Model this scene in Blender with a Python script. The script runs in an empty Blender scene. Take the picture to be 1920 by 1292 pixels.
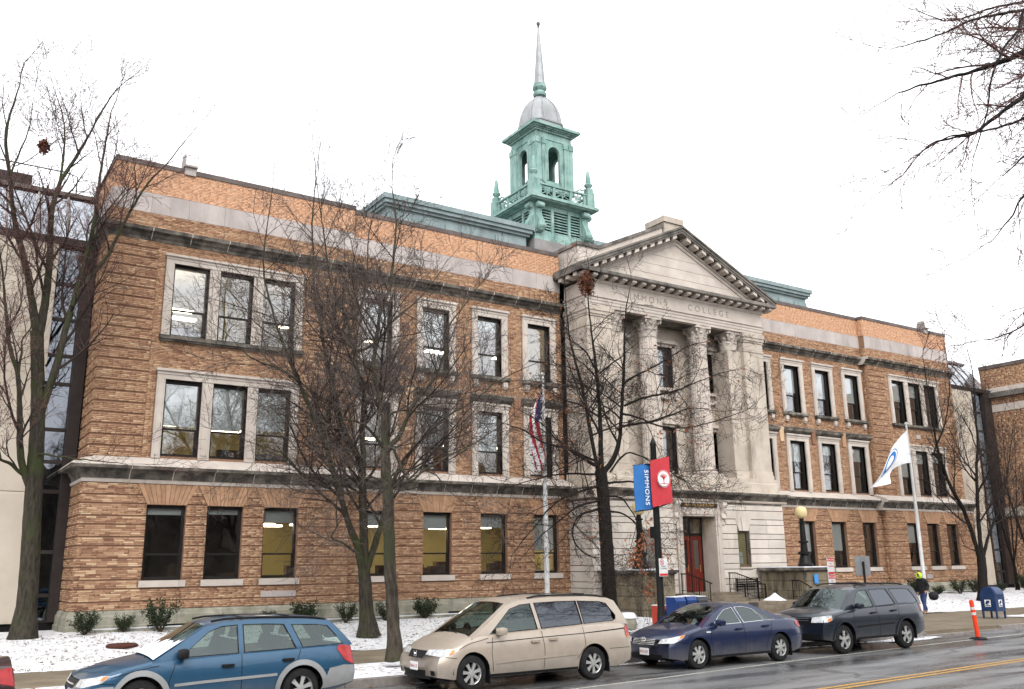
import bpy, bmesh, math, random
import numpy as np
from mathutils import Vector, Matrix, geometry
random.seed(7); RNG = np.random.default_rng(11)
SC = bpy.context.scene; COL = SC.collection
R_ = math.radians
# ------------------------------------------------------------------ camera
cam_d = bpy.data.cameras.new('camera'); cam = bpy.data.objects.new('camera', cam_d); COL.objects.link(cam)
cam_d.sensor_width = 36.0; cam_d.lens = 36.0 * 1699.84 / 1920.0; cam_d.clip_end = 2000; cam_d.clip_start = 0.1
_y, _p, _r = 0.5849, 0.2397, -0.0130
_F = Vector((math.sin(_y)*math.cos(_p), math.cos(_y)*math.cos(_p), math.sin(_p)))
_R = Vector((math.cos(_y), -math.sin(_y), 0)); _U = _R.cross(_F)
_R2 = _R*math.cos(_r) + _U*math.sin(_r); _U2 = _U*math.cos(_r) - _R*math.sin(_r)
cam.matrix_world = Matrix(((_R2.x, _U2.x, -_F.x, 0.0), (_R2.y, _U2.y, -_F.y, 0.0), (_R2.z, _U2.z, -_F.z, 2.35), (0, 0, 0, 1)))
SC.camera = cam
# ------------------------------------------------------------------ overcast winter sky and a weak, very soft sun
SUN_EL, SUN_AZ = R_(42), R_(205)           # azimuth measured from +Y towards +X
world = bpy.data.worlds.new('World'); SC.world = world; world.use_nodes = True
_n = world.node_tree.nodes; _l = world.node_tree.links
_bg = _n['Background']; _bg.inputs['Strength'].default_value = 0.15
_sky = _n.new('ShaderNodeTexSky'); _sky.sky_type = 'NISHITA'; _sky.sun_disc = False
_sky.sun_elevation = SUN_EL; _sky.sun_rotation = SUN_AZ; _sky.air_density = 1.0; _sky.dust_density = 6.0; _sky.ozone_density = 1.0
_hs = _n.new('ShaderNodeHueSaturation'); _hs.inputs['Saturation'].default_value = 0.10
_mx = _n.new('ShaderNodeMix'); _mx.data_type = 'RGBA'; _mx.inputs['Factor'].default_value = 0.75
_mx.inputs['B'].default_value = (5.6, 5.7, 5.9, 1)      # an even cloud deck over the clear-sky gradient
_l.new(_sky.outputs[0], _hs.inputs['Color']); _l.new(_hs.outputs[0], _mx.inputs['A'])
_l.new(_mx.outputs['Result'], _bg.inputs['Color'])
sun_d = bpy.data.lights.new('sun', 'SUN'); sun_d.energy = 0.6; sun_d.angle = R_(30); sun_d.color = (1.0, 0.96, 0.90)
sun = bpy.data.objects.new('sun', sun_d); COL.objects.link(sun); sun.location = (0, -20, 40)
_sd = Vector((math.sin(SUN_AZ)*math.cos(SUN_EL), math.cos(SUN_AZ)*math.cos(SUN_EL), math.sin(SUN_EL)))
sun.rotation_euler = (-_sd).to_track_quat('-Z', 'Y').to_euler()
SC.view_settings.view_transform = 'Standard'; SC.view_settings.look = 'None'
SC.view_settings.exposure = 1.4; SC.view_settings.gamma = 1.0; SC.view_settings.use_curve_mapping = False
SC.cycles.use_denoising = True; SC.cycles.max_bounces = 8; SC.cycles.diffuse_bounces = 3; SC.cycles.glossy_bounces = 3
SC.cycles.transparent_max_bounces = 12; SC.cycles.transmission_bounces = 4; SC.cycles.sample_clamp_indirect = 6.0
SC.cycles.caustics_reflective = False; SC.cycles.caustics_refractive = False
# ------------------------------------------------------------------ material helpers
def nodes_of(name):
    m = bpy.data.materials.new(name); m.use_nodes = True
    nt = m.node_tree; return m, nt, nt.nodes, nt.links, nt.nodes['Principled BSDF']
def ramp(n, stops, interp='LINEAR'):
    r = n.new('ShaderNodeValToRGB'); cr = r.color_ramp; cr.interpolation = interp
    while len(cr.elements) < len(stops): cr.elements.new(0.5)
    for e, (p, c) in zip(cr.elements, stops):
        e.position = p; e.color = (c[0], c[1], c[2], 1) if not isinstance(c, (int, float)) else (c, c, c, 1)
    return r
def coords(n, l, kind, scale=(1, 1, 1)):
    if kind == 'pos': out = n.new('ShaderNodeNewGeometry').outputs['Position']
    else: out = n.new('ShaderNodeTexCoord').outputs['Object']
    mp = n.new('ShaderNodeMapping'); mp.inputs['Scale'].default_value = scale
    l.new(out, mp.inputs['Vector']); return mp.outputs['Vector']
def noise(n, l, vec, scale, detail=4, rough=0.55):
    t = n.new('ShaderNodeTexNoise'); t.inputs['Scale'].default_value = scale; t.inputs['Detail'].default_value = detail
    t.inputs['Roughness'].default_value = rough; l.new(vec, t.inputs['Vector']); return t.outputs['Fac']
def mixc(n, l, fac, a, b, blend='MIX'):
    m = n.new('ShaderNodeMix'); m.data_type = 'RGBA'; m.blend_type = blend
    if isinstance(fac, (int, float)): m.inputs['Factor'].default_value = fac
    else: l.new(fac, m.inputs['Factor'])
    for k, v in (('A', a), ('B', b)):
        if isinstance(v, tuple): m.inputs[k].default_value = (*v[:3], 1)
        else: l.new(v, m.inputs[k])
    return m.outputs['Result']
def simple(name, c1, c2=None, scale=3.0, rough=0.7, metal=0.0, spec=0.18, bump=0.0, kind='pos', stretch=(1, 1, 1), lo=0.35, hi=0.65,
           streak=None, coat=0.0, rough2=None, bscale=None, rnd=0.0):
    m, nt, n, l, b = nodes_of(name)
    b.inputs['Roughness'].default_value = rough; b.inputs['Metallic'].default_value = metal
    b.inputs['Specular IOR Level'].default_value = spec; b.inputs['Coat Weight'].default_value = coat
    if coat: b.inputs['Coat Roughness'].default_value = 0.06
    if c2 is None and not streak and not bump and not rnd:
        b.inputs['Base Color'].default_value = (*c1, 1); return m
    v = coords(n, l, kind, stretch); f = noise(n, l, v, scale)
    r = ramp(n, [(lo, 0.0), (hi, 1.0)]); l.new(f, r.inputs['Fac'])
    col = mixc(n, l, r.outputs['Color'], c1, c2 or c1)
    if streak:                                     # dark grime that runs down the face: (colour, scale, threshold, softness)
        sc, ss, th, sf = streak
        v2 = coords(n, l, kind, (1, 1, 0.22)); f2 = noise(n, l, v2, ss, 6, 0.65)
        r2 = ramp(n, [(th, 0.0), (min(0.99, th + sf), 1.0)]); l.new(f2, r2.inputs['Fac'])
        col = mixc(n, l, r2.outputs['Color'], col, sc)
    if rnd:
        oi = n.new('ShaderNodeObjectInfo'); mr = n.new('ShaderNodeMapRange'); mr.inputs['To Min'].default_value = 1 - rnd; mr.inputs['To Max'].default_value = 1 + rnd*0.6
        l.new(oi.outputs['Random'], mr.inputs['Value'])
        col = mixc(n, l, 1.0, col, mr.outputs['Result'], 'MULTIPLY')
    l.new(col, b.inputs['Base Color'])
    if rough2 is not None:
        mr = n.new('ShaderNodeMapRange'); mr.inputs['To Min'].default_value = rough; mr.inputs['To Max'].default_value = rough2
        l.new(r.outputs['Color'], mr.inputs['Value']); l.new(mr.outputs['Result'], b.inputs['Roughness'])
    if bump:
        f3 = noise(n, l, v, bscale or scale*6, 5)
        bp = n.new('ShaderNodeBump'); bp.inputs['Strength'].default_value = bump; bp.inputs['Distance'].default_value = 0.03
        l.new(f3, bp.inputs['Height']); l.new(bp.outputs['Normal'], b.inputs['Normal'])
    return m
MT = {}
LIME = (0.45, 0.395, 0.335); LIME2 = (0.37, 0.32, 0.27)
MT['stone'] = simple('limestone', LIME, LIME2, 1.3, 0.85, bump=0.15, streak=((0.12, 0.105, 0.085), 1.3, 0.55, 0.25), rnd=0.12)
MT['stone_clean'] = simple('limestone_trim', (0.47, 0.42, 0.375), (0.40, 0.35, 0.31), 1.6, 0.85, bump=0.12, rnd=0.08, streak=((0.22, 0.19, 0.16), 1.4, 0.60, 0.22))
MT['stone_pale'] = simple('washed_limestone', (0.52, 0.47, 0.42), (0.43, 0.385, 0.335), 1.2, 0.85, bump=0.15, streak=((0.16, 0.15, 0.13), 0.9, 0.64, 0.2), rnd=0.09)
MT['soot'] = simple('sooty_stone', (0.06, 0.054, 0.047), (0.25, 0.225, 0.19), 2.2, 0.9, bump=0.2, lo=0.42, hi=0.75, rnd=0.15)  # soot on ledges and cornice; on the belt coves also painted shade
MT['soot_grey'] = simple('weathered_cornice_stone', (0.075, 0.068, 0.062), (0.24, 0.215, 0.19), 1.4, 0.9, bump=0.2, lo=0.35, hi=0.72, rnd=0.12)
MT['step'] = simple('worn_brown_step_stone', (0.20, 0.165, 0.125), (0.13, 0.105, 0.078), 1.6, 0.6, bump=0.2, rnd=0.15, streak=((0.07, 0.055, 0.04), 1.2, 0.55, 0.2))
MT['pier_stone'] = simple('stained_pier_stone', (0.235, 0.20, 0.14), (0.15, 0.125, 0.085), 1.2, 0.85, bump=0.25, rnd=0.12, streak=((0.028, 0.025, 0.02), 1.5, 0.47, 0.18))
MT['mossy'] = simple('mossy_base_stone', (0.30, 0.285, 0.235), (0.17, 0.165, 0.12), 1.5, 0.9, bump=0.25, streak=((0.06, 0.06, 0.042), 1.4, 0.52, 0.25), rnd=0.12)
MT['panel'] = simple('grey_frieze_slab', (0.40, 0.355, 0.335), (0.34, 0.30, 0.285), 1.5, 0.8, bump=0.08, streak=((0.27, 0.235, 0.22), 1.6, 0.50, 0.2), rnd=0.10)
MT['copper'] = simple('verdigris_copper', (0.165, 0.285, 0.255), (0.26, 0.375, 0.34), 1.6, 0.7, bump=0.15, streak=((0.085, 0.13, 0.12), 2.6, 0.50, 0.2))
MT['copper_grey'] = simple('dull_verdigris', (0.16, 0.205, 0.21), (0.22, 0.27, 0.275), 1.2, 0.7, bump=0.1, streak=((0.12, 0.14, 0.145), 1.5, 0.55, 0.2))
MT['copper_dark'] = simple('dark_recess_metal', (0.018, 0.026, 0.023), (0.03, 0.04, 0.035), 2.0, 0.8)
MT['lead'] = simple('lead_roofing', (0.24, 0.245, 0.25), (0.31, 0.32, 0.325), 1.5, 0.5, metal=0.25, streak=((0.20, 0.24, 0.23), 2.0, 0.58, 0.2))
MT['roofing'] = simple('tower_plinth_roofing', (0.17, 0.16, 0.155), (0.23, 0.22, 0.215), 1.5, 0.8)
MT['coping'] = simple('brown_metal_coping', (0.085, 0.068, 0.062), (0.13, 0.105, 0.098), 1.2, 0.5, metal=0.2)
MT['mortar'] = simple('brick_mortar', (0.195, 0.112, 0.073), (0.235, 0.142, 0.092), 2.0, 0.95)
MT['frame'] = simple('dark_window_frame', (0.012, 0.010, 0.009), (0.018, 0.015, 0.014), 4, 0.45)
MT['shade'] = simple('white_roller_shade', (0.78, 0.82, 0.80), (0.72, 0.77, 0.75), 1.0, 0.8)
MT['black'] = simple('black_iron', (0.005, 0.005, 0.005), (0.009, 0.009, 0.009), 5, 0.45)
MT['blackness'] = simple('dark_void', (0.006, 0.006, 0.006), None, rough=0.9)
MT['beige'] = simple('beige_precast_panel', (0.45, 0.395, 0.33), (0.39, 0.34, 0.28), 0.8, 0.85, bump=0.12, bscale=40, rnd=.06, streak=((0.27, 0.235, 0.19), 0.9, 0.55, 0.25))
MT['brown_panel'] = simple('dark_brown_panel', (0.022, 0.016, 0.015), (0.034, 0.026, 0.024), 1.2, 0.5)
MT['snow'] = simple('snow', (0.66, 0.67, 0.70), (0.58, 0.59, 0.63), 3, 0.75, bump=0.4, bscale=14)
MT['wood_red'] = simple('red_door_paint', (0.13, 0.018, 0.012), (0.10, 0.014, 0.010), 6, 0.35, coat=0.3)
MT['wall_yellow'] = simple('yellow_room_paint', (0.52, 0.45, 0.22), (0.47, 0.40, 0.18), 1, 0.8)
MT['wall_cream'] = simple('cream_room_paint', (0.50, 0.43, 0.30), (0.45, 0.39, 0.27), 1, 0.8)
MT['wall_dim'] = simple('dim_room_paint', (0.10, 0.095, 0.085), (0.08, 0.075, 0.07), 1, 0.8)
MT['ceiling'] = simple('white_room_ceiling', (0.6, 0.58, 0.53), None, rough=0.9)
MT['carpet'] = simple('dark_room_floor', (0.12, 0.10, 0.08), None, rough=0.9)
MT['clutter'] = simple('room_furniture', (0.16, 0.09, 0.05), (0.05, 0.045, 0.04), 2.5, 0.6)
MT['green_curtain'] = simple('green_curtain', (0.22, 0.42, 0.04), (0.16, 0.34, 0.03), 6, 0.8)
MT['paper'] = simple('white_paper', (0.75, 0.76, 0.77), None, rough=0.8)
def emit(name, c, s):
    m, nt, n, l, b = nodes_of(name); b.inputs['Base Color'].default_value = (*c, 1)
    b.inputs['Emission Color'].default_value = (*c, 1); b.inputs['Emission Strength'].default_value = s; return m
MT['lamp'] = emit('lit_ceiling_lamp', (1.0, 0.85, 0.60), 6.5)
def glass(name, tint, refl, fac_base=0.06, rough=0.02):
    m, nt, n, l, b = nodes_of(name); n.remove(b)
    tr = n.new('ShaderNodeBsdfTransparent'); tr.inputs['Color'].default_value = (*tint, 1)
    gl = n.new('ShaderNodeBsdfGlossy'); gl.inputs['Roughness'].default_value = rough; gl.inputs['Color'].default_value = (*refl, 1)
    lw = n.new('ShaderNodeFresnel'); lw.inputs['IOR'].default_value = 1.5
    ad = n.new('ShaderNodeMath'); ad.operation = 'MULTIPLY_ADD'; ad.inputs[1].default_value = 1.5; ad.inputs[2].default_value = fac_base; ad.use_clamp = True
    mx = n.new('ShaderNodeMixShader'); l.new(lw.outputs[0], ad.inputs[0]); l.new(ad.outputs[0], mx.inputs[0])
    # slightly wavy old panes
    v = coords(n, l, 'pos'); f = noise(n, l, v, 0.9, 2); bp = n.new('ShaderNodeBump'); bp.inputs['Strength'].default_value = 0.25; bp.inputs['Distance'].default_value = 0.02
    l.new(f, bp.inputs['Height']); l.new(bp.outputs['Normal'], gl.inputs['Normal'])
    l.new(tr.outputs[0], mx.inputs[1]); l.new(gl.outputs[0], mx.inputs[2]); l.new(mx.outputs[0], n['Material Output'].inputs['Surface']); return m
MT['glass'] = glass('window_glass', (0.96, 0.98, 0.97), (0.95, 0.97, 1.0), 0.20)
MT['glass_dark'] = glass('connector_glass', (0.10, 0.11, 0.12), (0.8, 0.85, 0.95), 0.12)
MT['glass_car'] = glass('car_glass', (0.40, 0.48, 0.44), (0.80, 0.92, 0.90), 0.03)
MT['glass_tint'] = glass('tinted_car_glass', (0.06, 0.065, 0.075), (0.75, 0.8, 0.9), 0.05)
# brick: the tone of every brick comes from its own random number
BR = [(0.0, (0.18, 0.09, 0.059)), (0.25, (0.278, 0.157, 0.098)), (0.5, (0.348, 0.208, 0.128)), (0.75, (0.405, 0.254, 0.157)), (1.0, (0.52, 0.375, 0.242))]
BN = [(0.0, (0.49, 0.27, 0.165)), (0.5, (0.54, 0.315, 0.195)), (1.0, (0.58, 0.36, 0.235))]
def brick_mat(name, src):
    m, nt, n, l, b = nodes_of(name); b.inputs['Roughness'].default_value = 0.88; b.inputs['Specular IOR Level'].default_value = 0.15
    if src == 'attr':
        a = n.new('ShaderNodeAttribute'); a.attribute_name = 'rnd'; fac = a.outputs['Fac']
    else: fac = n.new('ShaderNodeObjectInfo').outputs['Random']
    r1 = ramp(n, BR); l.new(fac, r1.inputs['Fac']); col = r1.outputs['Color']
    if src == 'attr':
        t = n.new('ShaderNodeAttribute'); t.attribute_name = 'tone'
        r2 = ramp(n, BN); l.new(fac, r2.inputs['Fac']); col = mixc(n, l, t.outputs['Fac'], col, r2.outputs['Color'])
    v = coords(n, l, 'pos'); f = noise(n, l, v, 9, 4); rr = ramp(n, [(0.3, 0.86), (0.7, 1.08)]); l.new(f, rr.inputs['Fac'])
    col = mixc(n, l, 1.0, col, rr.outputs['Color'], 'MULTIPLY')
    v2 = coords(n, l, 'pos', (1, 1, 0.3)); f2 = noise(n, l, v2, 0.55, 5, 0.6); r3 = ramp(n, [(0.55, 0.0), (0.78, 0.35)]); l.new(f2, r3.inputs['Fac'])
    col = mixc(n, l, r3.outputs['Color'], col, (0.11, 0.062, 0.036))
    l.new(col, b.inputs['Base Color'])
    bp = n.new('ShaderNodeBump'); bp.inputs['Strength'].default_value = 0.3; bp.inputs['Distance'].default_value = 0.01
    f4 = noise(n, l, v, 45, 3); l.new(f4, bp.inputs['Height']); l.new(bp.outputs['Normal'], b.inputs['Normal']); return m
MT['brick_arch'] = simple('arch_brick', (0.375, 0.228, 0.14), (0.30, 0.175, 0.106), 5, 0.88, bump=0.2, rnd=0.16)
MT['brick'] = brick_mat('roman_brick', 'attr'); MT['brick_obj'] = brick_mat('roman_brick_single', 'obj')
# ------------------------------------------------------------------ mesh helpers
class MB:
    def __init__(s): s.v = []; s.f = []; s.m = []
    def add(s, vs, fs, mi=0):
        o = len(s.v); s.v += [tuple(p) for p in vs]; s.f += [tuple(i+o for i in f) for f in fs]; s.m += [mi]*len(fs); return s
    def box(s, x0, x1, y0, y1, z0, z1, mi=0):
        return s.add([(x0,y0,z0),(x1,y0,z0),(x1,y1,z0),(x0,y1,z0),(x0,y0,z1),(x1,y0,z1),(x1,y1,z1),(x0,y1,z1)],
                     [(0,3,2,1),(4,5,6,7),(0,1,5,4),(1,2,6,5),(2,3,7,6),(3,0,4,7)], mi)
    def prism(s, pts, ax, a, b, mi=0, medge=None):
        n = len(pts)
        def P(p, t): return (t, p[0], p[1]) if ax == 'x' else ((p[0], t, p[1]) if ax == 'y' else (p[0], p[1], t))
        o = len(s.v); s.v += [P(p, a) for p in pts] + [P(p, b) for p in pts]
        s.f.append(tuple(o+i for i in range(n))); s.m.append(mi); s.f.append(tuple(o+n+i for i in range(n-1, -1, -1))); s.m.append(mi)
        for i in range(n):
            j = (i+1) % n; s.f.append((o+i, o+n+i, o+n+j, o+j)); s.m.append(medge[i] if medge else mi)
        return s
    def quad(s, a, b, c, d, mi=0): return s.add([a, b, c, d], [(0, 1, 2, 3)], mi)
    def tube(s, path, rad, n=6, mi=0, closed=False):
        path = [Vector(p) for p in path]; k = len(path); rad = rad if isinstance(rad, (list, tuple)) else [rad]*k
        o = len(s.v); up = None
        for i in range(k):
            t = (path[min(i+1, k-1)] - path[max(i-1, 0)])
            if t.length < 1e-9: t = Vector((0, 0, 1))
            t.normalize()
            if up is None: up = Vector((0, 0, 1)) if abs(t.z) < 0.9 else Vector((1, 0, 0))
            u = (up - t*up.dot(t)); u = u.normalized() if u.length > 1e-6 else t.orthogonal().normalized(); up = u; w = t.cross(u)
            for j in range(n):
                a = 2*math.pi*j/n; s.v.append(tuple(path[i] + (u*math.cos(a) + w*math.sin(a))*rad[i]))
        for i in range(k-1):
            for j in range(n):
                j2 = (j+1) % n; s.f.append((o+i*n+j, o+i*n+j2, o+(i+1)*n+j2, o+(i+1)*n+j)); s.m.append(mi)
        s.f.append(tuple(o+j for j in range(n-1, -1, -1))); s.f.append(tuple(o+(k-1)*n+j for j in range(n))); s.m += [mi, mi]; return s
    def lathe(s, prof, c, n=16, mi=0, ax='z', a0=0.0, fn=None, cap=True):
        o = len(s.v)
        for r, z in prof:
            for j in range(n):
                a = a0 + 2*math.pi*j/n; q = r*(fn(a, z) if fn else 1.0)
                x, y = q*math.cos(a), q*math.sin(a)
                s.v.append((c[0]+x, c[1]+y, c[2]+z) if ax == 'z' else ((c[0]+x, c[1]+z, c[2]+y) if ax == 'y' else (c[0]+z, c[1]+x, c[2]+y)))
        for i in range(len(prof)-1):
            for j in range(n):
                j2 = (j+1) % n; s.f.append((o+i*n+j, o+i*n+j2, o+(i+1)*n+j2, o+(i+1)*n+j)); s.m.append(mi)
        if cap: s.f.append(tuple(o+j for j in range(n-1, -1, -1))); k = len(prof)-1; s.f.append(tuple(o+k*n+j for j in range(n))); s.m += [mi, mi]
        return s
    def mesh(s, name, mats, smooth=False):
        me = bpy.data.meshes.new(name); me.from_pydata(s.v, [], s.f)
        mats = mats if isinstance(mats, (list, tuple)) else [mats]
        for k in mats: me.materials.append(MT[k] if isinstance(k, str) else k)
        if len(mats) > 1: me.polygons.foreach_set('material_index', s.m)
        if smooth:
            bm = bmesh.new(); bm.from_mesh(me); bmesh.ops.remove_doubles(bm, verts=bm.verts, dist=1e-5)
            bmesh.ops.recalc_face_normals(bm, faces=bm.faces); bm.to_mesh(me); bm.free()
            me.polygons.foreach_set('use_smooth', [True]*len(me.polygons))
            me.set_sharp_from_angle(angle=R_(smooth if not isinstance(smooth, bool) else 40))
        me.update(); return me
    def build(s, name, mats, parent=None, smooth=False):
        return put(name, s.mesh(name, mats, smooth), parent)
def put(name, me, parent=None):
    o = bpy.data.objects.new(name, me); COL.objects.link(o)
    if parent is not None: adopt(o, parent)
    return o
def adopt(o, parent):
    o.parent = parent
    if parent.type == 'EMPTY': o.matrix_parent_inverse = Matrix.Translation(-parent.location) if not parent.get('_local') else Matrix()
def root(name, loc, label, cat, group=None, local=False):
    o = bpy.data.objects.new(name, None); COL.objects.link(o); o.location = loc; o.empty_display_size = 0.3
    o['label'] = label; o['category'] = cat
    if group: o['group'] = group
    if local: o['_local'] = 1
    return o
def tag(o, label, cat, group=None):
    o['label'] = label; o['category'] = cat
    if group: o['group'] = group
    return o
def struct(o, kind='structure'): o['kind'] = kind; return o
_cube = MB().box(-.5, .5, -.5, .5, -.5, .5)
CUBE = {}
def block(name, x0, x1, y0, y1, z0, z1, mat, parent):        # one stone or slab: shared unit mesh, own size
    if mat not in CUBE:
        me = _cube.mesh('block_'+mat, mat); bm = bmesh.new(); bm.from_mesh(me)
        bmesh.ops.bevel(bm, geom=bm.edges[:], offset=0.018, segments=1, affect='EDGES'); bm.to_mesh(me); bm.free(); CUBE[mat] = me
    o = bpy.data.objects.new(name, CUBE[mat]); COL.objects.link(o); adopt(o, parent)
    o.location = ((x0+x1)/2, (y0+y1)/2, (z0+z1)/2); o.scale = (x1-x0, y1-y0, z1-z0); return o
def text_mesh(s, size, depth, mat, xf, name, parent, align='CENTER', spacing=1.0, bold=0.0):
    c = bpy.data.curves.new(name, 'FONT'); c.body = s; c.size = size; c.extrude = depth; c.align_x = align; c.space_character = spacing; c.offset = bold
    t = bpy.data.objects.new('tmp_text', c); COL.objects.link(t); bpy.context.view_layer.update()
    me = bpy.data.meshes.new_from_object(t.evaluated_get(bpy.context.evaluated_depsgraph_get())); bpy.data.objects.remove(t)
    me.transform(xf); me.materials.clear(); me.materials.append(MT[mat]); me.name = name
    return put(name, me, parent)
def pip(p, poly):
    x, y = p; c = False; j = len(poly)-1
    for i in range(len(poly)):
        xi, yi = poly[i]; xj, yj = poly[j]
        if (yi > y) != (yj > y) and x < (xj-xi)*(y-yi)/(yj-yi)+xi: c = not c
        j = i
    return c
def tri_poly(poly, holes=(), grid=0.1, sub=0.08):            # triangulate an outline with holes; returns 2-D points and triangles
    pts = []; edges = []
    def loop(pl):
        st = len(pts); n = len(pl)
        for i in range(n):
            a = pl[i]; b = pl[(i+1) % n]; d = math.hypot(b[0]-a[0], b[1]-a[1]); k = max(1, int(d/sub)) if sub else 1
            for q in range(k): pts.append((a[0]+(b[0]-a[0])*q/k, a[1]+(b[1]-a[1])*q/k))
        m = len(pts)-st
        for i in range(m): edges.append((st+i, st+(i+1) % m))
    loop(poly)
    for h in holes: loop(h)
    if grid:
        xs = [p[0] for p in poly]; ys = [p[1] for p in poly]; x = min(xs)+grid/2
        while x < max(xs):
            y = min(ys)+grid/2
            while y < max(ys):
                if pip((x, y), poly) and not any(pip((x, y), h) for h in holes): pts.append((x, y))
                y += grid
            x += grid
    vs, es, fs, *_ = geometry.delaunay_2d_cdt([Vector(p) for p in pts], edges, [], 0, 1e-5)
    out = []
    for f in fs:
        cx = sum(vs[i][0] for i in f)/len(f); cy = sum(vs[i][1] for i in f)/len(f)
        if pip((cx, cy), poly) and not any(pip((cx, cy), h) for h in holes): out.append(tuple(f))
    return [(v[0], v[1]) for v in vs], out
# ------------------------------------------------------------------ ground
def asphalt():
    m, nt, n, l, b = nodes_of('wet_asphalt'); v = coords(n, l, 'pos'); vs = coords(n, l, 'pos', (0.25, 1.6, 1))
    f = noise(n, l, v, 55, 3); r = ramp(n, [(0.3, (0.080, 0.080, 0.082)), (0.72, (0.165, 0.165, 0.167))]); l.new(f, r.inputs['Fac'])
    f2 = noise(n, l, vs, 0.55, 5, 0.6); r2 = ramp(n, [(0.40, 0.62), (0.62, 1.25)]); l.new(f2, r2.inputs['Fac'])
    vo = n.new('ShaderNodeTexVoronoi'); vo.feature = 'DISTANCE_TO_EDGE'; vo.inputs['Scale'].default_value = .33
    wv = coords(n, l, 'pos', (.55, 1.0, 1)); nz = n.new('ShaderNodeTexNoise'); nz.inputs['Scale'].default_value = 1.3; nz.inputs['Detail'].default_value = 6; l.new(wv, nz.inputs['Vector'])
    av = n.new('ShaderNodeVectorMath'); av.operation = 'MULTIPLY_ADD'; av.inputs[1].default_value = (.9, .9, 0); l.new(nz.outputs['Color'], av.inputs[0]); l.new(wv, av.inputs[2]); l.new(av.outputs[0], vo.inputs['Vector'])
    rc = ramp(n, [(0.0, .42), (.012, .55), (.02, 1.0)]); l.new(vo.outputs['Distance'], rc.inputs['Fac'])      # cracks in the surface
    cc = mixc(n, l, 1.0, r.outputs['Color'], r2.outputs['Color'], 'MULTIPLY'); l.new(mixc(n, l, 1.0, cc, rc.outputs['Color'], 'MULTIPLY'), b.inputs['Base Color'])
    r3 = ramp(n, [(0.38, 0.16), (0.66, 0.52)]); l.new(f2, r3.inputs['Fac']); l.new(r3.outputs['Color'], b.inputs['Roughness'])
    bp = n.new('ShaderNodeBump'); bp.inputs['Strength'].default_value = 0.35; bp.inputs['Distance'].default_value = 0.012
    f4 = noise(n, l, v, 38, 4); l.new(f4, bp.inputs['Height']); l.new(bp.outputs['Normal'], b.inputs['Normal']); return m
MT['asphalt'] = asphalt()
MT['earth'] = simple('winter_ground', (0.10, 0.09, 0.07), (0.16, 0.15, 0.13), 0.3, 0.9)
MT['paving'] = simple('wet_concrete_paving', (0.135, 0.108, 0.076), (0.175, 0.143, 0.102), 1.1, 0.45, rough2=0.7, bump=0.12, bscale=30, rnd=0.12, streak=((0.095, 0.075, 0.052), 0.8, 0.55, 0.2))
MT['granite'] = simple('granite_kerb', (0.17, 0.15, 0.14), (0.24, 0.22, 0.20), 6, 0.6, bump=0.2, rnd=0.15)
def snowy(name, th):
    m, nt, n, l, b = nodes_of(name); v = coords(n, l, 'pos'); b.inputs['Roughness'].default_value = 0.8; b.inputs['Specular IOR Level'].default_value = .2
    f = noise(n, l, v, 5.5, 8, 0.72); r = ramp(n, [(th, 0.0), (th+0.06, 1.0)]); l.new(f, r.inputs['Fac'])
    f1 = noise(n, l, v, 0.35, 4); r1 = ramp(n, [(0.42, 0.0), (0.68, 1.0)]); l.new(f1, r1.inputs['Fac'])
    g = mixc(n, l, r1.outputs['Color'], (0.16, 0.10, 0.055), (0.12, 0.115, 0.05))
    mu = n.new('ShaderNodeMath'); mu.operation = 'MULTIPLY'; mu.inputs[1].default_value = 0.85; l.new(r.outputs['Color'], mu.inputs[0])
    l.new(mixc(n, l, mu.outputs[0], (0.58, 0.585, 0.605), g), b.inputs['Base Color'])
    bp = n.new('ShaderNodeBump'); bp.inputs['Strength'].default_value = 0.6; bp.inputs['Distance'].default_value = 0.04; bp.invert = True
    l.new(f, bp.inputs['Height']); l.new(bp.outputs['Normal'], b.inputs['Normal']); return m
MT['snow_lawn'] = snowy('patchy_snow_on_grass', 0.55)
MT['snow_thin'] = snowy('thin_trodden_snow', 0.54)
def paint(name, c):
    m, nt, n, l, b = nodes_of(name); v = coords(n, l, 'pos'); f = noise(n, l, v, 16, 6, 0.7); r = ramp(n, [(0.40, 0.0), (0.56, 1.0)]); l.new(f, r.inputs['Fac'])
    l.new(mixc(n, l, r.outputs['Color'], tuple(x*0.38+0.03 for x in c), c), b.inputs['Base Color']); b.inputs['Roughness'].default_value = 0.4; return m
MT['line_white'] = paint('worn_white_paint', (0.46, 0.45, 0.40)); MT['line_yellow'] = paint('worn_yellow_paint', (0.52, 0.27, 0.025))
struct(MB().quad((-600, -400, -.03), (900, -400, -.03), (900, 1200, -.03), (-600, 1200, -.03)).build('ground', 'earth'))
struct(MB().quad((-90, 4, 0), (190, 4, 0), (190, 18.02, 0), (-90, 18.02, 0)).build('road', 'asphalt'))
struct(MB().box(-90, 190, -8, 3.99, -.02, .13).build('pavement_near_side', 'paving'))
def stripe(pts, w, mat, name):
    mb = MB(); p = [Vector((*q, 0.005)) for q in pts]
    for a, b in zip(p[:-1], p[1:]):
        nrm = Vector((-(b-a).y, (b-a).x, 0)).normalized()*w/2; mb.quad(a-nrm, b-nrm, b+nrm, a+nrm)
    return struct(mb.build(name, mat))
stripe([(-30, 13.1), (5, 14.62), (12.3, 15.13), (19, 15.85), (31, 16.7), (60, 17.4)], .11, 'line_white', 'parking_lane_line')
for dy in (-.11, .11):
    stripe([(-20, 9.9+dy), (15.1, 12.0+dy), (23, 12.5+dy), (60, 14.9+dy)], .11, 'line_yellow', 'centre_line')
pav = struct(MB().box(-60, 130, 18.14, 24.12, -.02, .10).build('pavement', 'paving'))
x = -12.0
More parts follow.
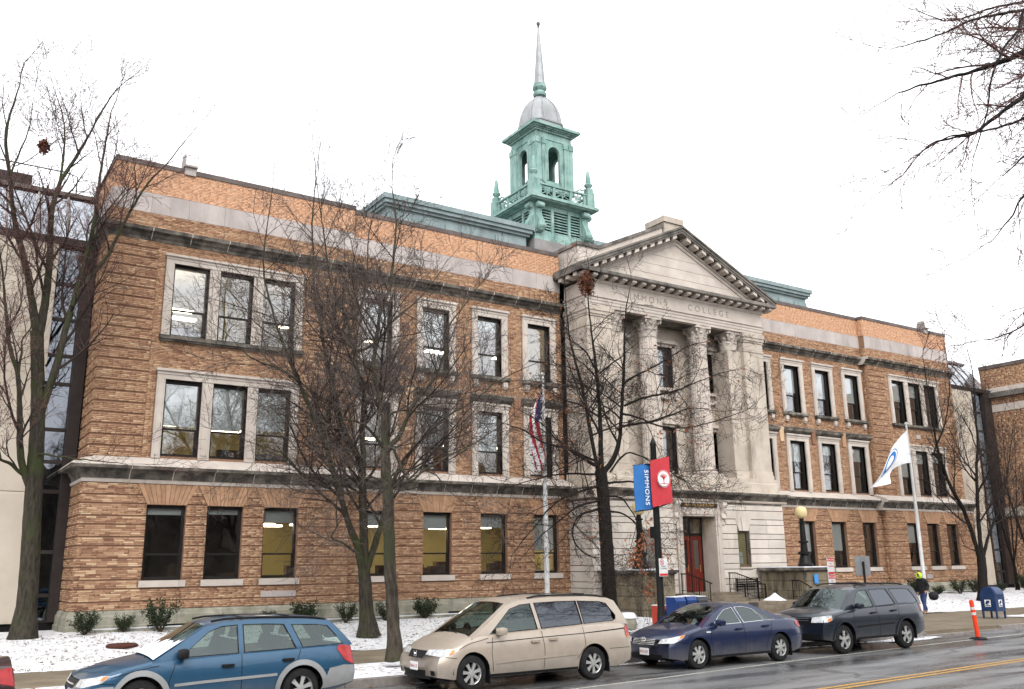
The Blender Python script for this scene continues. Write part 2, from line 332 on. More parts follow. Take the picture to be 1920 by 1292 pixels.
while x < 64:                                              # granite kerb, dropped at the driveway
    L = 2.2; top = .15 if not (25.6 < x < 31.5) else .045
    if -8 < x < 60: block('kerb_stone', x, x+L-.015, 18.0, 18.15, -.01, top, 'granite', pav)
    x += L
x = -9.0
while x < 66:                                              # concrete flags
    for (ya, yb) in ((20.86, 22.46), (22.48, 24.1)): block('paving_slab', x, x+1.58, ya, yb, .06, .152+random.uniform(-.003, .003), 'paving', pav)
    if 25.2 < x < 44:
        for (ya, yb) in ((18.17, 19.5), (19.52, 20.84)): block('paving_slab', x, x+1.58, ya, yb, .05, .148+random.uniform(-.003, .003), 'paving', pav)
    x += 1.6
def hash2(x, y): return math.sin(x*1.7+y*2.3)*.5+math.sin(x*3.1-y*1.9+1.3)*.3+math.sin(x*6.3+y*5.1)*.2
def lawn_z(x, y): return .16+max(0, min(1, (y-24.1)/6.6))*.36+hash2(x*.8, y*.8)*.03+hash2(x*2.9, y*3.3)*.012
def sheet(name, mat, x0, x1, y0, y1, fn, st):
    nx = max(2, int((x1-x0)/st)); ny = max(2, int((y1-y0)/st)); mb = MB()
    vs = [(x0+(x1-x0)*i/nx, y0+(y1-y0)*j/ny) for j in range(ny+1) for i in range(nx+1)]
    mb.v = [(a, b, fn(a, b)) for a, b in vs]
    mb.f = [(j*(nx+1)+i, j*(nx+1)+i+1, (j+1)*(nx+1)+i+1, (j+1)*(nx+1)+i) for j in range(ny) for i in range(nx)]; mb.m = [0]*len(mb.f)
    return struct(mb.build(name, mat, None, True))
sheet('lawn', 'snow_lawn', -40, 24.3, 24.13, 34.2, lawn_z, .35)
sheet('lawn', 'snow_lawn', 36.2, 100, 24.13, 34.6, lawn_z, .5)
sheet('lawn', 'snow_lawn', -90, 4.5, 34.2, 60, lambda a, b: .5, 4)
sheet('planting_strip', 'snow_thin', -40, 25.1, 18.16, 20.85, lambda a, b: .155+abs(hash2(a, b))*.03*min(1, (b-18.16)*3, (20.85-b)*3), .3)
sheet('planting_strip', 'snow_thin', 36.9, 80, 18.5, 20.84, lambda a, b: .155+abs(hash2(a, b))*.03, .4)
struct(MB().box(24.32, 36.18, 24.13, 30.7, -.02, .17).build('entrance_forecourt', 'paving'))
sheet('gutter_snow', 'snow_thin', 13.5, 24.8, 17.72, 18.0, lambda a, b: .012+.02*max(0, hash2(a*2, b)), .2)
sheet('gutter_snow', 'snow_thin', 24.9, 27.4, 17.35, 18.0, lambda a, b: .01+.04*max(0, hash2(a, b*2)+.3), .2)
# fallen leaves and litter: nobody could count them
MT['dead_leaf'] = simple('dead_leaves', (0.20, 0.075, 0.03), (0.10, 0.045, 0.022), 25, 0.7, lo=.4, hi=.6)
mb = MB()
for k in range(1900):
    if k < 900: x, y = random.uniform(1, 24), random.uniform(24.3, 31)
    elif k < 1300: x, y = random.uniform(37, 60), random.uniform(24.2, 31)
    elif k < 1600: x, y = random.uniform(0, 25), random.uniform(18.3, 20.8)
    elif k < 1750: x, y = random.uniform(16, 24), 24.4+abs(random.gauss(0, .5))
    else: x, y = random.uniform(8, 30), 17.85-abs(random.gauss(0, .15))
    z = lawn_z(x, y)+.012 if y > 24.2 else (.19 if y > 18 else .02)
    a = random.uniform(0, 6.28); s = random.uniform(.03, .075); t = random.uniform(-.02, .03)
    c, d = math.cos(a)*s, math.sin(a)*s
    mb.quad((x-c, y-d, z), (x+d*.6, y-c*.6, z+t), (x+c, y+d, z+.01), (x-d*.6, y+c*.6, z+t))
struct(mb.build('fallen_leaves', 'dead_leaf'), 'stuff')
# withered grass showing through the thin snow
mb = MB(); rg = np.random.default_rng(9)
for k in range(9000):
    x = rg.uniform(-4, 24) if k < 6200 else rg.uniform(36.5, 62); y = 24.2+6.9*rg.random()**1.2
    if hash2(x*1.3, y*1.6)+rg.normal(0, .35) < .15: continue
    z = lawn_z(x, y); a = rg.uniform(0, 6.28); l_ = rg.uniform(.05, .13); w = .008; dx, dy = math.cos(a)*l_*.7, math.sin(a)*l_*.7
    mb.add([(x-w, y, z), (x+w, y, z), (x+dx, y+dy, z+l_*.6)], [(0, 1, 2)])
MT['grass'] = simple('withered_grass', (.14, .12, .05), (.09, .10, .035), 5, .9)
struct(mb.build('grass_tufts', 'grass'), 'stuff')
# ------------------------------------------------------------------ the college building
BLD = root('college_building', (30.3, 32.0, 0.5), 'long brown brick and limestone college building with green cupola behind the bare trees', 'building')
YG, YM, UG, UM = 32.0, 32.39, 32.30, 32.69                # ground-floor and upper-floor wall planes: pavilions, middle bays
GZ0, GZ1, WZ0, WZ1 = 1.15, 5.18, 2.05, 4.48
PAVL, MIDL, MIDR, PAVR = (4.63, 13.80), (13.80, 24.35), (36.25, 46.60), (46.60, 55.30)
GW = {'pl': [(6.63, 7.91), (8.60, 9.84), (10.58, 11.84)], 'ml': [(14.46, 15.76), (17.12, 18.42), (19.79, 21.09), (22.45, 23.75)],
      'mr': [(36.85, 38.1), (39.50, 40.75), (42.13, 43.38), (44.80, 46.03)], 'pr': [(48.34, 49.58), (50.30, 51.53), (52.28, 53.50)]}
UW = {'pl': [(6.96, 8.22), (8.60, 9.84), (10.22, 11.46)], 'ml': [(14.49, 15.75), (17.16, 18.42), (19.83, 21.07), (22.46, 23.70)],
      'mr': [(36.98, 38.22), (39.61, 40.86), (42.23, 43.46), (44.87, 46.12)], 'pr': [(48.80, 50.04), (50.45, 51.67), (52.07, 53.30)]}
Z2, Z3 = (6.14, 8.80), (10.34, 13.0)
SECT = {'pl': (PAVL, YG, UG), 'ml': (MIDL, YM, UM), 'mr': (MIDR, YM, UM), 'pr': (PAVR, YG, UG)}
BRK = []                                                   # every brick: (orient, plane, u0, u1, z0, z1, proud, rnd, tone)
def rows_plain(z0, z1, h=.058): n = max(1, round((z1-z0)/h)); s = (z1-z0)/n; return [(z0+i*s, z0+(i+1)*s-.007) for i in range(n)]
def rows_band(z0, z1, pat, h=.0575, gap=.05):
    out = []; z = z0; i = 0
    while z < z1-.03:
        for k in range(pat[i % len(pat)]):
            if z >= z1-.02: break
            out.append((z, min(z+h, z1)-.007)); z += h
        z += gap; i += 1
    return out
def lay(orient, plane, u0, u1, rows, holes, proud=.018, tone=0.0, blen=.31):
    for ri, (za, zb) in enumerate(rows):
        zc = (za+zb)/2; cuts = []
        for h in holes:
            if callable(h):
                q = h(zc)
                if q: cuts.append(q)
            elif h[2] < zc < h[3]: cuts.append((h[0], h[1]))
        cuts.sort(); segs = []; u = u0
        for a, b in cuts:
            if a > u: segs.append((u, min(a, u1)))
            u = max(u, b)
        if u < u1: segs.append((u, u1))
        for a, b in segs:
            if b-a < .03: continue
            off = (ri % 2)*blen/2+random.uniform(-.04, .04); u = a - (blen-off if off > 0 else 0)
            while u < b-.02:
                L = blen*random.choice((1, 1, 1, 1, .5)); p, q = max(u, a), min(u+L, b)
                if q-p > .03: BRK.append((orient, plane, p+.003, q-.004, za, zb, proud+random.uniform(0, .006), random.betavariate(2.3, 2.4), tone))
                u += L
def arch_hole(a, b):
    def f(z):
        if not (WZ1 <= z <= GZ1): return None
        t = (z-WZ1)/(GZ1-WZ1); return (a-.34*t, b+.34*t)
    return f
def wall_grid(mb, x0, x1, y0, y1, z0, z1, holes, mi=0):
    zs = sorted({z0, z1, *[z for h in holes for z in h[2:4] if z0 < z < z1]})
    for za, zb in zip(zs[:-1], zs[1:]):
        zc = (za+zb)/2; u = x0
        for a, b in sorted((h[0], h[1]) for h in holes if h[2] < zc < h[3]):
            if a > u: mb.box(u, a, y0, y1, za, zb, mi)
            u = b
        if u < x1: mb.box(u, x1, y0, y1, za, zb, mi)
wmb = MB()
PAT_G = [4, 6]
for k, ((xa, xb), yg, yu) in SECT.items():
    gh = [(a, b, WZ0-.02, WZ1) for a, b in GW[k]]
    wall_grid(wmb, xa, xb, yg, yg+.36, .30, GZ1+.1, gh)
    sill = [(a-.09, b+.12, 1.82, WZ0) for a, b in GW[k]]
    lay('f', yg, xa, xb, rows_band(GZ0, GZ1, PAT_G), gh+sill+[arch_hole(a, b) for a, b in GW[k]], .030)
    uh = [(a, b, *Z2) for a, b in UW[k]]+[(a, b, *Z3) for a, b in UW[k]]
    ux0, ux1 = (xa+.12, xb) if k == 'pl' else ((xa, xb) if k != 'pr' else (xa, xb-.1))
    wall_grid(wmb, ux0, ux1, yu, yu+.36, GZ1+.1, 16.45, uh)
    if k in ('pl', 'pr'):
        t0, t1 = UW[k][0][0]-.30, UW[k][-1][1]+.36
        tr = [(t0, t1, 6.0, 9.17), (t0, t1, 10.2, 13.32)]
        band = rows_band(6.06, 13.70, [5], .061, .065)
        inner = (t0-.28, t1+.28, 0, 99)
        lay('f', yu, ux0, ux1, band, [inner], .035); lay('f', yu, inner[0], inner[1], rows_plain(6.06, 13.70), tr, .018)
    else:
        tr = [(a-.30, b+.34, 6.0, 9.42) for a, b in UW[k]]+[(a-.29, b+.33, 10.22, 13.38) for a, b in UW[k]]
        lay('f', yu, ux0, ux1, rows_plain(6.06, 13.72), tr, .018)
    lay('f', yu, ux0, ux1, rows_plain(14.10, 14.74), [], .018)
    lay('f', yu, ux0, ux1, rows_plain(15.50, 16.50), [], .016, 1.0)
# returns: west end of the building, inner corners of the two pavilions
wmb.box(4.64, 5.0, 32.36, 40, .30, 5.3); wmb.box(4.76, 5.12, 32.66, 40, 5.3, 16.45)
lay('l', 4.63, 32.0, 34.4, rows_band(GZ0, GZ1, PAT_G), [], .032); lay('l', 4.75, 32.3, 34.4, rows_band(6.06, 13.70, [5], .061, .065), [], .035)
lay('l', 4.75, 32.3, 40, rows_plain(14.10, 14.74), [], .018); lay('l', 4.75, 32.3, 40, rows_plain(15.50, 16.50), [], .016, 1.0)
lay('l', 46.60, 32.0, 32.42, rows_band(GZ0, GZ1, PAT_G), [], .03)
for r, t in ((rows_plain(6.06, 13.70), 0), (rows_plain(14.10, 14.74), 0), (rows_plain(15.5, 16.5), 1.0)): lay('l', 46.60, 32.3, 32.72, r, [], .02, t)
wmb.box(5.0, 55.2, 39.6, 40, .3, 16.4); wmb.box(54.9, 55.25, 32.4, 40, .3, 16.4)
wmb.build('wall', 'mortar', BLD)
# the 300 bricks nearest the pavement are bricks of their own, the others one joined part
cand = sorted(range(len(BRK)), key=lambda i: (BRK[i][1]-0)**2*0+((BRK[i][2]+BRK[i][3])/2)**2+(((BRK[i][4]+BRK[i][5])/2)-2.35)**2*2 if (BRK[i][0] == 'f' and BRK[i][1] == YG and BRK[i][3]-BRK[i][2] > .28 and BRK[i][3] < 12) else 1e9)[:300]
own = set(cand); BME = _cube.mesh('brick', 'brick_obj')
for i in cand:
    o_, pl, a, b, z0, z1, pr, rd, tn = BRK[i]
    o = bpy.data.objects.new('brick', BME); COL.objects.link(o); adopt(o, BLD)
    o.location = ((a+b)/2, pl-pr/2+.01, (z0+z1)/2); o.scale = (b-a, pr+.02, z1-z0)
rest = [b for i, b in enumerate(BRK) if i not in own]
def brick_mesh(lst, name, parent):
    A = np.array([(0 if b[0] == 'f' else 1, *b[1:]) for b in lst], dtype=np.float64); n = len(A)
    V = np.zeros((n, 8, 3)); side = A[:, 0] == 1
    d0 = A[:, 1]-A[:, 6]; d1 = A[:, 1]+.01
    for c, (ui, di, zi) in enumerate([(0,0,0),(1,0,0),(1,1,0),(0,1,0),(0,0,1),(1,0,1),(1,1,1),(0,1,1)]):
        u = A[:, 3] if ui else A[:, 2]; d = d1 if di else d0; z = A[:, 5] if zi else A[:, 4]
        V[:, c, 0] = np.where(side, d, u); V[:, c, 1] = np.where(side, u, d); V[:, c, 2] = z
    Fc = np.array([(0,1,5,4),(4,5,6,7),(0,3,2,1),(1,2,6,5),(3,0,4,7)])
    F = (Fc[None]+8*np.arange(n)[:, None, None]).reshape(-1, 4)
    me = bpy.data.meshes.new(name); me.vertices.add(8*n); me.vertices.foreach_set('co', V.ravel())
    me.loops.add(F.size); me.loops.foreach_set('vertex_index', F.ravel().astype(np.int32))
    me.polygons.add(len(F)); me.polygons.foreach_set('loop_start', np.arange(0, F.size, 4, dtype=np.int32))
    for nm, col in (('rnd', 7), ('tone', 8)):
        at = me.attributes.new(nm, 'FLOAT', 'FACE'); at.data.foreach_set('value', np.repeat(A[:, col], 5).astype(np.float32))
    me.materials.append(MT['brick']); me.update(calc_edges=True); me.validate()
    return struct(put(name, me, parent), 'stuff')
brick_mesh(rest, 'brickwork', BLD)
# flat arches of upright bricks over the ground-floor windows
def voussoirs(a, b, y, parent, n=11):
    for i in range(n):
        t0, t1 = i/n, (i+1)/n; w = b-a; mb = MB()
        g = .006; p = [(a+w*t0+g, WZ1+.005), (a+w*t1-g, WZ1+.005), (a-.34+(w+.68)*t1-g, GZ1-.015), (a-.34+(w+.68)*t0+g, GZ1-.015)]
        mb.prism(p, 'y', y-.03-(.012 if i in (0, n-1) else 0)-random.uniform(0, .008), y+.03)
        mb.build('arch_brick', 'brick_arch', parent)
for k, ((xa, xb), yg, yu) in SECT.items():
    for a, b in GW[k]: voussoirs(a, b, yg, BLD)
# stone courses run as separate stones
def course(name, prof, x0, x1, seg, mats, parent, medge=None, gap=.008, axis='x'):
    n = max(1, round((x1-x0)/seg)); L = (x1-x0)/n
    for i in range(n): MB().prism(prof, axis, x0+i*L+gap/2, x0+(i+1)*L-gap/2, 0, medge).build(name, mats, parent)
    if name in ('belt_stone', 'cornice_stone') and prof[0][1] in (5.17, 13.70):      # pale pointing in the joints of the sooty stones
        zl = (5.28, 5.60) if name == 'belt_stone' else (13.72, 14.1); pj = [(a-(.007 if zl[0] <= b <= zl[1] else -.05), b) for a, b in prof]
        for i in range(n): MB().prism(pj, axis, x0+i*L-.016, x0+i*L+.016).build('mortar_joint', 'stone_clean', parent)
def base_prof(y): return [(y+.3, .30), (y-.16, .30), (y-.16, .68), (y-.13, .70), (y-.13, .96), (y-.10, 1.0), (y-.08, 1.08), (y-.0, 1.145), (y+.3, 1.145)]
def belt_prof(y): return [(y+.3, 5.17), (y-.07, 5.17), (y-.09, 5.26), (y-.05, 5.29), (y-.08, 5.42), (y-.16, 5.50), (y-.20, 5.585), (y-.44, 5.60), (y-.46, 5.70), (y-.40, 5.78), (y-.02, 5.95), (y+.22, 6.0), (y+.28, 6.055), (y+.34, 6.055), (y+.34, 5.17)]
BM = [0, 0, 0, 1, 1, 1, 1, 1, 0, 0, 0, 0, 0, 0, 0]  # second slot: cove and underside, recess shade and soot put into the colour
def corn_prof(y): return [(y+.3, 13.70), (y-.05, 13.70), (y-.07, 13.80), (y-.16, 13.86), (y-.18, 13.95), (y-.34, 13.98), (y-.36, 14.10), (y-.30, 14.13), (y+.0, 14.17), (y+.3, 14.17)]
for k, ((xa, xb), yg, yu) in SECT.items():
    x1 = xb+.16 if k in ('pl', 'pr') else xb
    course('base_stone', base_prof(yg), 6.2 if k == 'pl' else xa-(.16 if k == 'pr' else 0), x1, 1.55, ['mossy'], BLD)
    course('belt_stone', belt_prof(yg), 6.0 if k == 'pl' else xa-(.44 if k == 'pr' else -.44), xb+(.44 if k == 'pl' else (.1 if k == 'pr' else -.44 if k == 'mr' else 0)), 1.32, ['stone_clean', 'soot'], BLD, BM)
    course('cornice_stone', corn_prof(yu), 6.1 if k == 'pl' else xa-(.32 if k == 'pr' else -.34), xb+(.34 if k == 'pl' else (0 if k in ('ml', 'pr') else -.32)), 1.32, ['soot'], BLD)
    course('frieze_slab', [(yu+.2, 14.745), (yu-.03, 14.745), (yu-.03, 15.49), (yu+.2, 15.49)], xa+(.10 if k == 'pl' else 0), xb-(.1 if k == 'pr' else 0), 1.30, ['panel'], BLD)
    course('parapet_coping', [(yu+.40, 16.50), (yu-.05, 16.50), (yu-.06, 16.68), (yu+.40, 16.70)], xa+(.06 if k == 'pl' else -.05 if k == 'pr' else .06), xb-(.05 if k == 'pr' else -.05 if k == 'pl' else .06), 2.6, ['coping'], BLD, gap=.004)
# west return of the same courses
def corner(name, prof, yw, xw, xend, yend, mats, medge=None):    # one stone turning the west corner with a mitre
    mb = MB(); n = len(prof)
    for fn in (lambda e: (xend, yw-e), lambda e: (xw-e, yw-e), lambda e: (xw-e, yend)): mb.v += [(*fn(yw-p[0]), p[1]) for p in prof]
    for k in (0, 1):
        for i in range(n): j = (i+1) % n; mb.f.append((k*n+i, k*n+j, (k+1)*n+j, (k+1)*n+i)); mb.m.append(medge[i] if medge else 0)
    mb.f += [tuple(range(n)), tuple(range(3*n-1, 2*n-1, -1))]; mb.m += [0, 0]; return mb.build(name, mats, BLD)
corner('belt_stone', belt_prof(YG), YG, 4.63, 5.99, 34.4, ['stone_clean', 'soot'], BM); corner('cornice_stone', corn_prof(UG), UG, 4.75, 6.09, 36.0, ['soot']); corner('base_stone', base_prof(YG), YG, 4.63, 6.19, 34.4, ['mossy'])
MB().box(4.70, 4.80, 32.32, 40, 14.745, 15.49).build('frieze_slab', ['panel'], BLD)
MB().box(4.69, 5.1, 32.71, 40, 16.5, 16.69).build('parapet_coping', ['coping'], BLD)
struct_roof = MB().box(5.1, 55.0, 32.7, 39.7, 15.9, 16.1); struct_roof.build('roof', 'roofing', BLD)
for a, b in ((6.9, 8.1), (8.9, 10.0), (18.2, 19.3)): MB().box(a, b, (YG if a < 13 else YM)-.165, (YG if a < 13 else YM)-.10, .42, .665).build('basement_window', 'blackness', BLD)
# ---------------------------------------------------------------- windows
def window(x0, x1, z0, z1, yw, shade=0.0, dep=.26, split=.34, curtain=None):
    y = yw+dep; mb = MB(); j, hd, bt = .075, .11, .10; zm = z0+(z1-z0)*split
    mb.box(x0, x0+j, y-.10, y+.06, z0, z1); mb.box(x1-j, x1, y-.10, y+.06, z0, z1); mb.box(x0+j, x1-j, y-.10, y+.06, z1-hd, z1)
    mb.box(x0+j, x1-j, y-.10, y+.06, z0, z0+bt); mb.box(x0+j, x1-j, y-.045, y+.03, zm-.03, zm+.03)
    mb.box(x0+j, x0+j+.035, y-.03, y+.03, z0+bt, zm-.03); mb.box(x1-j-.035, x1-j, y-.03, y+.03, z0+bt, zm-.03)
    w = mb.build('window', 'frame', BLD)
    MB().quad((x0+j, y-.012, zm+.03), (x1-j, y-.012, zm+.03), (x1-j, y-.012, z1-hd), (x0+j, y-.012, z1-hd)).build('pane', 'glass', w)
    MB().quad((x0+j, y+.012, z0+bt), (x1-j, y+.012, z0+bt), (x1-j, y+.012, zm-.03), (x0+j, y+.012, zm-.03)).build('pane', 'glass', w)
    if shade > 0:
        zs = z1-hd-(z1-z0-hd-bt)*shade
        MB().box(x0+j+.02, x1-j-.02, y+.05, y+.056, zs, z1-hd).add([], []).build('roller_shade', 'shade', w)
    if curtain: MB().box(x0+j+.15, x0+j+.15+curtain, y+.14, y+.16, z0+bt, z1-.9).build('curtain', 'green_curtain', w)
    return w
SH = {'g': {'pl': [.09, .07, .18], 'ml': [.2, .24, .2, .62], 'mr': [0, .68, .64, 0], 'pr': [.45, 0, 0]},
      '2': {'pl': [.60, .62, .58], 'ml': [0, .62, .66, .55], 'mr': [0, .4, .2, .3], 'pr': [.6, .25, .2]},
      '3': {'pl': [.0, .0, .0], 'ml': [.3, .5, .2, 0], 'mr': [0, .55, .6, .62], 'pr': [.45, .3, 0]}}
for k, ((xa, xb), yg, yu) in SECT.items():
    for i, (a, b) in enumerate(GW[k]):
        if k == 'mr' and i == 0: continue
        w = window(a, b, WZ0, WZ1, yg, SH['g'][k][i])
        MB().box(a-.08, b+.11, yg-.10, yg+.2, 1.83, 2.04).build('sill', 'stone_clean', w)
    for i, (a, b) in enumerate(UW[k]):
        window(a, b, *Z2, yu, SH['2'][k][i], .22, .36, .28 if (k == 'pr' and i > 0) else None); window(a, b, *Z3, yu, SH['3'][k][i], .22, .38)
def surround(xs, z0, z1, top, y, kind):                    # moulded stone frame round one window or a group of three
    x0, x1 = xs[0][0], xs[-1][1]; s = MB(); j = .28
    for a, b in [(x0-j, x0), (x1, x1+j+.03)]:
        s.box(a, b, y-.075, y+.23, z0, z1); s.box(a+.06, b-.06, y-.10, y-.07, z0+.1, z1)
    for (a, b), (c, d) in zip(xs[:-1], xs[1:]): s.box(b, c, y-.06, y+.23, z0, z1); s.box(b+.08, c-.08, y-.085, y-.05, z0+.15, z1-.05)
    s.box(x0-j, x1+j+.03, y-.085, y+.23, z1, z1+(top-z1)*.45)
    s.box(x0-j-.01, x1+j+.04, y-.11, y+.2, z1+(top-z1)*.45, z1+(top-z1)*.75)
    s.box(x0-j-.05, x1+j+.08, y-.17, y+.2, z1+(top-z1)*.75, top)
    return s.build('window_surround', 'stone_clean', BLD)
def sill_dark(x0, x1, z, y):
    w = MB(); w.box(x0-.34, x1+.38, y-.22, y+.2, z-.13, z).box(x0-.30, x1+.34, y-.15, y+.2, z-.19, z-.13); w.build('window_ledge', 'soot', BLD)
for k in ('pl', 'pr'):
    y = UG; surround(UW[k], 6.06, Z2[1], 9.16, y, 'g'); surround(UW[k], Z3[0], Z3[1], 13.32, y, 'g'); sill_dark(UW[k][0][0], UW[k][-1][1], Z3[0]-.005, y)
for k in ('ml', 'mr'):
    y = UM
    for i, q in enumerate(UW[k]):
        a, b = q; surround([q], 6.06, Z2[1], 9.16, y, 'm'); surround([q], Z3[0], Z3[1], 13.38, y, 'm'); sill_dark(a, b, Z3[0]-.005, y)
        for c in (a-.22, b+.02): MB().box(c, c+.22, y-.16, y+.1, Z3[0]-.42, Z3[0]-.20).box(c+.02, c+.2, y-.11, y+.1, Z3[0]-.5, Z3[0]-.42).build('ledge_bracket', 'stone_clean', BLD)
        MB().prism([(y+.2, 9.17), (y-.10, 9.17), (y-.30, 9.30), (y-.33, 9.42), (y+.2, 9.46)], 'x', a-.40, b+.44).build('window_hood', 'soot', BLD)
        MB().prism([(a-.75, 8.7), (a-.47, 8.7), (a-.42, 9.5), (a-.8, 9.5)], 'y', y-.08, y+.1).build('spandrel_pilaster', 'brick_obj', BLD)
    x0 = UW[k][0][0]-.6; MB().box(x0, UW[k][-1][1]+.6, y-.06, y+.1, 9.50, 9.56).build('spandrel_ledge', 'soot_grey', BLD)
# vents in the brickwork
MB().box(10.6, 11.85, 31.955, 32.02, 1.42, 1.62).build('wall_vent', 'panel', BLD); MB().box(49.7, 50.3, 31.955, 32.02, 1.35, 1.6).build('wall_vent', 'panel', BLD)
MB().box(50.7, 51.1, 32.22, 32.32, 9.55, 9.8).build('wall_vent', 'panel', BLD)
# rooms behind the panes
def room(x0, x1, y0, z0, z1, wall, lamps, depth=5.0, furn=0, drop=.75):
    m = MB(); y1 = y0+depth
    m.quad((x0, y1, z0), (x1, y1, z0), (x1, y1, z1), (x0, y1, z1), 0); m.quad((x0, y0, z0), (x0, y1, z0), (x0, y1, z1), (x0, y0, z1), 0); m.quad((x1, y0, z0), (x1, y1, z0), (x1, y1, z1), (x1, y0, z1), 0)
    m.quad((x0, y0, z1), (x1, y0, z1), (x1, y1, z1), (x0, y1, z1), 1); m.quad((x0, y0, z0), (x1, y0, z0), (x1, y1, z0), (x0, y1, z0), 2)
    r = m.build('room_interior', [wall, 'ceiling', 'carpet'], BLD)
    for lx, ly in lamps: MB().box(lx-.6, lx+.6, y0+ly-.15, y0+ly+.15, z1-drop-.06, z1-drop).build('ceiling_lamp', 'lamp', r)
    for q in range(furn):
        fx = random.uniform(x0+.3, x1-.8); fz = z0+random.uniform(.5, 1.2); fy = y0+random.uniform(.3, .8)
        MB().box(fx, fx+random.uniform(.3, .7), fy, fy+.3, z0+.75, z0+.75+random.uniform(.15, .5)).build('furniture', 'clutter', r)
gz0, gz1 = 1.35, 4.75
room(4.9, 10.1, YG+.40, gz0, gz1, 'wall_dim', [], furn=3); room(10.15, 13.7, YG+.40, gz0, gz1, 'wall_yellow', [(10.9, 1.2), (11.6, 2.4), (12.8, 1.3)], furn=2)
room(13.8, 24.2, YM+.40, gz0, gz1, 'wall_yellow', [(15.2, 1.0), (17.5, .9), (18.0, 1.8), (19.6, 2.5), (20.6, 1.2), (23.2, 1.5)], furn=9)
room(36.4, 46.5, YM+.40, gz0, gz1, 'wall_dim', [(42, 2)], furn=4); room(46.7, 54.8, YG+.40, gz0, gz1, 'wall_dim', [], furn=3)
for (za, zb, nm) in ((5.5, 9.3, 0), (9.75, 13.5, 1)):
    room(5.2, 13.7, UG+.40, za, zb, 'wall_yellow', drop=1.7, lamps=[(7.4, 1.9), (9.9, 2.4), (12.6, 1.5)] if nm == 0 else [(7.5, 1.3), (7.9, 2.4), (12.2, 1.6)], furn=7)
    room(13.8, 24.2, UM+.40, za, zb, 'wall_cream', drop=1.7, lamps=[(15.4, 1.6), (19.2, 2.0), (22.6, 1.7)], furn=8)
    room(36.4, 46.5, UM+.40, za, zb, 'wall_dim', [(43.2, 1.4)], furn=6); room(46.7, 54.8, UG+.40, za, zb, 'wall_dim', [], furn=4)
# ------------------------------------------------------------------ projecting limestone centre with portico
CX0, CX1, YC, CM = 24.30, 36.34, 30.75, 30.36
core = MB()
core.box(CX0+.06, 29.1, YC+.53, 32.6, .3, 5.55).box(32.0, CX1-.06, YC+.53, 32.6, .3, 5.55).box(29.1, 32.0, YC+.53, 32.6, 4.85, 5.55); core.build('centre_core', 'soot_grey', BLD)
OPN = [(29.10, 31.98, .0, 5.04), (33.05, 33.88, 2.12, 3.86), (27.05, 27.88, 2.12, 3.86)]
z = .30; i = 0; RW = []
while z < 5.0:
    h = (.42, .26)[i % 2]; RW.append((z, min(z+h, 5.14))); z += h; i += 1
for ri, (za, zb) in enumerate(RW):
    zc = (za+zb)/2; u = CX0; segs = []
    for a, b, c, d in sorted(OPN):
        if za < d-.02 and zb > c+.02: segs.append((u, a)); u = b
    segs.append((u, CX1))
    for a, b in segs:
        n = max(1, round((b-a)/1.5)); cuts = [a]+[a+(b-a)*(q+(.28 if ri % 2 else 0)-(.14 if ri % 2 else 0))/n for q in range(1, n)]+[b]
        for p, q in zip(cuts[:-1], cuts[1:]): block('stone_block', p+.004, q-.004, YC-random.uniform(0, .006), YC+.52, za+.014, zb-.014, 'stone_pale', BLD)
    block('stone_block', CX0, CX0+.5, YC+.53, 31.55, za+.014, zb-.014, 'stone_pale', BLD); block('stone_block', CX0, CX0+.5, 31.56, 32.38, za+.014, zb-.014, 'stone_pale', BLD)
for q in ((CX0+.03, 29.15, .3, 5.2), (31.95, 33.07, .3, 5.2), (33.87, CX1-.03, .3, 5.2), (33.07, 33.87, .3, 2.13), (33.07, 33.87, 3.85, 5.2)): MB().box(q[0], q[1], YC+.04, YC+.525, q[2], q[3]).build('joint_backing', 'soot_grey', BLD)
for a, b in ((33.12, 33.82), (27.10, 27.80)):               # small windows with keystone and splayed voussoirs
    w = MB().box(a, a+.06, YC+.12, YC+.24, 2.18, 3.80).box(b-.06, b, YC+.12, YC+.24, 2.18, 3.80).box(a+.06, b-.06, YC+.12, YC+.24, 3.74, 3.80).box(a+.06, b-.06, YC+.12, YC+.24, 2.18, 2.26).build('window', 'clutter', BLD)
    MB().box(a+.06, b-.06, YC+.21, YC+.23, 2.26, 3.74).build('notice_board', 'wall_yellow', w)
    MB().quad((a+.06, YC+.17, 2.26), (b-.06, YC+.17, 2.26), (b-.06, YC+.17, 3.74), (a+.06, YC+.17, 3.74)).build('pane', 'glass', w)
    MB().box(a+.12, a+.38, YC+.19, YC+.20, 2.33, 2.62).box(a+.14, a+.36, YC+.19, YC+.20, 2.66, 2.86).build('notice', 'paper', w)
    m = (a+b)/2
    for q, (t0, t1) in enumerate(((-.38, -.12), (-.12, .12), (.12, .38))):
        MB().prism([(m+t0*.85+.006, 3.84), (m+t1*.85-.006, 3.84), (m+t1*1.5-.006, 4.45), (m+t0*1.5+.006, 4.45)], 'y', YC-(.05 if q == 1 else .015), YC+.1).build('keystone' if q == 1 else 'arch_stone', 'stone_pale', BLD)
    MB().box(a-.08, b+.08, YC-.06, YC+.1, 2.09, 2.17).build('sill', 'stone_clean', BLD)
def cbelt(y): return [(y+.3, 5.15), (y-.02, 5.15), (y-.05, 5.20), (y-.03, 5.26), (y-.10, 5.40), (y-.30, 5.50), (y-.33, 5.58), (y-.28, 5.62), (y-.02, 5.68), (y+.5, 5.70), (y+.5, 5.15)]
course('belt_stone', cbelt(YC), CX0-.31, CX1+.31, 1.75, ['stone', 'soot'], BLD, [0, 0, 0, 1, 1, 1, 1, 0, 0, 0, 0])  # cove faces darker again, soot and shade in one colour
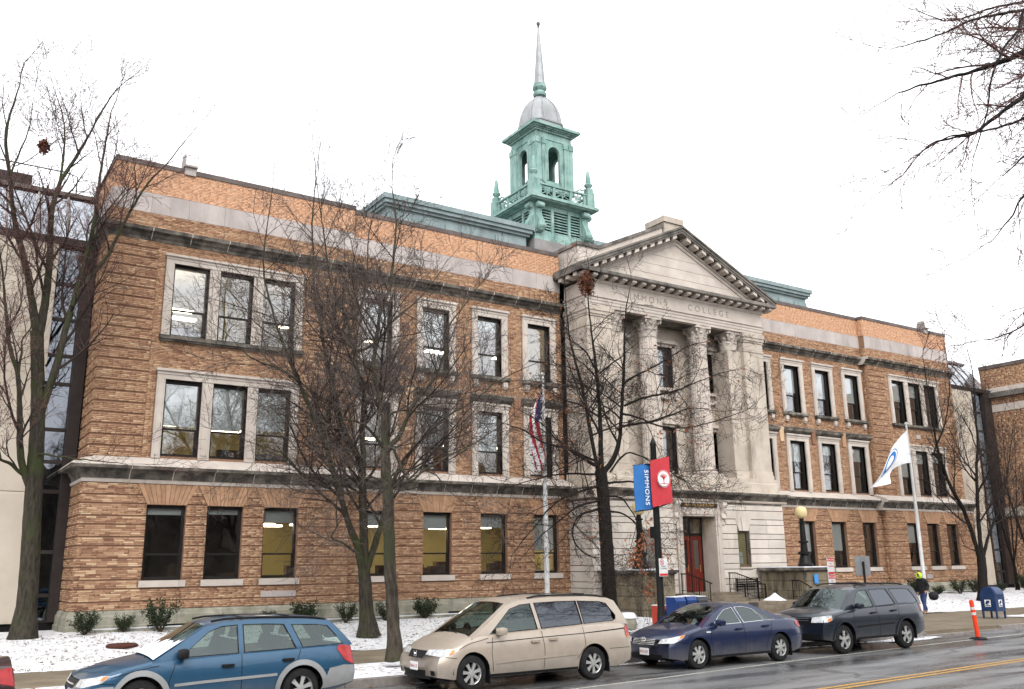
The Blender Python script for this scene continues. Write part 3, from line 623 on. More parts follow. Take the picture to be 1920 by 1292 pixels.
MB().prism([(p[0]-YC+CX0, p[1]) for p in cbelt(YC)], 'y', YC-.3, 32.38, 0, [0, 0, 0, 1, 1, 1, 1, 0, 0, 0, 0]).build('belt_stone', ['stone', 'soot'], BLD)
course('pedestal_stone', [(31.9, 5.69), (YC+.06, 5.69), (YC+.06, 6.12), (YC+.10, 6.15), (YC+.10, 6.36), (31.9, 6.36)], CX0+.1, CX1-.1, 1.9, ['stone'], BLD)
MB().box(CX0+.1, CX0+.5, 31.9, 32.6, 5.69, 6.36).build('pedestal_stone', 'stone', BLD)
MB().box(27.0, 33.8, 31.9, 32.4, 5.7, 6.34).build('portico_floor', 'stone', BLD)
# doorway
dm = 30.53
ds = MB()
ds.box(29.12, 29.48, YC-.06, YC+.9, .98, 4.48).box(31.58, 31.96, YC-.06, YC+.9, .98, 4.48).box(29.12, 31.96, YC-.06, YC+.9, 4.48, 4.84)
ds.box(29.26, 29.40, YC-.09, YC-.05, 1.0, 4.6).box(31.68, 31.84, YC-.09, YC-.05, 1.0, 4.6).box(29.40, 31.68, YC-.09, YC-.05, 4.56, 4.70)
ds.box(29.12, 31.96, YC-.02, YC+.4, 4.84, 5.14); ds.build('door_surround', 'stone_clean', BLD)
for a in (28.96, 31.92):                                   # scrolled consoles beside the door head
    c = MB(); pr = [(YC+.1, 5.14), (YC-.26, 5.14), (YC-.28, 5.0), (YC-.20, 4.85), (YC-.12, 4.62), (YC-.16, 4.45), (YC-.10, 4.34), (YC-.06, 4.1), (YC+.1, 4.1)]
    c.prism(pr, 'x', a, a+.26); c.lathe([(.10, 0), (.10, .28)], (a-.01, YC-.17, 4.99), 10, 0, 'x'); c.lathe([(.07, 0), (.07, .28)], (a-.01, YC-.10, 4.42), 10, 0, 'x'); c.build('console', 'stone_clean', BLD)
MT['sign_black'] = simple('black_sign_board', (0.02, 0.012, 0.008), None, rough=.4); MT['gilt'] = simple('gilt_lettering', (0.42, 0.27, 0.10), None, rough=.4, metal=.3)
sg = MB().box(29.36, 31.74, YC-.075, YC-.03, 4.89, 5.06).build('name_sign', 'sign_black', BLD)
XF = lambda x, y, z: Matrix.Translation((x, y, z)) @ Matrix.Rotation(R_(90), 4, 'X')
text_mesh('MAIN COLLEGE BUILDING', .165, .004, 'gilt', XF(30.55, YC-.08, 4.918), 'sign_lettering', sg, spacing=1.0)
yd = YC+.85
dr = MB(); dr.box(29.5, 31.56, yd, yd+.1, 3.62, 3.74).box(29.5, 29.58, yd, yd+.1, 1.09, 4.48).box(30.72, 30.80, yd, yd+.1, 1.09, 4.48).box(31.48, 31.56, yd, yd+.1, 1.09, 4.48).box(29.5, 31.56, yd, yd+.1, 4.40, 4.48)
fr = dr.build('door_frame', 'frame', BLD)
MB().quad((29.58, yd+.05, 3.74), (31.48, yd+.05, 3.74), (31.48, yd+.05, 4.40), (29.58, yd+.05, 4.40)).build('fanlight_pane', 'glass', fr)
def door(x0, x1):
    d = MB(); w = x1-x0; y = yd+.02
    d.box(x0, x0+.16, y, y+.05, 1.1, 3.6).box(x1-.16, x1, y, y+.05, 1.1, 3.6).box(x0+.16, x1-.16, y, y+.05, 3.42, 3.6).box(x0+.16, x1-.16, y, y+.05, 1.1, 1.32).box(x0+.16, x1-.16, y, y+.05, 1.95, 2.12)
    d.box(x0+.16, x1-.16, y+.02, y+.045, 1.32, 1.95).box(x0+.22, x1-.22, y+.005, y+.03, 1.40, 1.86)
    o = d.build('door', 'wood_red', BLD); MB().quad((x0+.16, y+.025, 2.12), (x1-.16, y+.025, 2.12), (x1-.16, y+.025, 3.42), (x0+.16, y+.025, 3.42)).build('door_pane', 'glass', o)
    MB().tube([(x1-.2, y-.05, 2.0), (x1-.2, y-.05, 2.3)], .015, 6).build('handle', 'gilt', o)
door(29.58, 30.72); door(30.80, 31.48)
MB().box(29.48, 31.58, YC+.9, YC+2.6, 1.0, 1.08).box(29.48, 31.58, YC+2.6, YC+2.7, 1.0, 4.6, 1).box(29.48, 31.58, YC+.96, YC+2.6, 4.5, 4.6, 1).build('lobby_interior', ['carpet', 'wall_yellow'], BLD)
MB().box(30.1, 31.0, YC+1.6, YC+1.9, 4.36, 4.42).build('ceiling_lamp', 'lamp', BLD)
# portico: end piers, responds, two fluted columns, recessed wall with three window bays
YP, YW = 31.05, 32.40; PZ0, PZ1 = 6.36, 13.84
for (a, b, c, d) in ((24.62, 26.05, 26.05, 27.0), (34.72, 36.15, 33.78, 34.72)):
    p = MB(); p.box(a, b, YP, 32.7, PZ0+.42, 12.86); p.box(c, d, YP+.22, 32.38, PZ0+.42, 12.86)
    p.build('portico_pier', 'stone', BLD)
    q = MB(); q.box(a-.06, b+.06, YP-.06, 32.7, PZ0, PZ0+.22).box(a-.03, b+.03, YP-.03, 32.7, PZ0+.22, PZ0+.42); q.box(min(c, d)-.0, d, YP+.16, 32.3, PZ0, PZ0+.40); q.build('pier_base', 'stone', BLD)
    q = MB(); q.box(a-.03, b+.03, YP-.03, 32.7, 12.86, 12.98).box(a, b, YP, 32.7, 12.98, 13.36).box(a-.03, b+.03, YP-.04, 32.7, 13.36, 13.46).box(a-.06, b+.06, YP-.08, 32.7, 13.46, 13.62).box(a-.10, b+.10, YP-.12, 32.7, 13.62, PZ1); q.build('pier_capital', 'stone', BLD)
def leafy(mb, cx, cy, z0, z1, r0, r1, n, off, w):           # a ring of curling acanthus leaves
    for i in range(n):
        a = 2*math.pi*(i+off)/n; ca, sa = math.cos(a), math.sin(a); h = z1-z0
        prof = [(r0, 0), (r0+.03, .4*h), (r0+(r1-r0)*.5, .78*h), (r1, h), (r1+.03, .86*h)]; wd = [w, w*1.05, w*.9, w*.6, w*.3]
        vs = []
        for (r, zz), ww in zip(prof, wd):
            for s in (-1, 0, 1): vs.append((cx+ca*(r+(.02 if s == 0 else 0))-sa*s*ww/2, cy+sa*(r+(.02 if s == 0 else 0))+ca*s*ww/2, z0+zz))
        mb.add(vs, [(k*3+q, k*3+q+1, k*3+q+4, k*3+q+3) for k in range(4) for q in range(2)])
def capital(cx, cy, z0, z1, r, name, parent, half=False):
    m = MB(); h = z1-z0
    m.lathe([(r*1.04, 0), (r*1.10, .04*h), (r*.98, .07*h), (r*.95, .4*h), (r*1.05, .72*h), (r*1.22, .86*h)], (cx, cy, z0), 20)
    leafy(m, cx, cy, z0+.05*h, z0+.40*h, r*1.0, r*1.28, 8, 0, r*.72); leafy(m, cx, cy, z0+.05*h, z0+.68*h, r*1.0, r*1.34, 8, .5, r*.62)
    for i in range(4):
        a = math.pi/4+i*math.pi/2; c, s = math.cos(a), math.sin(a)
        pts = [(cx+c*rr, cy+s*rr, z0+zz*h) for rr, zz in ((r*1.0, .55), (r*1.12, .72), (r*1.38, .84), (r*1.52, .80), (r*1.50, .70), (r*1.40, .70))]
        m.tube(pts, [.035, .045, .055, .06, .05, .03], 6)
    ab = []
    for i in range(4):
        a = math.pi/4+i*math.pi/2; b = a+math.pi/4
        ab += [(cx+math.cos(a-.07)*r*1.68, cy+math.sin(a-.07)*r*1.68), (cx+math.cos(a+.07)*r*1.68, cy+math.sin(a+.07)*r*1.68), (cx+math.cos(b)*r*1.16, cy+math.sin(b)*r*1.16)]
    m.prism(ab, 'z', z0+.87*h, z1); return m.build(name, 'stone_clean', parent, 35)
def column(cx, cy):
    r0, r1 = .49, .42; m = MB(); z0 = PZ0+.42; H = 12.86-z0; n = 24*6
    prof = [(r0+(r1-r0)*(t**1.6), t*H) for t in (0, .02, .2, .4, .6, .8, .985, 1)]
    def fl(a, z):
        if z < .1 or z > H-.08: return 1.0
        t = (a*24/(2*math.pi)) % 1.0; return 1.0-.075*(1-((t-.5)/.5)**4 if True else 0)*(1 if .12 < t < .88 else 0)
    m.lathe(prof, (cx, cy, z0), n, 0, 'z', 0, fl); o = m.build('column', 'stone_clean', BLD)
    MB().box(cx-.64, cx+.64, cy-.64, cy+.64, PZ0, PZ0+.16).lathe([(.63, 0), (.65, .05), (.63, .10), (.53, .12), (.53, .15), (.57, .18), (.57, .22), (.50, .26)], (cx, cy, PZ0+.16), 28).build('column_base', 'stone_clean', o, 40)
    capital(cx, cy, 12.86, PZ1, r1, 'column_capital', o)
column(28.72, 31.58); column(32.02, 31.58)
for cx in (26.55, 34.22): capital(cx, 31.62, 12.86, PZ1, .40, 'respond_capital', BLD)
PWIN = [(26.68, 27.93), (29.74, 31.0), (32.86, 34.11)]
pw = MB(); ph = [(a, b, 6.36, 8.80) for a, b in PWIN]+[(a, b, 10.75, 12.82) for a, b in PWIN]
wall_grid(pw, 26.0, 34.75, YW, YW+.3, 6.3, 14.0, ph); pw.build('portico_wall', 'stone', BLD)
for a, b in PWIN:
    for z0, z1 in ((6.36, 8.80), (10.75, 12.82)):
        window(a, b, z0, z1, YW, 0, .16); s = MB()
        s.box(a-.16, a, YW-.06, YW+.1, z0, z1+.1).box(b, b+.16, YW-.06, YW+.1, z0, z1+.1).box(a-.16, b+.16, YW-.06, YW+.1, z1, z1+.16).box(a-.26, b+.26, YW-.20, YW+.1, z1+.16, z1+.32)
        if z0 > 9:
            s.box(a-.24, b+.24, YW-.22, YW+.1, z0-.16, z0)
            for c in (a-.16, b-.04): s.box(c, c+.2, YW-.16, YW+.05, z0-.55, z0-.16)
            s.lathe([(.05, 0), (.12, .03), (.05, .06)], ((a+b)/2, YW-.1, z0-.45), 8)
            s.tube([(a+.1, YW-.07, z0-.30), (a+.35, YW-.1, z0-.48), ((a+b)/2, YW-.12, z0-.54), (b-.35, YW-.1, z0-.48), (b-.1, YW-.07, z0-.30)], [.05, .09, .11, .09, .05], 6)
        s.build('window_surround', 'stone_clean', BLD)
room(26.1, 34.7, YW+.34, 5.8, 9.4, 'wall_dim', []); room(26.1, 34.7, YW+.34, 10.2, 13.6, 'wall_dim', [])
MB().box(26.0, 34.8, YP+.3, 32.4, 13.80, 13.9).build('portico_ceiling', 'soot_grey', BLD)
# entablature
EX0, EX1 = 24.55, 36.22
en = MB(); 
en.box(EX0, EX1, YP, 32.6, PZ1, 13.98).box(EX0-.02, EX1+.02, YP-.025, 32.6, 13.98, 14.13).box(EX0-.04, EX1+.04, YP-.05, 32.6, 14.13, 14.27).box(EX0-.09, EX1+.09, YP-.10, 32.6, 14.27, 14.33); en.build('architrave', 'stone_clean', BLD)
fz = MB().box(EX0, EX1, YP, 32.6, 14.33, 14.98).build('frieze', 'stone_clean', BLD)
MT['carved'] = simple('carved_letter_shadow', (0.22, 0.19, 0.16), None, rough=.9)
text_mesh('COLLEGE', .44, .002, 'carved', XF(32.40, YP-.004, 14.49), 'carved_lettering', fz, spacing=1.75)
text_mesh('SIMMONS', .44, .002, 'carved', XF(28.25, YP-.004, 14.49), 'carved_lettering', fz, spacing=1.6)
bedm = [(YP+.4, 14.98), (YP-.03, 14.98), (YP-.08, 15.03), (YP-.10, 15.10), (YP+.4, 15.10)]
MB().prism(bedm, 'x', EX0-.08, EX1+.08).build('bed_moulding', 'stone_clean', BLD)
YF = 30.46
def hc(y): return [(y+1.2, 15.27), (y+.02, 15.27), (y, 15.30), (y, 15.42), (y+.06, 15.46), (y+1.2, 15.52)]
course('cornice_stone', hc(YF), 23.98, 36.80, 1.6, ['soot_grey'], BLD)
MB().prism([(p[0]-YF+23.98, p[1]) for p in hc(YF)], 'y', YF+.02, 32.68).build('cornice_stone', 'soot_grey', BLD)
def modillion(x, y, z, w=.24, l=.52):
    return MB().prism([(y+l, z+.165), (y+.06, z+.165), (y+.04, z+.06), (y+.12, z+.02), (y+l, z-.02)], 'x', x-w/2, x+w/2).build('modillion', 'stone_clean', BLD)
nm = 22
for i in range(nm): modillion(24.28+i*(36.5-24.28)/(nm-1), YF+.06, 15.10)
for j in range(3): MB().box(24.02, 24.5, 30.95+j*.56, 31.19+j*.56, 15.10, 15.265).build('modillion', 'stone_clean', BLD)
MB().box(EX0-.02, EX1+.02, YP+.06, 32.6, 15.1, 15.3).build('cornice_core', 'soot_grey', BLD)
# pediment
AZ, BZ, XL, XR = 18.50, 15.50, 23.93, 36.83; sl = (AZ-BZ)/(CM-XL)
MB().prism([(XL+.9, 15.50), (XR-.9, 15.50), (CM, 17.95)], 'y', YP+.02, 31.8).build('tympanum', 'stone_clean', BLD)
for i in range(1, 4):
    zz = 15.5+i*.5; hw = (17.7-zz)/sl
    MB().box(CM-hw, CM+hw, YP+.012, YP+.03, zz, zz+.008).build('tympanum_joint', 'soot_grey', BLD)
for s in (-1, 1):
    def Q(t, d): # t along the rake from eave (0) to apex (1), d below the top edge
        x = (XL if s < 0 else XR); return (x+(CM-x)*t, BZ+.12+(AZ-BZ-.06)*t-d)
    for k in range(4):
        t0, t1 = k/4, (k+1)/4
        m = MB()
        for (d0, d1, ya, yb) in ((0, .10, YF-.06, 32.6), (.10, .24, YF, 32.6), (.24, .34, YF+.04, 32.4)):
            a, b, c, d = Q(t0, d0), Q(t1, d0), Q(t1, d1), Q(t0, d1)
            if k == 3: b = (CM, b[1]); c = (CM, c[1])
            m.prism([a, b, c, d], 'y', ya, yb)
        m.build('raking_cornice_stone', 'soot_grey', BLD)
    m = MB(); a, b, c, d = Q(.04, .50), Q(1, .50), Q(1, .62), Q(.08, .62); m.prism([a, b, c, d], 'y', YP-.08, 31.6)
    a, b, c, d = Q(.06, .62), Q(1, .62), Q(1, .80), Q(.10, .80); m.prism([a, b, c, d], 'y', YP-.03, 31.6); m.build('raking_bed_moulding', 'stone_clean', BLD)
    for i in range(12):
        t = .07+i*.078; p0 = Q(t, .34); w = .13
        x0, x1 = p0[0]-w, p0[0]+w; zz = lambda xx: p0[1]+(xx-p0[0])*sl*(1 if s < 0 else -1)
        MB().prism([(x0, zz(x0)), (x1, zz(x1)), (x1, zz(x1)-.17), (x0, zz(x0)-.17)], 'y', YF+.08, YP-.03).build('modillion', 'stone_clean', BLD)
# stone parapet stepping up behind the pediment, and block at the peak
ya = 31.42
prof = [(24.52, 15.6), (24.52, 16.78), (25.75, 16.78), (29.9, 18.72), (29.9, 18.2), (30.9, 18.2), (30.9, 18.72), (35.0, 16.78), (36.25, 16.78), (36.25, 15.6)]
MB().prism(prof, 'y', ya, ya+.4).build('attic_parapet', 'stone_clean', BLD)
MB().box(24.52, 24.9, ya+.4, 33.2, 15.6, 16.78).build('attic_parapet', 'stone_clean', BLD)
cp = MB(); cp.box(24.44, 24.98, ya-.08, 33.3, 16.78, 16.95); cp.box(24.98, 25.75, ya-.08, ya+.48, 16.78, 16.95)
cp.prism([(25.75, 16.78), (25.75, 16.95), (29.9, 18.89), (29.9, 18.72)], 'y', ya-.08, ya+.48); cp.prism([(35.0, 16.78), (35.0, 16.95), (30.9, 18.89), (30.9, 18.72)], 'y', ya-.08, ya+.48); cp.box(35.0, 36.3, ya-.08, ya+.48, 16.78, 16.95)
cp.build('parapet_coping', 'soot_grey', BLD)
MB().box(29.95, 31.1, ya-.12, ya+1.1, 18.1, 19.0).box(29.86, 31.2, ya-.2, ya+1.2, 19.0, 19.3).build('peak_block', 'stone', BLD)
# ------------------------------------------------------------------ entrance steps, piers, railings
STEP = root('entrance_steps', (30.3, 28.5, .17), 'broad wet stone steps leading up to the red entrance door', 'steps')
for i in range(4):                                         # lower flight, landing, then three steps up to the door
    y0 = 26.95+i*.34; zt = .17+(i+1)*.1375
    for a, b in ((26.4, 28.9), (28.92, 31.6), (31.62, 34.15)): block('step_stone', a, b, y0, (y0+.40 if i < 3 else YC-.08), zt-.1375+.003, zt, 'step', STEP)
for i in range(3):
    zt = .72+(i+1)*.121
    for a, b in ((28.75, 30.5), (30.52, 32.2)): block('step_stone', a, b, 29.45+i*.32, (YC-.10 if i < 2 else YC-.10), zt-.121+.003, zt, 'step', STEP)
for a, b in ((29.5, 30.5), (30.52, 31.56)): block('step_stone', a, b, YC-.095, YC+.86, .985, 1.085, 'step', STEP)
def pier(x0, x1, label, grp):
    r = root('lamp_pier', ((x0+x1)/2, 29, .17), label, 'pier', grp)
    for (za, zb, e) in ((.12, .60, .06), (.61, 1.10, .06), (1.11, 1.52, 0), (1.53, 1.94, 0)):
        block('stone_block', x0-e, (x0+x1)/2-.003, 28.0-e, 30.55, za, zb, 'pier_stone', r); block('stone_block', (x0+x1)/2+.003, x1+e, 28.0-e, 30.55, za, zb, 'pier_stone', r)
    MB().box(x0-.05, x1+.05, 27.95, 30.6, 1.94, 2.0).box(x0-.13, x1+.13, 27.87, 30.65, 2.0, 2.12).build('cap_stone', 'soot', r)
    sn = MB().box(x0-.11, x1+.11, 27.89, 30.6, 2.12, 2.165).build('snow_layer', 'snow', r); return r
pier(24.55, 26.30, 'mossy stone pier left of the entrance steps with a black lamp on top', 'lamp piers')
pier(34.20, 35.95, 'stained stone pier right of the entrance steps under the yellow globe lamp', 'lamp piers')
MT['globe'] = simple('frosted_globe', (0.62, 0.50, 0.26), (0.55, 0.45, 0.24), 3, .35)
def globe_lamp(x, y, z, label):
    r = root('globe_lamp', (x, y, z), label, 'lamp', 'globe lamps on the piers')
    MB().lathe([(.34, 0), (.36, .10), (.30, .16), (.24, .40), (.20, .52), (.30, .56), (.30, .64), (.17, .70), (.15, 1.05), (.22, 1.08), (.22, 1.14), (.14, 1.18), (.12, 1.95), (.19, 2.0), (.10, 2.06), (.10, 2.18)], (x, y, z), 16).build('post', 'black', r, 35)
    MB().lathe([(.03, 0), (.14, .02), (.22, .09), (.265, .19), (.28, .30), (.265, .41), (.22, .50), (.13, .56), (.02, .575)], (x, y, z+2.17), 20).build('globe', 'globe', r, 60); return r
globe_lamp(35.06, 28.6, 2.16, 'black lamp post with pale yellow globe on the right hand pier')
globe_lamp(25.30, 28.9, 2.16, 'black lamp post on the left hand pier partly behind the banner pole')
def railing(x, label, ya=28.75, yb=30.5, zlo=.72, zhi=1.08, rise=.84):
    r = root('stair_railing', (x, ya, zlo), label, 'railing', 'iron stair railings'); ym = yb-.45
    P = [(x, ya-.12, zlo+rise-.04), (x, ya, zlo+rise), (x, ym, zhi+rise), (x, yb, zhi+rise)]; MB().tube(P, .026, 6).build('handrail', 'black', r)
    MB().tube([(a, b, c-.72) for a, b, c in P[1:]], .014, 5).build('lower_rail', 'black', r)
    zt = lambda y: zlo+rise+(zhi-zlo)*min(1, (y-ya)/(ym-ya))
    for y in (ya, (ya+ym)/2, yb-.05): MB().tube([(x, y, zt(y)-rise-.02), (x, y, zt(y))], .024, 6).build('post', 'black', r)
    n = int((yb-ya)/.13)
    for i in range(1, n): y = ya+(yb-ya)*i/n; MB().tube([(x, y, zt(y)-.72), (x, y, zt(y))], .010, 4).build('baluster', 'black', r)
railing(29.0, 'thin black iron railing on the steps left of the red door'); railing(31.98, 'thin black iron railing on the steps right of the red door')
railing(34.0, 'thin black iron railing against the right hand stone pier', 27.0, 28.6, .2, .72)
b = root('bench', (33.2, 30.2, .72), 'dark slatted bench on the landing right of the door', 'bench')
for i in range(4): MB().box(32.45, 33.95, 30.05+i*.11, 30.13+i*.11, 1.16, 1.19).build('seat_slat', 'frame', b)
for i in range(4): MB().box(32.45, 33.95, 30.50, 30.53, 1.26+i*.10, 1.33+i*.10).build('back_slat', 'frame', b)
for x in (32.5, 33.86): MB().box(x, x+.05, 30.03, 30.08, .72, 1.16).box(x, x+.05, 30.48, 30.54, .72, 1.66).box(x, x+.05, 30.03, 30.5, 1.36, 1.41).box(x, x+.05, 30.03, 30.08, 1.16, 1.36).build('leg', 'black', b)
mb = MB(); mb.lathe([(.52, 0), (.40, .07), (.22, .16), (.10, .26), (.03, .32)], (33.0, 28.75, .715), 14, 0, 'z', 0, lambda a, z: 1+.12*math.sin(3*a+z*9)); tag(mb.build('snow_heap', 'snow', None, 60), 'small cone of shovelled snow on the steps before the bench', 'snow heap')
# ------------------------------------------------------------------ cupola tower (part of the building)
TX, TY = 30.22, 42.1
def sq(mb, h, z0, z1, mi=0): return mb.box(TX-h, TX+h, TY-h, TY+h, z0, z1, mi)
SIDES = [(0, -1), (-1, 0), (0, 1), (1, 0)]                 # outward directions: front, west, back, east
def onside(s, u, d, z):                                    # u along the face (left to right seen from outside), d outward distance from the axis
    dx, dy = s; return (TX+dx*d-dy*u*1.0, TY+dy*d+dx*u*1.0, z)
def sbox(mb, s, u0, u1, d0, d1, z0, z1, mi=0):
    a = onside(s, u0, d0, z0); b = onside(s, u1, d1, z1)
    return mb.box(min(a[0], b[0]), max(a[0], b[0]), min(a[1], b[1]), max(a[1], b[1]), z0, z1, mi)
m = MB(); sq(m, 2.10, 16.0, 20.55); m.build('tower_plinth', 'roofing', BLD)
m = MB(); sq(m, 1.70, 20.2, 22.9); m.build('tower_louvre_core', 'copper_dark', BLD)
m = MB(); sq(m, 2.02, 20.55, 20.75); sq(m, 1.95, 20.75, 20.95); m.build('tower_base_moulding', 'copper', BLD)
m = MB()
for s in SIDES:
    if s in ((0, 1), (1, 0)): sbox(m, s, -1.9, 1.9, 1.6, 1.86, 20.95, 22.86); continue
    for u0, u1 in ((-1.86, -1.42), (-.70, -.52), (.52, .70), (1.42, 1.86)): sbox(m, s, u0, u1, 1.70, 1.88, 20.95, 22.86)
    sbox(m, s, -1.42, 1.42, 1.70, 1.86, 20.95, 21.18); sbox(m, s, -1.42, 1.42, 1.70, 1.86, 22.58, 22.86)
m.build('louvre_frame', 'copper', BLD)
for s in SIDES[:2]:
    for u0, u1 in ((-1.42, -.70), (-.52, .52), (.70, 1.42)):
        for k in range(8):
            z = 21.20+k*.172; a, b = onside(s, u0, 1.84, z), onside(s, u1, 1.84, z); c, d = onside(s, u1, 1.72, z+.11), onside(s, u0, 1.72, z+.11)
            q = MB(); q.add([a, b, c, d, (a[0], a[1], a[2]+.03), (b[0], b[1], b[2]+.03), (c[0], c[1], c[2]+.03), (d[0], d[1], d[2]+.03)], [(0,3,2,1),(4,5,6,7),(0,1,5,4),(1,2,6,5),(2,3,7,6),(3,0,4,7)]); q.build('louvre', 'copper', BLD)
# scrolled consoles in pairs at the corners
def scroll(s, u):
    pr = [(1.86, 22.86), (2.20, 22.86), (2.22, 22.62), (2.06, 22.50), (2.02, 22.20), (2.16, 21.90), (2.34, 21.62), (2.38, 21.32), (2.24, 21.08), (1.86, 21.02)]
    mb = MB(); n = len(pr); vs = [onside(s, u-.19, d, z) for d, z in pr]+[onside(s, u+.19, d, z) for d, z in pr]
    mb.add(vs, [tuple(range(n)), tuple(range(2*n-1, n-1, -1))]+[(i, n+i, n+(i+1) % n, (i+1) % n) for i in range(n)])
    for (d, z, r) in ((2.14, 22.66, .17), (2.20, 21.36, .22)):
        p = [onside(s, u+t, d, z) for t in (-.23, .23)]; mb.tube(p, r, 10); mb.tube([onside(s, u+t, d, z) for t in (-.26, .26)], r*.45, 8)
    for t in (-.1, 0, .1): mb.tube([onside(s, u+t, d+.015, z) for d, z in pr[3:9]], .03, 5)
    return mb.build('scroll_console', 'copper', BLD, 40)
for s in SIDES[:2]:
    for u in (-1.68, 1.68): scroll(s, u)
scroll((1, 0), 1.68); scroll((1, 0), -1.68)
m = MB(); sq(m, 2.0, 22.86, 22.95); sq(m, 2.36, 22.95, 23.02); sq(m, 2.46, 23.02, 23.16); sq(m, 2.40, 23.16, 23.22); m.build('balcony_cornice', 'copper', BLD)
# pierced balustrade
m = MB()
for s in SIDES:
    sbox(m, s, -2.12, 2.12, 2.02, 2.14, 23.22, 23.36); sbox(m, s, -2.16, 2.16, 2.0, 2.17, 23.98, 24.08)
    for u in (-1.62, -.62, .62, 1.62): sbox(m, s, u-.09, u+.09, 2.03, 2.13, 23.36, 23.98)
m.build('balustrade_rail', 'copper', BLD)
for s in SIDES[:2]+[(1, 0)]:
    for u0, u1 in ((-1.53, -.71), (-.53, .53), (.71, 1.53)):
        mb = MB(); um = (u0+u1)/2; zc = 23.67
        for (a, b) in (((u0, 23.38), (u1, 23.96)), ((u0, 23.96), (u1, 23.38)), ((um, 23.36), (um, 23.98)), ((u0, zc), (u1, zc))): mb.tube([onside(s, a[0], 2.08, a[1]), onside(s, b[0], 2.08, b[1])], .035, 4)
        mb.tube([onside(s, um+.17*math.cos(t*.6283), 2.08, zc+.17*math.sin(t*.6283)) for t in range(11)], .035, 4); mb.build('pierced_panel', 'copper', BLD)
for sx in (-1, 1):
    for sy in (-1, 1):
        cx, cy = TX+sx*2.02, TY+sy*2.02
        p = MB().box(cx-.26, cx+.26, cy-.26, cy+.26, 23.22, 24.20).box(cx-.20, cx+.20, cy-.20, cy+.20, 24.20, 24.48).build('corner_pedestal', 'copper', BLD)
        MB().lathe([(.10, 0), (.12, .06), (.24, .18), (.26, .28), (.15, .38), (.17, .44), (.10, 1.05), (.08, 1.16), (.02, 1.22)], (cx, cy, 24.48), 10).build('finial', 'copper', p, 40)
        mb = MB()
        for (ex, ey) in ((-sx, 0), (0, -sy)):
            mb.tube([(cx+ex*t, cy+ey*t, 24.08+z) for t, z in ((.25, .36), (.42, .22), (.62, .26), (.78, .16), (.95, .05))], .05, 5)
        mb.build('scrollwork', 'copper', p)
# belfry: four open arches between paired pilasters
m = MB(); BH = 1.32
def arch_face(s):
    mb = MB(); hw, z0, zs, zt, t = .42, 24.75, 26.58, 27.45, .16; na = 10
    for d0, d1 in ((BH-t, BH),):
        sbox(mb, s, -1.0, -hw, d0, d1, z0-.6, zt); sbox(mb, s, hw, 1.0, d0, d1, z0-.6, zt); sbox(mb, s, -hw, hw, d0, d1, z0-.6, z0)
        for i in range(na):
            a0, a1 = math.pi*i/na, math.pi*(i+1)/na
            p = [(hw*math.cos(a0), zs+hw*math.sin(a0)), (hw*math.cos(a1), zs+hw*math.sin(a1)), (hw*math.cos(a1), zt), (hw*math.cos(a0), zt)]
            vs = [onside(s, u, d1, z) for u, z in p]+[onside(s, u, d0, z) for u, z in p]
            mb.add(vs, [(0, 1, 2, 3), (7, 6, 5, 4), (0, 4, 5, 1), (1, 5, 6, 2), (2, 6, 7, 3), (3, 7, 4, 0)])
    pts = [onside(s, -hw-.05, BH+.01, z0), onside(s, -hw-.05, BH+.01, zs)]+[onside(s, (hw+.05)*math.cos(math.pi-math.pi*i/10), BH+.01, zs+(hw+.05)*math.sin(math.pi*i/10)) for i in range(11)]+[onside(s, hw+.05, BH+.01, z0)]
    mb.tube(pts, .05, 5); return mb.build('belfry_arch', 'copper', BLD)
for s in SIDES: arch_face(s)
for sx in (-1, 1):
    for sy in (-1, 1):
        cx, cy = TX+sx*1.18, TY+sy*1.18; mb = MB(); mb.box(cx-.22, cx+.22, cy-.22, cy+.22, 24.1, 27.45)
        for (ax, k) in (('x', 0), ('y', 1)):
            for q in (.06, -.36):
                if k == 0: x = cx+sx*q; mb.box(x-.11, x+.11, TY+sy*1.28-.14, TY+sy*1.28+.14, 24.3, 27.15); mb.box(x-.15, x+.15, TY+sy*1.28-.18, TY+sy*1.28+.18, 27.05, 27.4); mb.box(x-.15, x+.15, TY+sy*1.28-.18, TY+sy*1.28+.18, 24.1, 24.36)
                else: y = cy+sy*q; mb.box(TX+sx*1.28-.14, TX+sx*1.28+.14, y-.11, y+.11, 24.3, 27.15); mb.box(TX+sx*1.28-.18, TX+sx*1.28+.18, y-.15, y+.15, 27.05, 27.4); mb.box(TX+sx*1.28-.18, TX+sx*1.28+.18, y-.15, y+.15, 24.1, 24.36)
        mb.build('corner_pilasters', 'copper', BLD)
m = MB(); sq(m, 1.30, 24.08, 24.2); m.build('belfry_floor', 'copper_dark', BLD)
m = MB(); sq(m, 1.36, 27.42, 27.60); sq(m, 1.33, 27.60, 27.88); sq(m, 1.44, 27.88, 27.96); sq(m, 1.62, 28.06, 28.14); sq(m, 1.76, 28.14, 28.30); sq(m, 1.66, 28.30, 28.36); m.build('belfry_entablature', 'copper', BLD)
m = MB()
for s in SIDES:
    for i in range(24): u = -1.5+i*.1304; sbox(m, s, u-.035, u+.035, 1.44, 1.54, 27.97, 28.06)
sq(m, 1.44, 27.96, 28.06); m.build('dentil_course', 'copper', BLD)
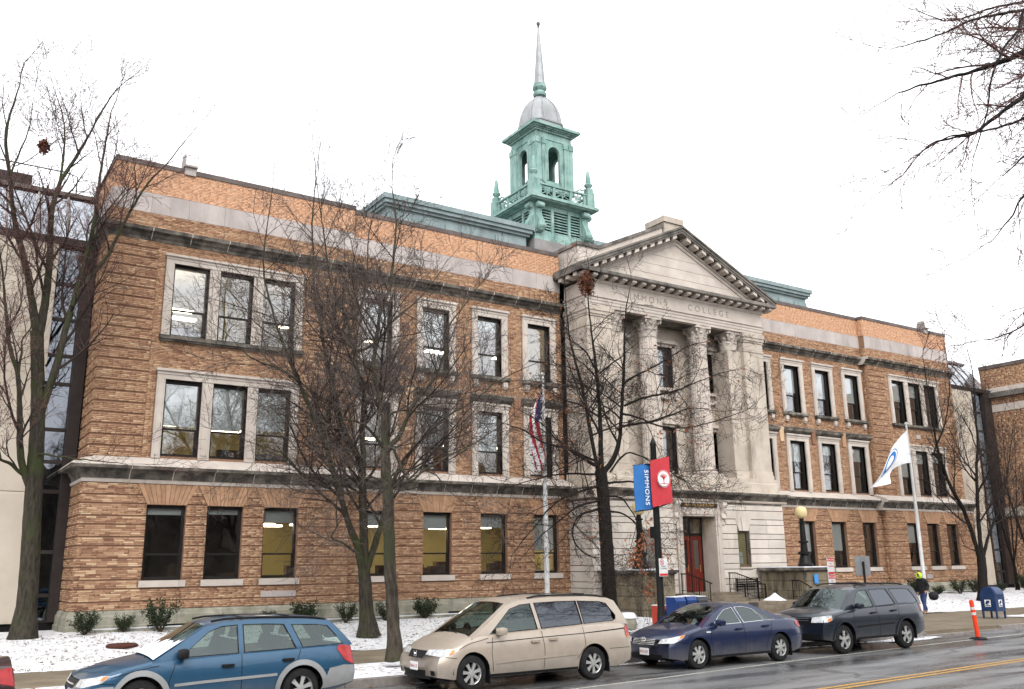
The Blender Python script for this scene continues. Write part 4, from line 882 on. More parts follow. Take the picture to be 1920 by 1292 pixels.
# dome, collar and spire
def sqoct(a, z): c, s = abs(math.cos(a)), abs(math.sin(a)); return min(1/max(c, s), 1.19)
prof = [(1.42, 28.36), (1.42, 28.80), (1.50, 28.84), (1.52, 28.94), (1.44, 29.0), (1.42, 29.3), (1.34, 29.7), (1.20, 30.1), (1.0, 30.45), (.75, 30.75), (.45, 30.98), (.28, 31.05)]
prof = [(r*.86, z-.12*max(0, min(1, (z-29)/2))) for r, z in prof]
MB().lathe([(r*.92, z) for r, z in prof], (TX, TY, 0), 32, 0, 'z', 0, lambda a, z: sqoct(a, z)).build('dome', 'lead', BLD, 30)
mb = MB()
for i in range(8):
    a = math.atan2(1, 2.1) if i % 2 == 0 else math.pi/2-math.atan2(1, 2.1); a += (i//2)*math.pi/2
    mb.tube([(TX+r*.93*sqoct(a, z)*math.cos(a), TY+r*.93*sqoct(a, z)*math.sin(a), z) for r, z in prof[4:]], .035, 5)
mb.build('dome_rib', 'lead', BLD)
MB().lathe([(.30, 31.0), (.40, 31.06), (.44, 31.2), (.36, 31.32), (.30, 31.40), (.42, 31.50), (.46, 31.62), (.40, 31.74), (.42, 31.84), (.36, 31.88)], (TX, TY, 0), 16).build('spire_collar', 'copper', BLD, 40)
MB().lathe([(.36, 31.86), (.22, 33.8), (.05, 35.95)], (TX, TY, 0), 8).build('spire', 'lead', BLD)
MB().lathe([(.04, 35.9), (.08, 36.0), (.04, 36.06), (.11, 36.14), (.13, 36.24), (.10, 36.34), (.02, 36.40)], (TX, TY, 0), 12).build('spire_ball', 'coping', BLD, 40)
# green-roofed monitors behind the parapet
for x0, x1 in ((18.75, 28.0), (32.5, 52.1)):
    m = MB(); m.box(x0+.25, x1-.25, 40.3, 45.5, 16.0, 20.6); m.box(x0+.1, x1-.1, 40.15, 45.6, 20.6, 20.75); m.box(x0, x1, 40.0, 45.7, 20.75, 20.95); m.box(x0-.1, x1+.1, 39.9, 45.8, 20.95, 21.22)
    o = m.build('roof_monitor', 'copper_grey', BLD)
    x = x0+.5
    while x < x1-1.4: MB().box(x, x+1.3, 40.24, 40.31, 19.2, 20.3).build('monitor_panel', 'copper_grey', o); x += 1.6
# floodlights on the parapet
for i, (x, lab) in enumerate(((7.25, 'grey floodlight on the parapet above the leftmost windows'), (53.05, 'small grey floodlight on the far right parapet'))):
    r = root('floodlight', (x, 32.5, 16.7), lab, 'floodlight', 'parapet floodlights'); mb = MB(); mb.prism([(32.1, 16.75), (32.15, 17.22), (32.55, 17.28), (32.7, 16.95), (32.6, 16.72)], 'x', x-.24, x+.24); mb.build('housing', 'panel', r)
    MB().quad((x-.2, 32.09, 16.80), (x+.2, 32.09, 16.80), (x+.2, 32.13, 17.18), (x-.2, 32.13, 17.18)).build('lens', 'paper', r); MB().box(x-.2, x+.2, 32.20, 32.30, 16.45, 16.74).build('bracket', 'panel', r)
# ------------------------------------------------------------------ modern link blocks at both ends
def link_block(x0, x1, y0, cuts, label, flip, zr0=13.95, zr1=15.85, topx=None):
    r = root('link_block', ((x0+x1)/2, y0, .5), label, 'building', 'modern link blocks')
    g0, g1, b0, b1 = cuts
    for a, b in ([(x0, g0)] if not flip else [(x0, g0)]):
        n = max(1, round((b-a)/2.4)); 
        for i in range(n):
            for za, zb in ((.75, 4.95), (4.97, 9.25), (9.27, 13.7)): block('precast_panel', a+(b-a)*i/n+.008, a+(b-a)*(i+1)/n-.008, y0, y0+.3, za, zb, 'beige', r)
    for zz in (.75, 1.6, 3.0, 5.0, 6.0, 7.1, 8.7, 9.7, 11.0, 12.3, 13.7)[:]: MB().box(g0, g1, y0+.18, y0+.30, zz-.06, zz+.06).build('transom', 'brown_panel', r)
    for za, zb in ((.81, 1.54), (1.66, 2.94), (3.06, 4.94), (5.06, 5.94), (6.06, 7.04), (7.16, 8.64), (8.76, 9.64), (9.76, 10.94), (11.06, 12.24), (12.36, 13.64)): MB().quad((g0, y0+.24, za), (g1, y0+.24, za), (g1, y0+.24, zb), (g0, y0+.24, zb)).build('pane', 'glass_dark', r)
    MB().box(b0, b1, y0-.02, y0+.35, .75, 13.7).build('brown_pier', 'brown_panel', r)
    MB().box(x0, x1, y0+.1, y0+6, .2, .75).build('undercroft', 'blackness', r); MB().box(x0, x1, y0+1.2, y0+6, .75, 13.7).build('inner_core', 'wall_dim', r)
    MB().box(x0, x1, y0-.06, y0+.8, 13.7, 13.95).build('gutter', 'brown_panel', r)
    n = max(2, round((x1-x0)/1.0)); tx = topx or (x0, x1)
    for i in range(n):
        a, b = x0+(x1-x0)*i/n, x0+(x1-x0)*(i+1)/n; c, d = tx[0]+(tx[1]-tx[0])*i/n, tx[0]+(tx[1]-tx[0])*(i+1)/n; ys = y0+.9
        MB().add([(a+.03, y0, zr0), (b-.03, y0, zr0), (d-.03, ys, zr1), (c+.03, ys, zr1)], [(0, 1, 2, 3)]).build('roof_pane', 'glass_roof', r)
        MB().tube([(a, y0-.02, zr0), (c, ys-.02, zr1)], .045, 4).build('glazing_bar', 'panel', r)
    MB().box(tx[0], tx[1], y0+.8, y0+6, zr1, zr1+.15).build('roof_edge', 'coping', r)
    MB().quad((x0, y0+1.1, zr0), (x1, y0+1.1, zr0), (tx[1], y0+1.3, zr1), (tx[0], y0+1.3, zr1)).build('blind_behind_glass', 'wall_dim', r)
    return r
MT['glass_roof'] = glass('sloping_roof_glass', (0.30, 0.31, 0.33), (0.82, 0.86, 0.92), 0.38, 0.12)
lb = link_block(-9.0, 4.62, 34.25, (3.45, 4.28, 4.28, 4.66), 'beige and dark glass link block left of the brick building with sloping glass roof', False)
MB().box(-.1, 2.4, 35.2, 36.5, 16.0, 16.45).build('roof_box', 'brown_panel', lb)
mb = MB(); mb.tube([(-6, 35.4, 16.9), (3.5, 35.4, 16.9), (3.9, 35.4, 16.8), (3.9, 35.4, 16.0)], .025, 5); mb.build('roof_rail', 'frame', lb)
link_block(55.26, 62.9, 34.0, (60.5, 62.0, 62.0, 62.9), 'beige link block right of the brick building under a sloping glass roof', True, 13.8, 15.75, (55.26, 61.6))
# brick wing further right, its long side facing us
NB = root('brick_wing', (66, 30, .4), 'dark brick wing with pale stone bands at the right edge behind the trees', 'building')
MB().box(62.95, 80, 20, 34.6, .3, 15.6).build('wall', 'mortar', NB)
BRK.clear(); lay('l', 62.95, 27.6, 34.5, rows_plain(1.0, 5.2), [], .018); lay('l', 62.95, 27.6, 34.5, rows_plain(5.8, 12.4), [], .018); lay('l', 62.95, 27.6, 34.5, rows_plain(12.9, 13.4), [], .018); lay('l', 62.95, 27.6, 34.5, rows_plain(14.1, 15.5), [], .018)
brick_mesh(BRK, 'brickwork', NB)
for z0, z1, e, mt in ((.3, 1.0, .12, 'mossy'), (5.2, 5.8, .22, 'stone'), (12.4, 12.9, .06, 'stone_clean'), (13.4, 13.75, .3, 'soot_grey'), (13.75, 14.1, .06, 'stone_clean'), (15.5, 15.75, .08, 'coping')):
    for i in range(4): MB().box(62.95-e, 63.2, 26.6+i*2+.005, 28.6+i*2-.005, z0, z1).build('band_stone', mt, NB)
# ------------------------------------------------------------------ bare trees
SK_A=[[[[3.22,30.5,0.28],[3.22,30.5,1.95],[3.11,30.5,4.08],[3.04,30.5,5.65],[2.97,30.5,6.94],[2.84,30.5,8.24],[2.68,30.5,9.56]],0.296,0.1776],[[[2.68,30.5,9.56],[2.27,30.44,11.19],[1.77,30.38,12.82],[1.44,30.32,14.32],[1.2,30.26,15.68],[1.33,30.2,16.98]],0.1258,0.0222],[[[2.74,30.5,9.23],[2.83,30.56,10.62],[2.82,30.61,12.04],[2.74,30.67,13.48],[2.88,30.73,14.54],[3.24,30.79,15.5],[3.61,30.84,16.58],[4.1,30.9,18.03]],0.1406,0.0222],[[[2.97,30.5,6.61],[3.15,30.4,7.59],[3.34,30.3,8.59],[3.46,30.2,9.77],[3.64,30.1,10.98],[3.82,30.0,12.22],[3.92,29.9,13.19],[3.92,29.8,14.25],[3.93,29.7,15.23],[4.0,29.6,16.53]],0.1332,0.0222],[[[3.52,29.9,10.3],[3.87,29.76,11.19],[4.35,29.61,12.05],[4.68,29.47,13.02],[4.95,29.33,13.85],[5.38,29.19,14.73],[5.77,29.04,15.28],[6.22,28.9,16.13]],0.074,0.0148],[[[3.04,30.5,4.55],[2.66,30.31,5.61],[2.49,30.13,6.69],[2.29,29.94,8.0],[1.96,29.76,8.81],[1.76,29.57,9.8],[1.56,29.39,10.78],[1.22,29.2,11.99]],0.111,0.0222],[[[2.29,29.9,7.99],[2.29,29.75,8.61],[2.26,29.6,9.01],[2.46,29.45,9.46],[2.24,29.3,10.05]],0.0444,0.0111],[[[2.88,30.7,14.53],[2.9,30.87,15.82],[2.78,31.03,17.02],[2.4,31.2,18.16]],0.0444,0.0089],[[[2.95,30.5,5.02],[2.38,30.17,5.43],[1.79,29.83,5.67],[1.17,29.5,6.35]],0.0666,0.0148],[[[2.96,30.4,5.8],[3.47,30.05,5.71],[4.0,29.7,5.62],[4.69,29.35,5.54],[5.38,29.0,5.46]],0.037,0.0089],[[[1.44,30.3,14.31],[1.65,30.2,15.23],[1.79,30.1,15.95],[1.8,30.0,16.84]],0.037,0.0089]]
SK_C=[[[[12.22,26.6,0.3],[12.12,26.6,1.32],[12.03,26.6,2.35]],0.2448,0.1904],[[[11.99,26.6,2.19],[11.7,26.49,3.07],[11.4,26.38,3.63],[10.98,26.28,4.63],[10.79,26.17,5.11],[10.43,26.06,5.91],[10.07,25.95,6.54],[9.75,25.85,7.1],[9.36,25.74,7.83],[8.96,25.63,8.48],[8.59,25.52,9.23],[8.23,25.42,10.14],[7.99,25.31,11.06],[7.97,25.2,12.19]],0.1224,0.017],[[[12.04,26.6,2.27],[12.0,26.68,3.4],[11.95,26.75,4.64],[11.92,26.83,5.51],[11.68,26.91,6.08],[11.33,26.98,6.77],[11.13,27.06,7.64],[10.85,27.14,8.52],[10.73,27.22,9.19],[10.54,27.29,10.24],[10.37,27.37,10.97],[10.3,27.45,12.45],[10.23,27.52,13.6],[10.32,27.6,15.39]],0.1368,0.017],[[[12.05,26.6,2.35],[12.01,26.62,3.73],[11.94,26.65,5.05],[11.93,26.67,5.9],[11.88,26.69,6.77],[11.96,26.72,7.61],[11.72,26.74,8.4],[11.56,26.76,9.18],[11.38,26.78,9.79],[11.28,26.81,10.27],[10.93,26.83,10.91],[10.66,26.85,11.6],[10.48,26.88,12.69],[10.25,26.9,13.96]],0.1296,0.015],[[[11.28,26.8,10.23],[11.64,26.88,10.48],[11.96,26.96,11.25],[12.09,27.04,12.28],[12.13,27.12,13.46],[12.4,27.2,14.72]],0.0576,0.0102],[[[12.11,26.6,2.27],[12.28,26.51,2.91],[12.44,26.42,3.56],[12.6,26.33,4.3],[12.75,26.24,4.87],[12.88,26.15,5.22],[13.09,26.05,5.74],[13.63,25.96,6.35],[14.4,25.87,7.07],[15.33,25.78,7.65],[16.33,25.69,8.45],[17.5,25.6,9.08]],0.108,0.0136],[[[11.57,26.8,9.19],[12.21,26.72,9.52],[12.93,26.64,10.42],[13.48,26.56,10.95],[14.04,26.48,11.59],[14.62,26.4,12.53]],0.0576,0.0095],[[[10.9,26.3,4.63],[10.1,26.02,4.85],[9.48,25.75,5.19],[8.88,25.48,5.6],[8.31,25.2,5.69]],0.0432,0.0082],[[[9.35,25.7,7.82],[8.6,25.47,8.08],[7.72,25.23,8.26],[7.17,25.0,8.61]],0.0432,0.0082],[[[11.68,26.6,2.83],[11.29,26.48,3.07],[10.84,26.36,3.26],[10.94,26.24,3.62],[10.86,26.12,4.16],[10.84,26.0,4.55]],0.0432,0.0136],[[[11.1,27.0,7.63],[11.5,27.17,8.19],[11.65,27.33,8.77],[11.83,27.5,9.73]],0.0432,0.0082]]
SK_D=[[[[9.69,19.6,0.3],[9.61,19.6,1.33],[9.52,19.6,2.4],[9.45,19.6,3.84],[9.38,19.6,4.47],[9.34,19.6,5.05]],0.1462,0.1118],[[[9.34,19.6,4.86],[9.33,19.63,5.64],[9.2,19.67,6.4],[9.03,19.7,6.95],[9.06,19.73,7.47],[9.2,19.77,8.52],[9.45,19.8,9.16],[9.56,19.83,10.18],[9.62,19.87,10.92],[9.51,19.9,11.94]],0.0946,0.012],[[[9.36,19.6,4.93],[9.46,19.54,5.2],[9.63,19.47,5.42],[9.75,19.41,5.76],[9.87,19.35,6.08],[10.3,19.28,6.65],[10.51,19.22,6.98],[10.65,19.15,7.39],[10.74,19.09,7.79],[10.74,19.03,8.19],[11.04,18.96,8.63],[11.32,18.9,9.01]],0.0688,0.0103],[[[9.31,19.6,5.62],[9.45,19.52,5.94],[9.76,19.44,6.02],[10.16,19.36,5.98],[10.7,19.28,5.88],[11.26,19.2,5.58]],0.0344,0.0086],[[[9.38,19.6,4.3],[9.61,19.5,4.55],[9.98,19.4,4.62],[10.5,19.3,4.51],[10.74,19.2,4.19]],0.0301,0.0086],[[[9.31,19.6,5.11],[8.94,19.44,5.39],[8.59,19.28,5.59],[7.99,19.12,5.65],[7.54,18.96,5.77],[7.03,18.8,6.12]],0.043,0.0086],[[[9.08,19.7,6.92],[8.83,19.6,7.0],[8.43,19.5,7.33],[8.05,19.4,7.52],[7.48,19.3,7.43]],0.0344,0.0086],[[[9.41,19.6,4.18],[8.98,19.47,4.4],[8.59,19.33,4.25],[8.44,19.2,3.99]],0.0258,0.008],[[[9.45,19.5,5.24],[9.8,19.32,4.35],[10.2,19.14,4.61],[10.82,18.96,5.0],[11.46,18.78,5.34],[11.89,18.6,5.68]],0.0387,0.0086]]
SK_E=[[[[20.89,25.5,0.27],[20.82,25.5,1.61],[20.76,25.5,3.44],[20.7,25.5,4.74],[20.64,25.5,5.65]],0.2838,0.215],[[[20.52,25.5,5.58],[20.23,25.57,7.2],[20.06,25.63,8.37],[19.86,25.7,9.35],[19.65,25.77,10.35],[19.56,25.83,11.37],[19.53,25.9,12.62]],0.086,0.0129],[[[20.64,25.5,5.59],[20.66,25.48,6.84],[20.65,25.47,8.0],[20.55,25.45,9.38],[20.43,25.43,10.37],[20.31,25.42,11.37],[20.22,25.4,12.6]],0.1118,0.0172],[[[20.76,25.5,5.59],[21.23,25.43,6.13],[21.46,25.36,6.87],[21.55,25.29,7.85],[21.68,25.21,9.46],[21.71,25.14,10.68],[21.79,25.07,11.71],[21.93,25.0,12.45]],0.1118,0.0129],[[[20.48,25.5,5.77],[19.54,25.2,6.01],[18.63,24.9,6.26],[17.52,24.6,6.34],[16.57,24.3,6.63],[15.65,24.0,6.75]],0.0688,0.0129],[[[20.61,25.5,5.87],[19.79,25.68,6.23],[18.99,25.85,6.68],[18.32,26.02,7.32],[17.65,26.2,7.67]],0.0516,0.0103],[[[20.54,25.5,9.39],[20.14,25.53,9.95],[19.62,25.57,10.3],[19.34,25.6,10.77]],0.043,0.0086],[[[21.42,25.2,7.24],[21.95,24.92,7.34],[22.61,24.64,7.45],[23.3,24.36,7.76],[23.99,24.08,7.98],[24.81,23.8,7.9]],0.0516,0.0103],[[[21.5,25.1,8.82],[22.11,24.83,9.23],[22.95,24.55,9.68],[24.1,24.27,10.38],[24.98,24.0,10.64]],0.0516,0.0103],[[[21.51,25.1,8.02],[22.29,24.8,8.34],[23.36,24.5,8.59],[24.19,24.2,8.93],[25.33,23.9,9.4],[26.35,23.6,9.66]],0.0516,0.0086],[[[21.39,25.1,7.72],[22.01,24.83,7.53],[22.8,24.57,7.26],[23.88,24.3,7.26],[25.01,24.03,7.55],[26.51,23.77,8.08],[27.1,23.5,8.57]],0.043,0.0086],[[[20.94,25.5,5.22],[21.66,25.17,5.26],[22.38,24.83,5.16],[22.97,24.5,5.02]],0.0473,0.0103],[[[20.57,25.5,5.11],[19.2,25.12,4.76],[18.01,24.75,4.34],[16.97,24.38,3.62],[15.79,24.0,2.69]],0.0516,0.0103],[[[20.46,25.5,4.26],[19.52,25.28,4.05],[19.0,25.06,3.67],[18.88,24.84,3.05],[19.19,24.62,2.69],[19.46,24.4,2.55]],0.0473,0.0103],[[[20.52,25.5,4.55],[19.41,25.27,4.32],[18.43,25.05,3.84],[17.38,24.83,3.21],[16.49,24.6,2.54]],0.043,0.0086],[[[20.92,25.5,4.75],[21.35,25.27,4.65],[21.62,25.05,4.17],[21.77,24.83,3.7],[21.92,24.6,3.23]],0.0387,0.0086],[[[20.89,25.5,4.22],[21.38,25.2,4.08],[21.83,24.9,3.61],[21.85,24.6,2.86],[21.35,24.3,2.23]],0.0387,0.0086],[[[20.47,25.5,5.49],[19.03,25.18,5.43],[17.89,24.85,5.28],[16.58,24.52,4.97],[15.35,24.2,4.65]],0.043,0.0086],[[[20.65,25.4,9.18],[21.16,25.2,9.6],[21.66,25.0,10.03],[22.16,24.8,10.45]],0.0387,0.0086],[[[21.0,25.4,5.59],[21.55,25.12,6.27],[22.19,24.84,6.08],[22.94,24.56,5.7],[23.69,24.28,5.23],[24.48,24.0,5.04]],0.0387,0.0086]]
SK_F=[[[[46.67,27.0,0.23],[46.8,27.0,1.55],[46.93,27.0,2.49]],0.255,0.2125],[[[46.8,27.0,2.35],[46.27,26.93,3.7],[45.54,26.87,5.04],[44.67,26.8,5.93],[44.11,26.73,6.88],[43.7,26.67,7.67],[43.45,26.6,8.74],[43.25,26.53,9.82],[43.1,26.47,11.19],[42.9,26.4,12.56]],0.119,0.017],[[[46.98,27.0,2.49],[47.22,27.06,4.26],[47.58,27.12,5.95],[47.91,27.19,7.1],[48.48,27.25,8.59],[48.72,27.31,9.79],[49.01,27.38,11.02],[49.28,27.44,12.58],[49.1,27.5,14.11]],0.1275,0.017],[[[47.13,27.0,2.49],[48.05,27.03,3.72],[48.99,27.07,4.57],[49.91,27.1,5.45],[50.79,27.13,6.94],[51.64,27.17,8.47],[52.4,27.2,10.05]],0.0935,0.0127],[[[46.8,27.0,2.76],[45.79,26.85,2.89],[44.77,26.7,3.1]],0.0425,0.0127],[[[43.65,26.6,7.26],[43.38,26.68,7.79],[44.64,26.76,9.12],[45.65,26.84,10.92],[46.01,26.92,12.43],[46.07,27.0,13.94]],0.0595,0.0102],[[[48.25,27.3,7.71],[49.52,27.37,8.37],[49.82,27.43,10.19],[50.57,27.5,12.1]],0.0425,0.0085],[[[47.74,27.2,6.53],[47.23,27.1,6.78],[46.81,27.0,7.88],[46.43,26.9,9.56],[47.08,26.8,10.46]],0.034,0.0085]]
SK_G=[[[[24.5,5,0],[24.5,5,4],[24.3,5.1,7.5]],0.2604,0.186],[[[23.5,6,11],[19.71,8.0,13.47],[18.56,8.3,12.76],[18.0,8.6,12.48],[17.38,8.9,12.21],[16.45,9.2,11.83],[15.7,9.5,11.52]],0.0992,0.0112],[[[23.4,6.2,11.5],[21.23,8.5,15.11],[20.17,8.88,14.67],[18.74,9.25,14.15],[17.45,9.62,13.43],[16.49,10.0,13.03]],0.062,0.008],[[[23.5,6,10.5],[18.48,7.6,12.1],[17.43,7.92,11.25],[16.63,8.24,10.6],[16.45,8.56,10.4],[15.58,8.88,10.1],[14.98,9.2,9.43]],0.0682,0.008],[[[23.6,6,10],[18.67,7.8,11.42],[17.55,8.05,10.82],[16.56,8.3,10.41],[15.65,8.55,10.13],[15.22,8.8,9.88]],0.0434,0.008],[[[23.4,6.3,12],[22.59,9.0,16.2],[21.67,9.38,15.78],[20.56,9.75,15.37],[19.24,10.12,14.75],[18.6,10.5,15.02]],0.0558,0.008],[[[23.6,5.9,9],[17.31,7.4,9.62],[16.25,7.67,8.73],[16.21,7.93,8.4],[15.87,8.2,7.97]],0.031,0.008],[[[23.9,5.7,7],[17.33,7.8,7.01],[16.38,8.07,6.44],[16.11,8.33,6.26],[15.69,8.6,6.17]],0.0248,0.008],[[[23.5,6,11],[17.94,7.2,13.02],[16.34,7.45,11.9],[15.85,7.7,11.09],[15.96,7.95,10.48],[15.73,8.2,9.55]],0.0372,0.008],[[[23.5,6,10],[17.96,7.6,10.43],[16.98,7.73,9.89],[16.47,7.87,9.49],[16.29,8.0,9.28]],0.031,0.008]]
def bark(name, c1, c2, moss=None):
    m, nt, n, l, b = nodes_of(name); v = coords(n, l, 'pos', (1, 1, .22)); v1 = coords(n, l, 'pos'); b.inputs['Roughness'].default_value = .75
    f = noise(n, l, v, 16, 6, .65); r = ramp(n, [(.35, c1), (.68, c2)]); l.new(f, r.inputs['Fac']); col = r.outputs['Color']; b.inputs['Specular IOR Level'].default_value = .12
    if moss:
        f2 = noise(n, l, v1, 1.3, 4); r2 = ramp(n, [(.46, 0.0), (.64, .8)]); l.new(f2, r2.inputs['Fac']); col = mixc(n, l, r2.outputs['Color'], col, moss)
    l.new(col, b.inputs['Base Color'])
    bp = n.new('ShaderNodeBump'); bp.inputs['Strength'].default_value = .8; bp.inputs['Distance'].default_value = .03; l.new(f, bp.inputs['Height']); l.new(bp.outputs['Normal'], b.inputs['Normal']); return m
MT['bark_moss'] = bark('mossy_bark', (.016, .014, .011), (.055, .047, .034), (.034, .042, .014))
MT['bark_grey'] = bark('grey_brown_bark', (.022, .018, .014), (.078, .064, .050), (.038, .042, .022))
MT['bark_black'] = bark('wet_black_bark', (.006, .005, .0045), (.017, .014, .012))
MT['twig'] = simple('brown_twigs', (.060, .046, .041), (.105, .085, .075), 2.0, .8)
MT['twig_dark'] = simple('dark_twigs', (.017, .012, .011), (.036, .026, .022), 2.0, .8)
MT['twig_red'] = simple('reddish_twigs', (.085, .038, .036), (.12, .07, .06), 2.0, .8)
def smooth_path(pts, per=4):
    P = np.array(pts, float); n = len(P)
    if n < 3: return P
    out = []
    for i in range(n-1):
        p0, p1, p2, p3 = P[max(i-1, 0)], P[i], P[i+1], P[min(i+2, n-1)]
        for k in range(per):
            t = k/per; out.append(.5*((2*p1)+(-p0+p2)*t+(2*p0-5*p1+4*p2-p3)*t*t+(-p0+3*p1-3*p2+p3)*t**3))
    out.append(P[-1]); return np.array(out)
def tubes(name, paths, radii, n, mat, parent, smooth=True, knots=0):
    """many tubes in one mesh; paths all have the same number of points per batch"""
    V = []; F = []; base = 0; ang = np.arange(n)*2*np.pi/n; ca, sa = np.cos(ang), np.sin(ang)
    by = {}
    for p, r in zip(paths, radii): by.setdefault(len(p), []).append((p, r))
    for k, L in by.items():
        P = np.array([q[0] for q in L]); Rr = np.array([q[1] for q in L]); B = len(L)
        T = np.empty_like(P); T[:, 1:-1] = P[:, 2:]-P[:, :-2]; T[:, 0] = P[:, 1]-P[:, 0]; T[:, -1] = P[:, -1]-P[:, -2]
        T /= np.linalg.norm(T, axis=2, keepdims=True)+1e-9
        ref = np.where(np.abs(T[:, :1, 2:3]) < .9, np.array([0, 0, 1.]), np.array([1., 0, 0])); ref = np.repeat(ref, k, axis=1)
        U = ref-T*np.sum(ref*T, axis=2, keepdims=True); U /= np.linalg.norm(U, axis=2, keepdims=True)+1e-9; W = np.cross(T, U)
        vv = P[:, :, None, :]+Rr[:, :, None, None]*(U[:, :, None, :]*ca[None, None, :, None]+W[:, :, None, :]*sa[None, None, :, None])
        V.append(vv.reshape(-1, 3)); i = np.arange(k-1)[:, None]*n; j = np.arange(n)[None]; j2 = (j+1) % n
        q = np.stack([i+j, i+j2, i+n+j2, i+n+j], -1).reshape(-1, 4)
        F.append((q[None]+(np.arange(B)*k*n)[:, None, None]+base).reshape(-1, 4)); base += B*k*n
    V = np.concatenate(V); F = np.concatenate(F)
    if knots: V += knots*(np.sin(V*np.array([9.1, 7.7, 4.3])+1.3)+np.sin(V[:, [1, 2, 0]]*np.array([15.3, 6.1, 13.7]))+.7*np.sin(V[:, [2, 0, 1]]*np.array([11., 23.1, 19.]))) 
    me = bpy.data.meshes.new(name); me.vertices.add(len(V)); me.vertices.foreach_set('co', V.ravel()); me.loops.add(F.size); me.loops.foreach_set('vertex_index', F.ravel().astype(np.int32))
    me.polygons.add(len(F)); me.polygons.foreach_set('loop_start', np.arange(0, F.size, 4, dtype=np.int32)); me.materials.append(MT[mat]); me.update(calc_edges=True)
    if smooth: me.polygons.foreach_set('use_smooth', np.ones(len(F), bool))
    return put(name, me, parent)
class Grower:
    def __init__(s, seed, cfg): s.r = np.random.default_rng(seed); s.c = cfg; s.mid = []; s.midr = []; s.fine = []; s.finer = []; s.tips = []
    def branch(s, p, d, L, r0, lev):
        c = s.c; k = (7, 6, 5, 4)[min(lev, 3)]; P = [p]; d = d/np.linalg.norm(d); wig = c['wig'][min(lev, 3)]
        for i in range(k-1):
            d = d+s.r.normal(0, wig, 3); d[2] += c['trop'][min(lev, 3)]; d /= np.linalg.norm(d); p = p+d*L/(k-1); P.append(p)
        P = np.array(P); r1 = max(c['rmin'], r0*.25); R = np.linspace(r0, r1, k)
        (s.mid if lev < 2 else s.fine).append(P); (s.midr if lev < 2 else s.finer).append(R)
        if lev >= c['depth']: s.tips.append(P[-1]); return
        n = max(1, int(round(c['n'][lev]*L*(.75+.5*s.r.random()))))
        for q in range(n):
            t = .18+.80*(q+s.r.random())/n; i = min(int(t*(k-1)), k-2); f = t*(k-1)-i; b = P[i]+(P[i+1]-P[i])*f; ax = P[i+1]-P[i]
            s.child(b, ax, L*c['len'][lev]*(1.15-.6*t)*(.6+.8*s.r.random()), (R[i]+(R[i+1]-R[i])*f)*c['rr'], lev+1)
    def child(s, b, ax, L, r, lev):
        ax = ax/(np.linalg.norm(ax)+1e-9); o = s.r.normal(0, 1, 3); o -= ax*np.dot(o, ax); o /= np.linalg.norm(o)+1e-9
        a = s.c['ang'][min(lev, 3)]*(.75+.5*s.r.random()); d = ax*math.cos(a)+o*math.sin(a); d[2] += s.c['lift'][min(lev, 3)]
        s.branch(b, d, max(.12, L), max(s.c['rmin'], r), lev)
def tree(name, label, SK, cfg, seed, mat, twig, loc, twig2=None, group='bare trees in front of the college', n1=1.6, skip=1):
    rt = root(name, loc, label, 'tree', group); G = Grower(seed, cfg); tp, tr = [], []
    for si, (pts, r0, r1) in enumerate(SK):
        P = smooth_path(pts, 7); R = r0+(r1-r0)*np.linspace(0, 1, len(P))**.85
        if si == 0 and len(R) > 6: R[:6] *= np.linspace(1.4, 1.0, 6)**1.5
        tp.append(P); tr.append(R)
        if si < skip: continue
        L = np.linalg.norm(np.diff(P, axis=0), axis=1); tot = L.sum(); cum = np.concatenate([[0], np.cumsum(L)]); n = max(3, int(n1*tot))
        for q in range(n):
            t = tot*(.12+.88*(q+G.r.random())/n); i = min(np.searchsorted(cum, t)-1, len(L)-1); i = max(i, 0); b = P[i]+(P[i+1]-P[i])*((t-cum[i])/L[i]); f = t/tot
            G.child(b, P[i+1]-P[i], cfg['L1']*(1.25-.75*f)*(.5+.9*G.r.random()), min(R[i]*.55, .05), 0)
        G.branch(P[-1], P[-1]-P[-2], cfg['L1']*.8, R[-1], 1)
    tubes('trunk', tp, tr, 14, mat, rt, True, .009)
    c = tubes('crown', G.mid, G.midr, 5, twig2 or twig, rt, False)
    if G.fine:
        struct(tubes('twigs', G.fine, G.finer, 3, twig, c, False), 'stuff')
    rt['_n'] = len(G.mid)+len(G.fine); return rt, G
UPR = dict(depth=3, n=(3.8, 6.5, 8.0), len=(.55, .55, .58), ang=(.75, .75, .8, .85), lift=(.30, .22, .15, .08), wig=(.10, .14, .18, .22), trop=(.06, .04, .02, .0), rr=.58, rmin=.0052, L1=2.3)
DRP = dict(UPR, lift=(-.02, .05, .05, .0), trop=(.0, .0, .0, -.01), ang=(.95, .85, .85, .9), L1=2.0, wig=(.14, .18, .22, .25))
tree('bare_tree', 'mossy multi-limbed bare tree at the left edge before the beige block', SK_A, dict(UPR, L1=2.5, n=(2.8, 4.4, 5.5)), 3, 'bark_moss', 'twig_red', (3.2, 30.5, .5), 'twig_dark', n1=1.25)
tree('bare_tree', 'broad bare tree forking low on the snowy lawn left of centre', SK_C, dict(UPR, L1=3.1, n=(2.8, 3.9, 4.6), len=(.52, .52, .56), lift=(.22, .12, .08, .05), ang=(.95, .85, .85, .85), rmin=.0048), 5, 'bark_moss', 'twig', (12.2, 26.6, .3), 'twig_dark', n1=1.9)
tree('bare_tree', 'slender bare street tree beside the nose of the beige minivan', SK_D, dict(UPR, L1=2.1, n=(3.6, 5.6, 6.5)), 8, 'bark_grey', 'twig', (9.7, 19.6, .16), 'twig_dark', n1=1.8)
tE, gE = tree('bare_tree', 'black barked oak with a few brown leaves before the stone portico', SK_E, dict(DRP, L1=2.2, n=(3.2, 4.4, 4.7)), 13, 'bark_black', 'twig_dark', (20.9, 25.5, .2), 'twig_dark', n1=1.7)
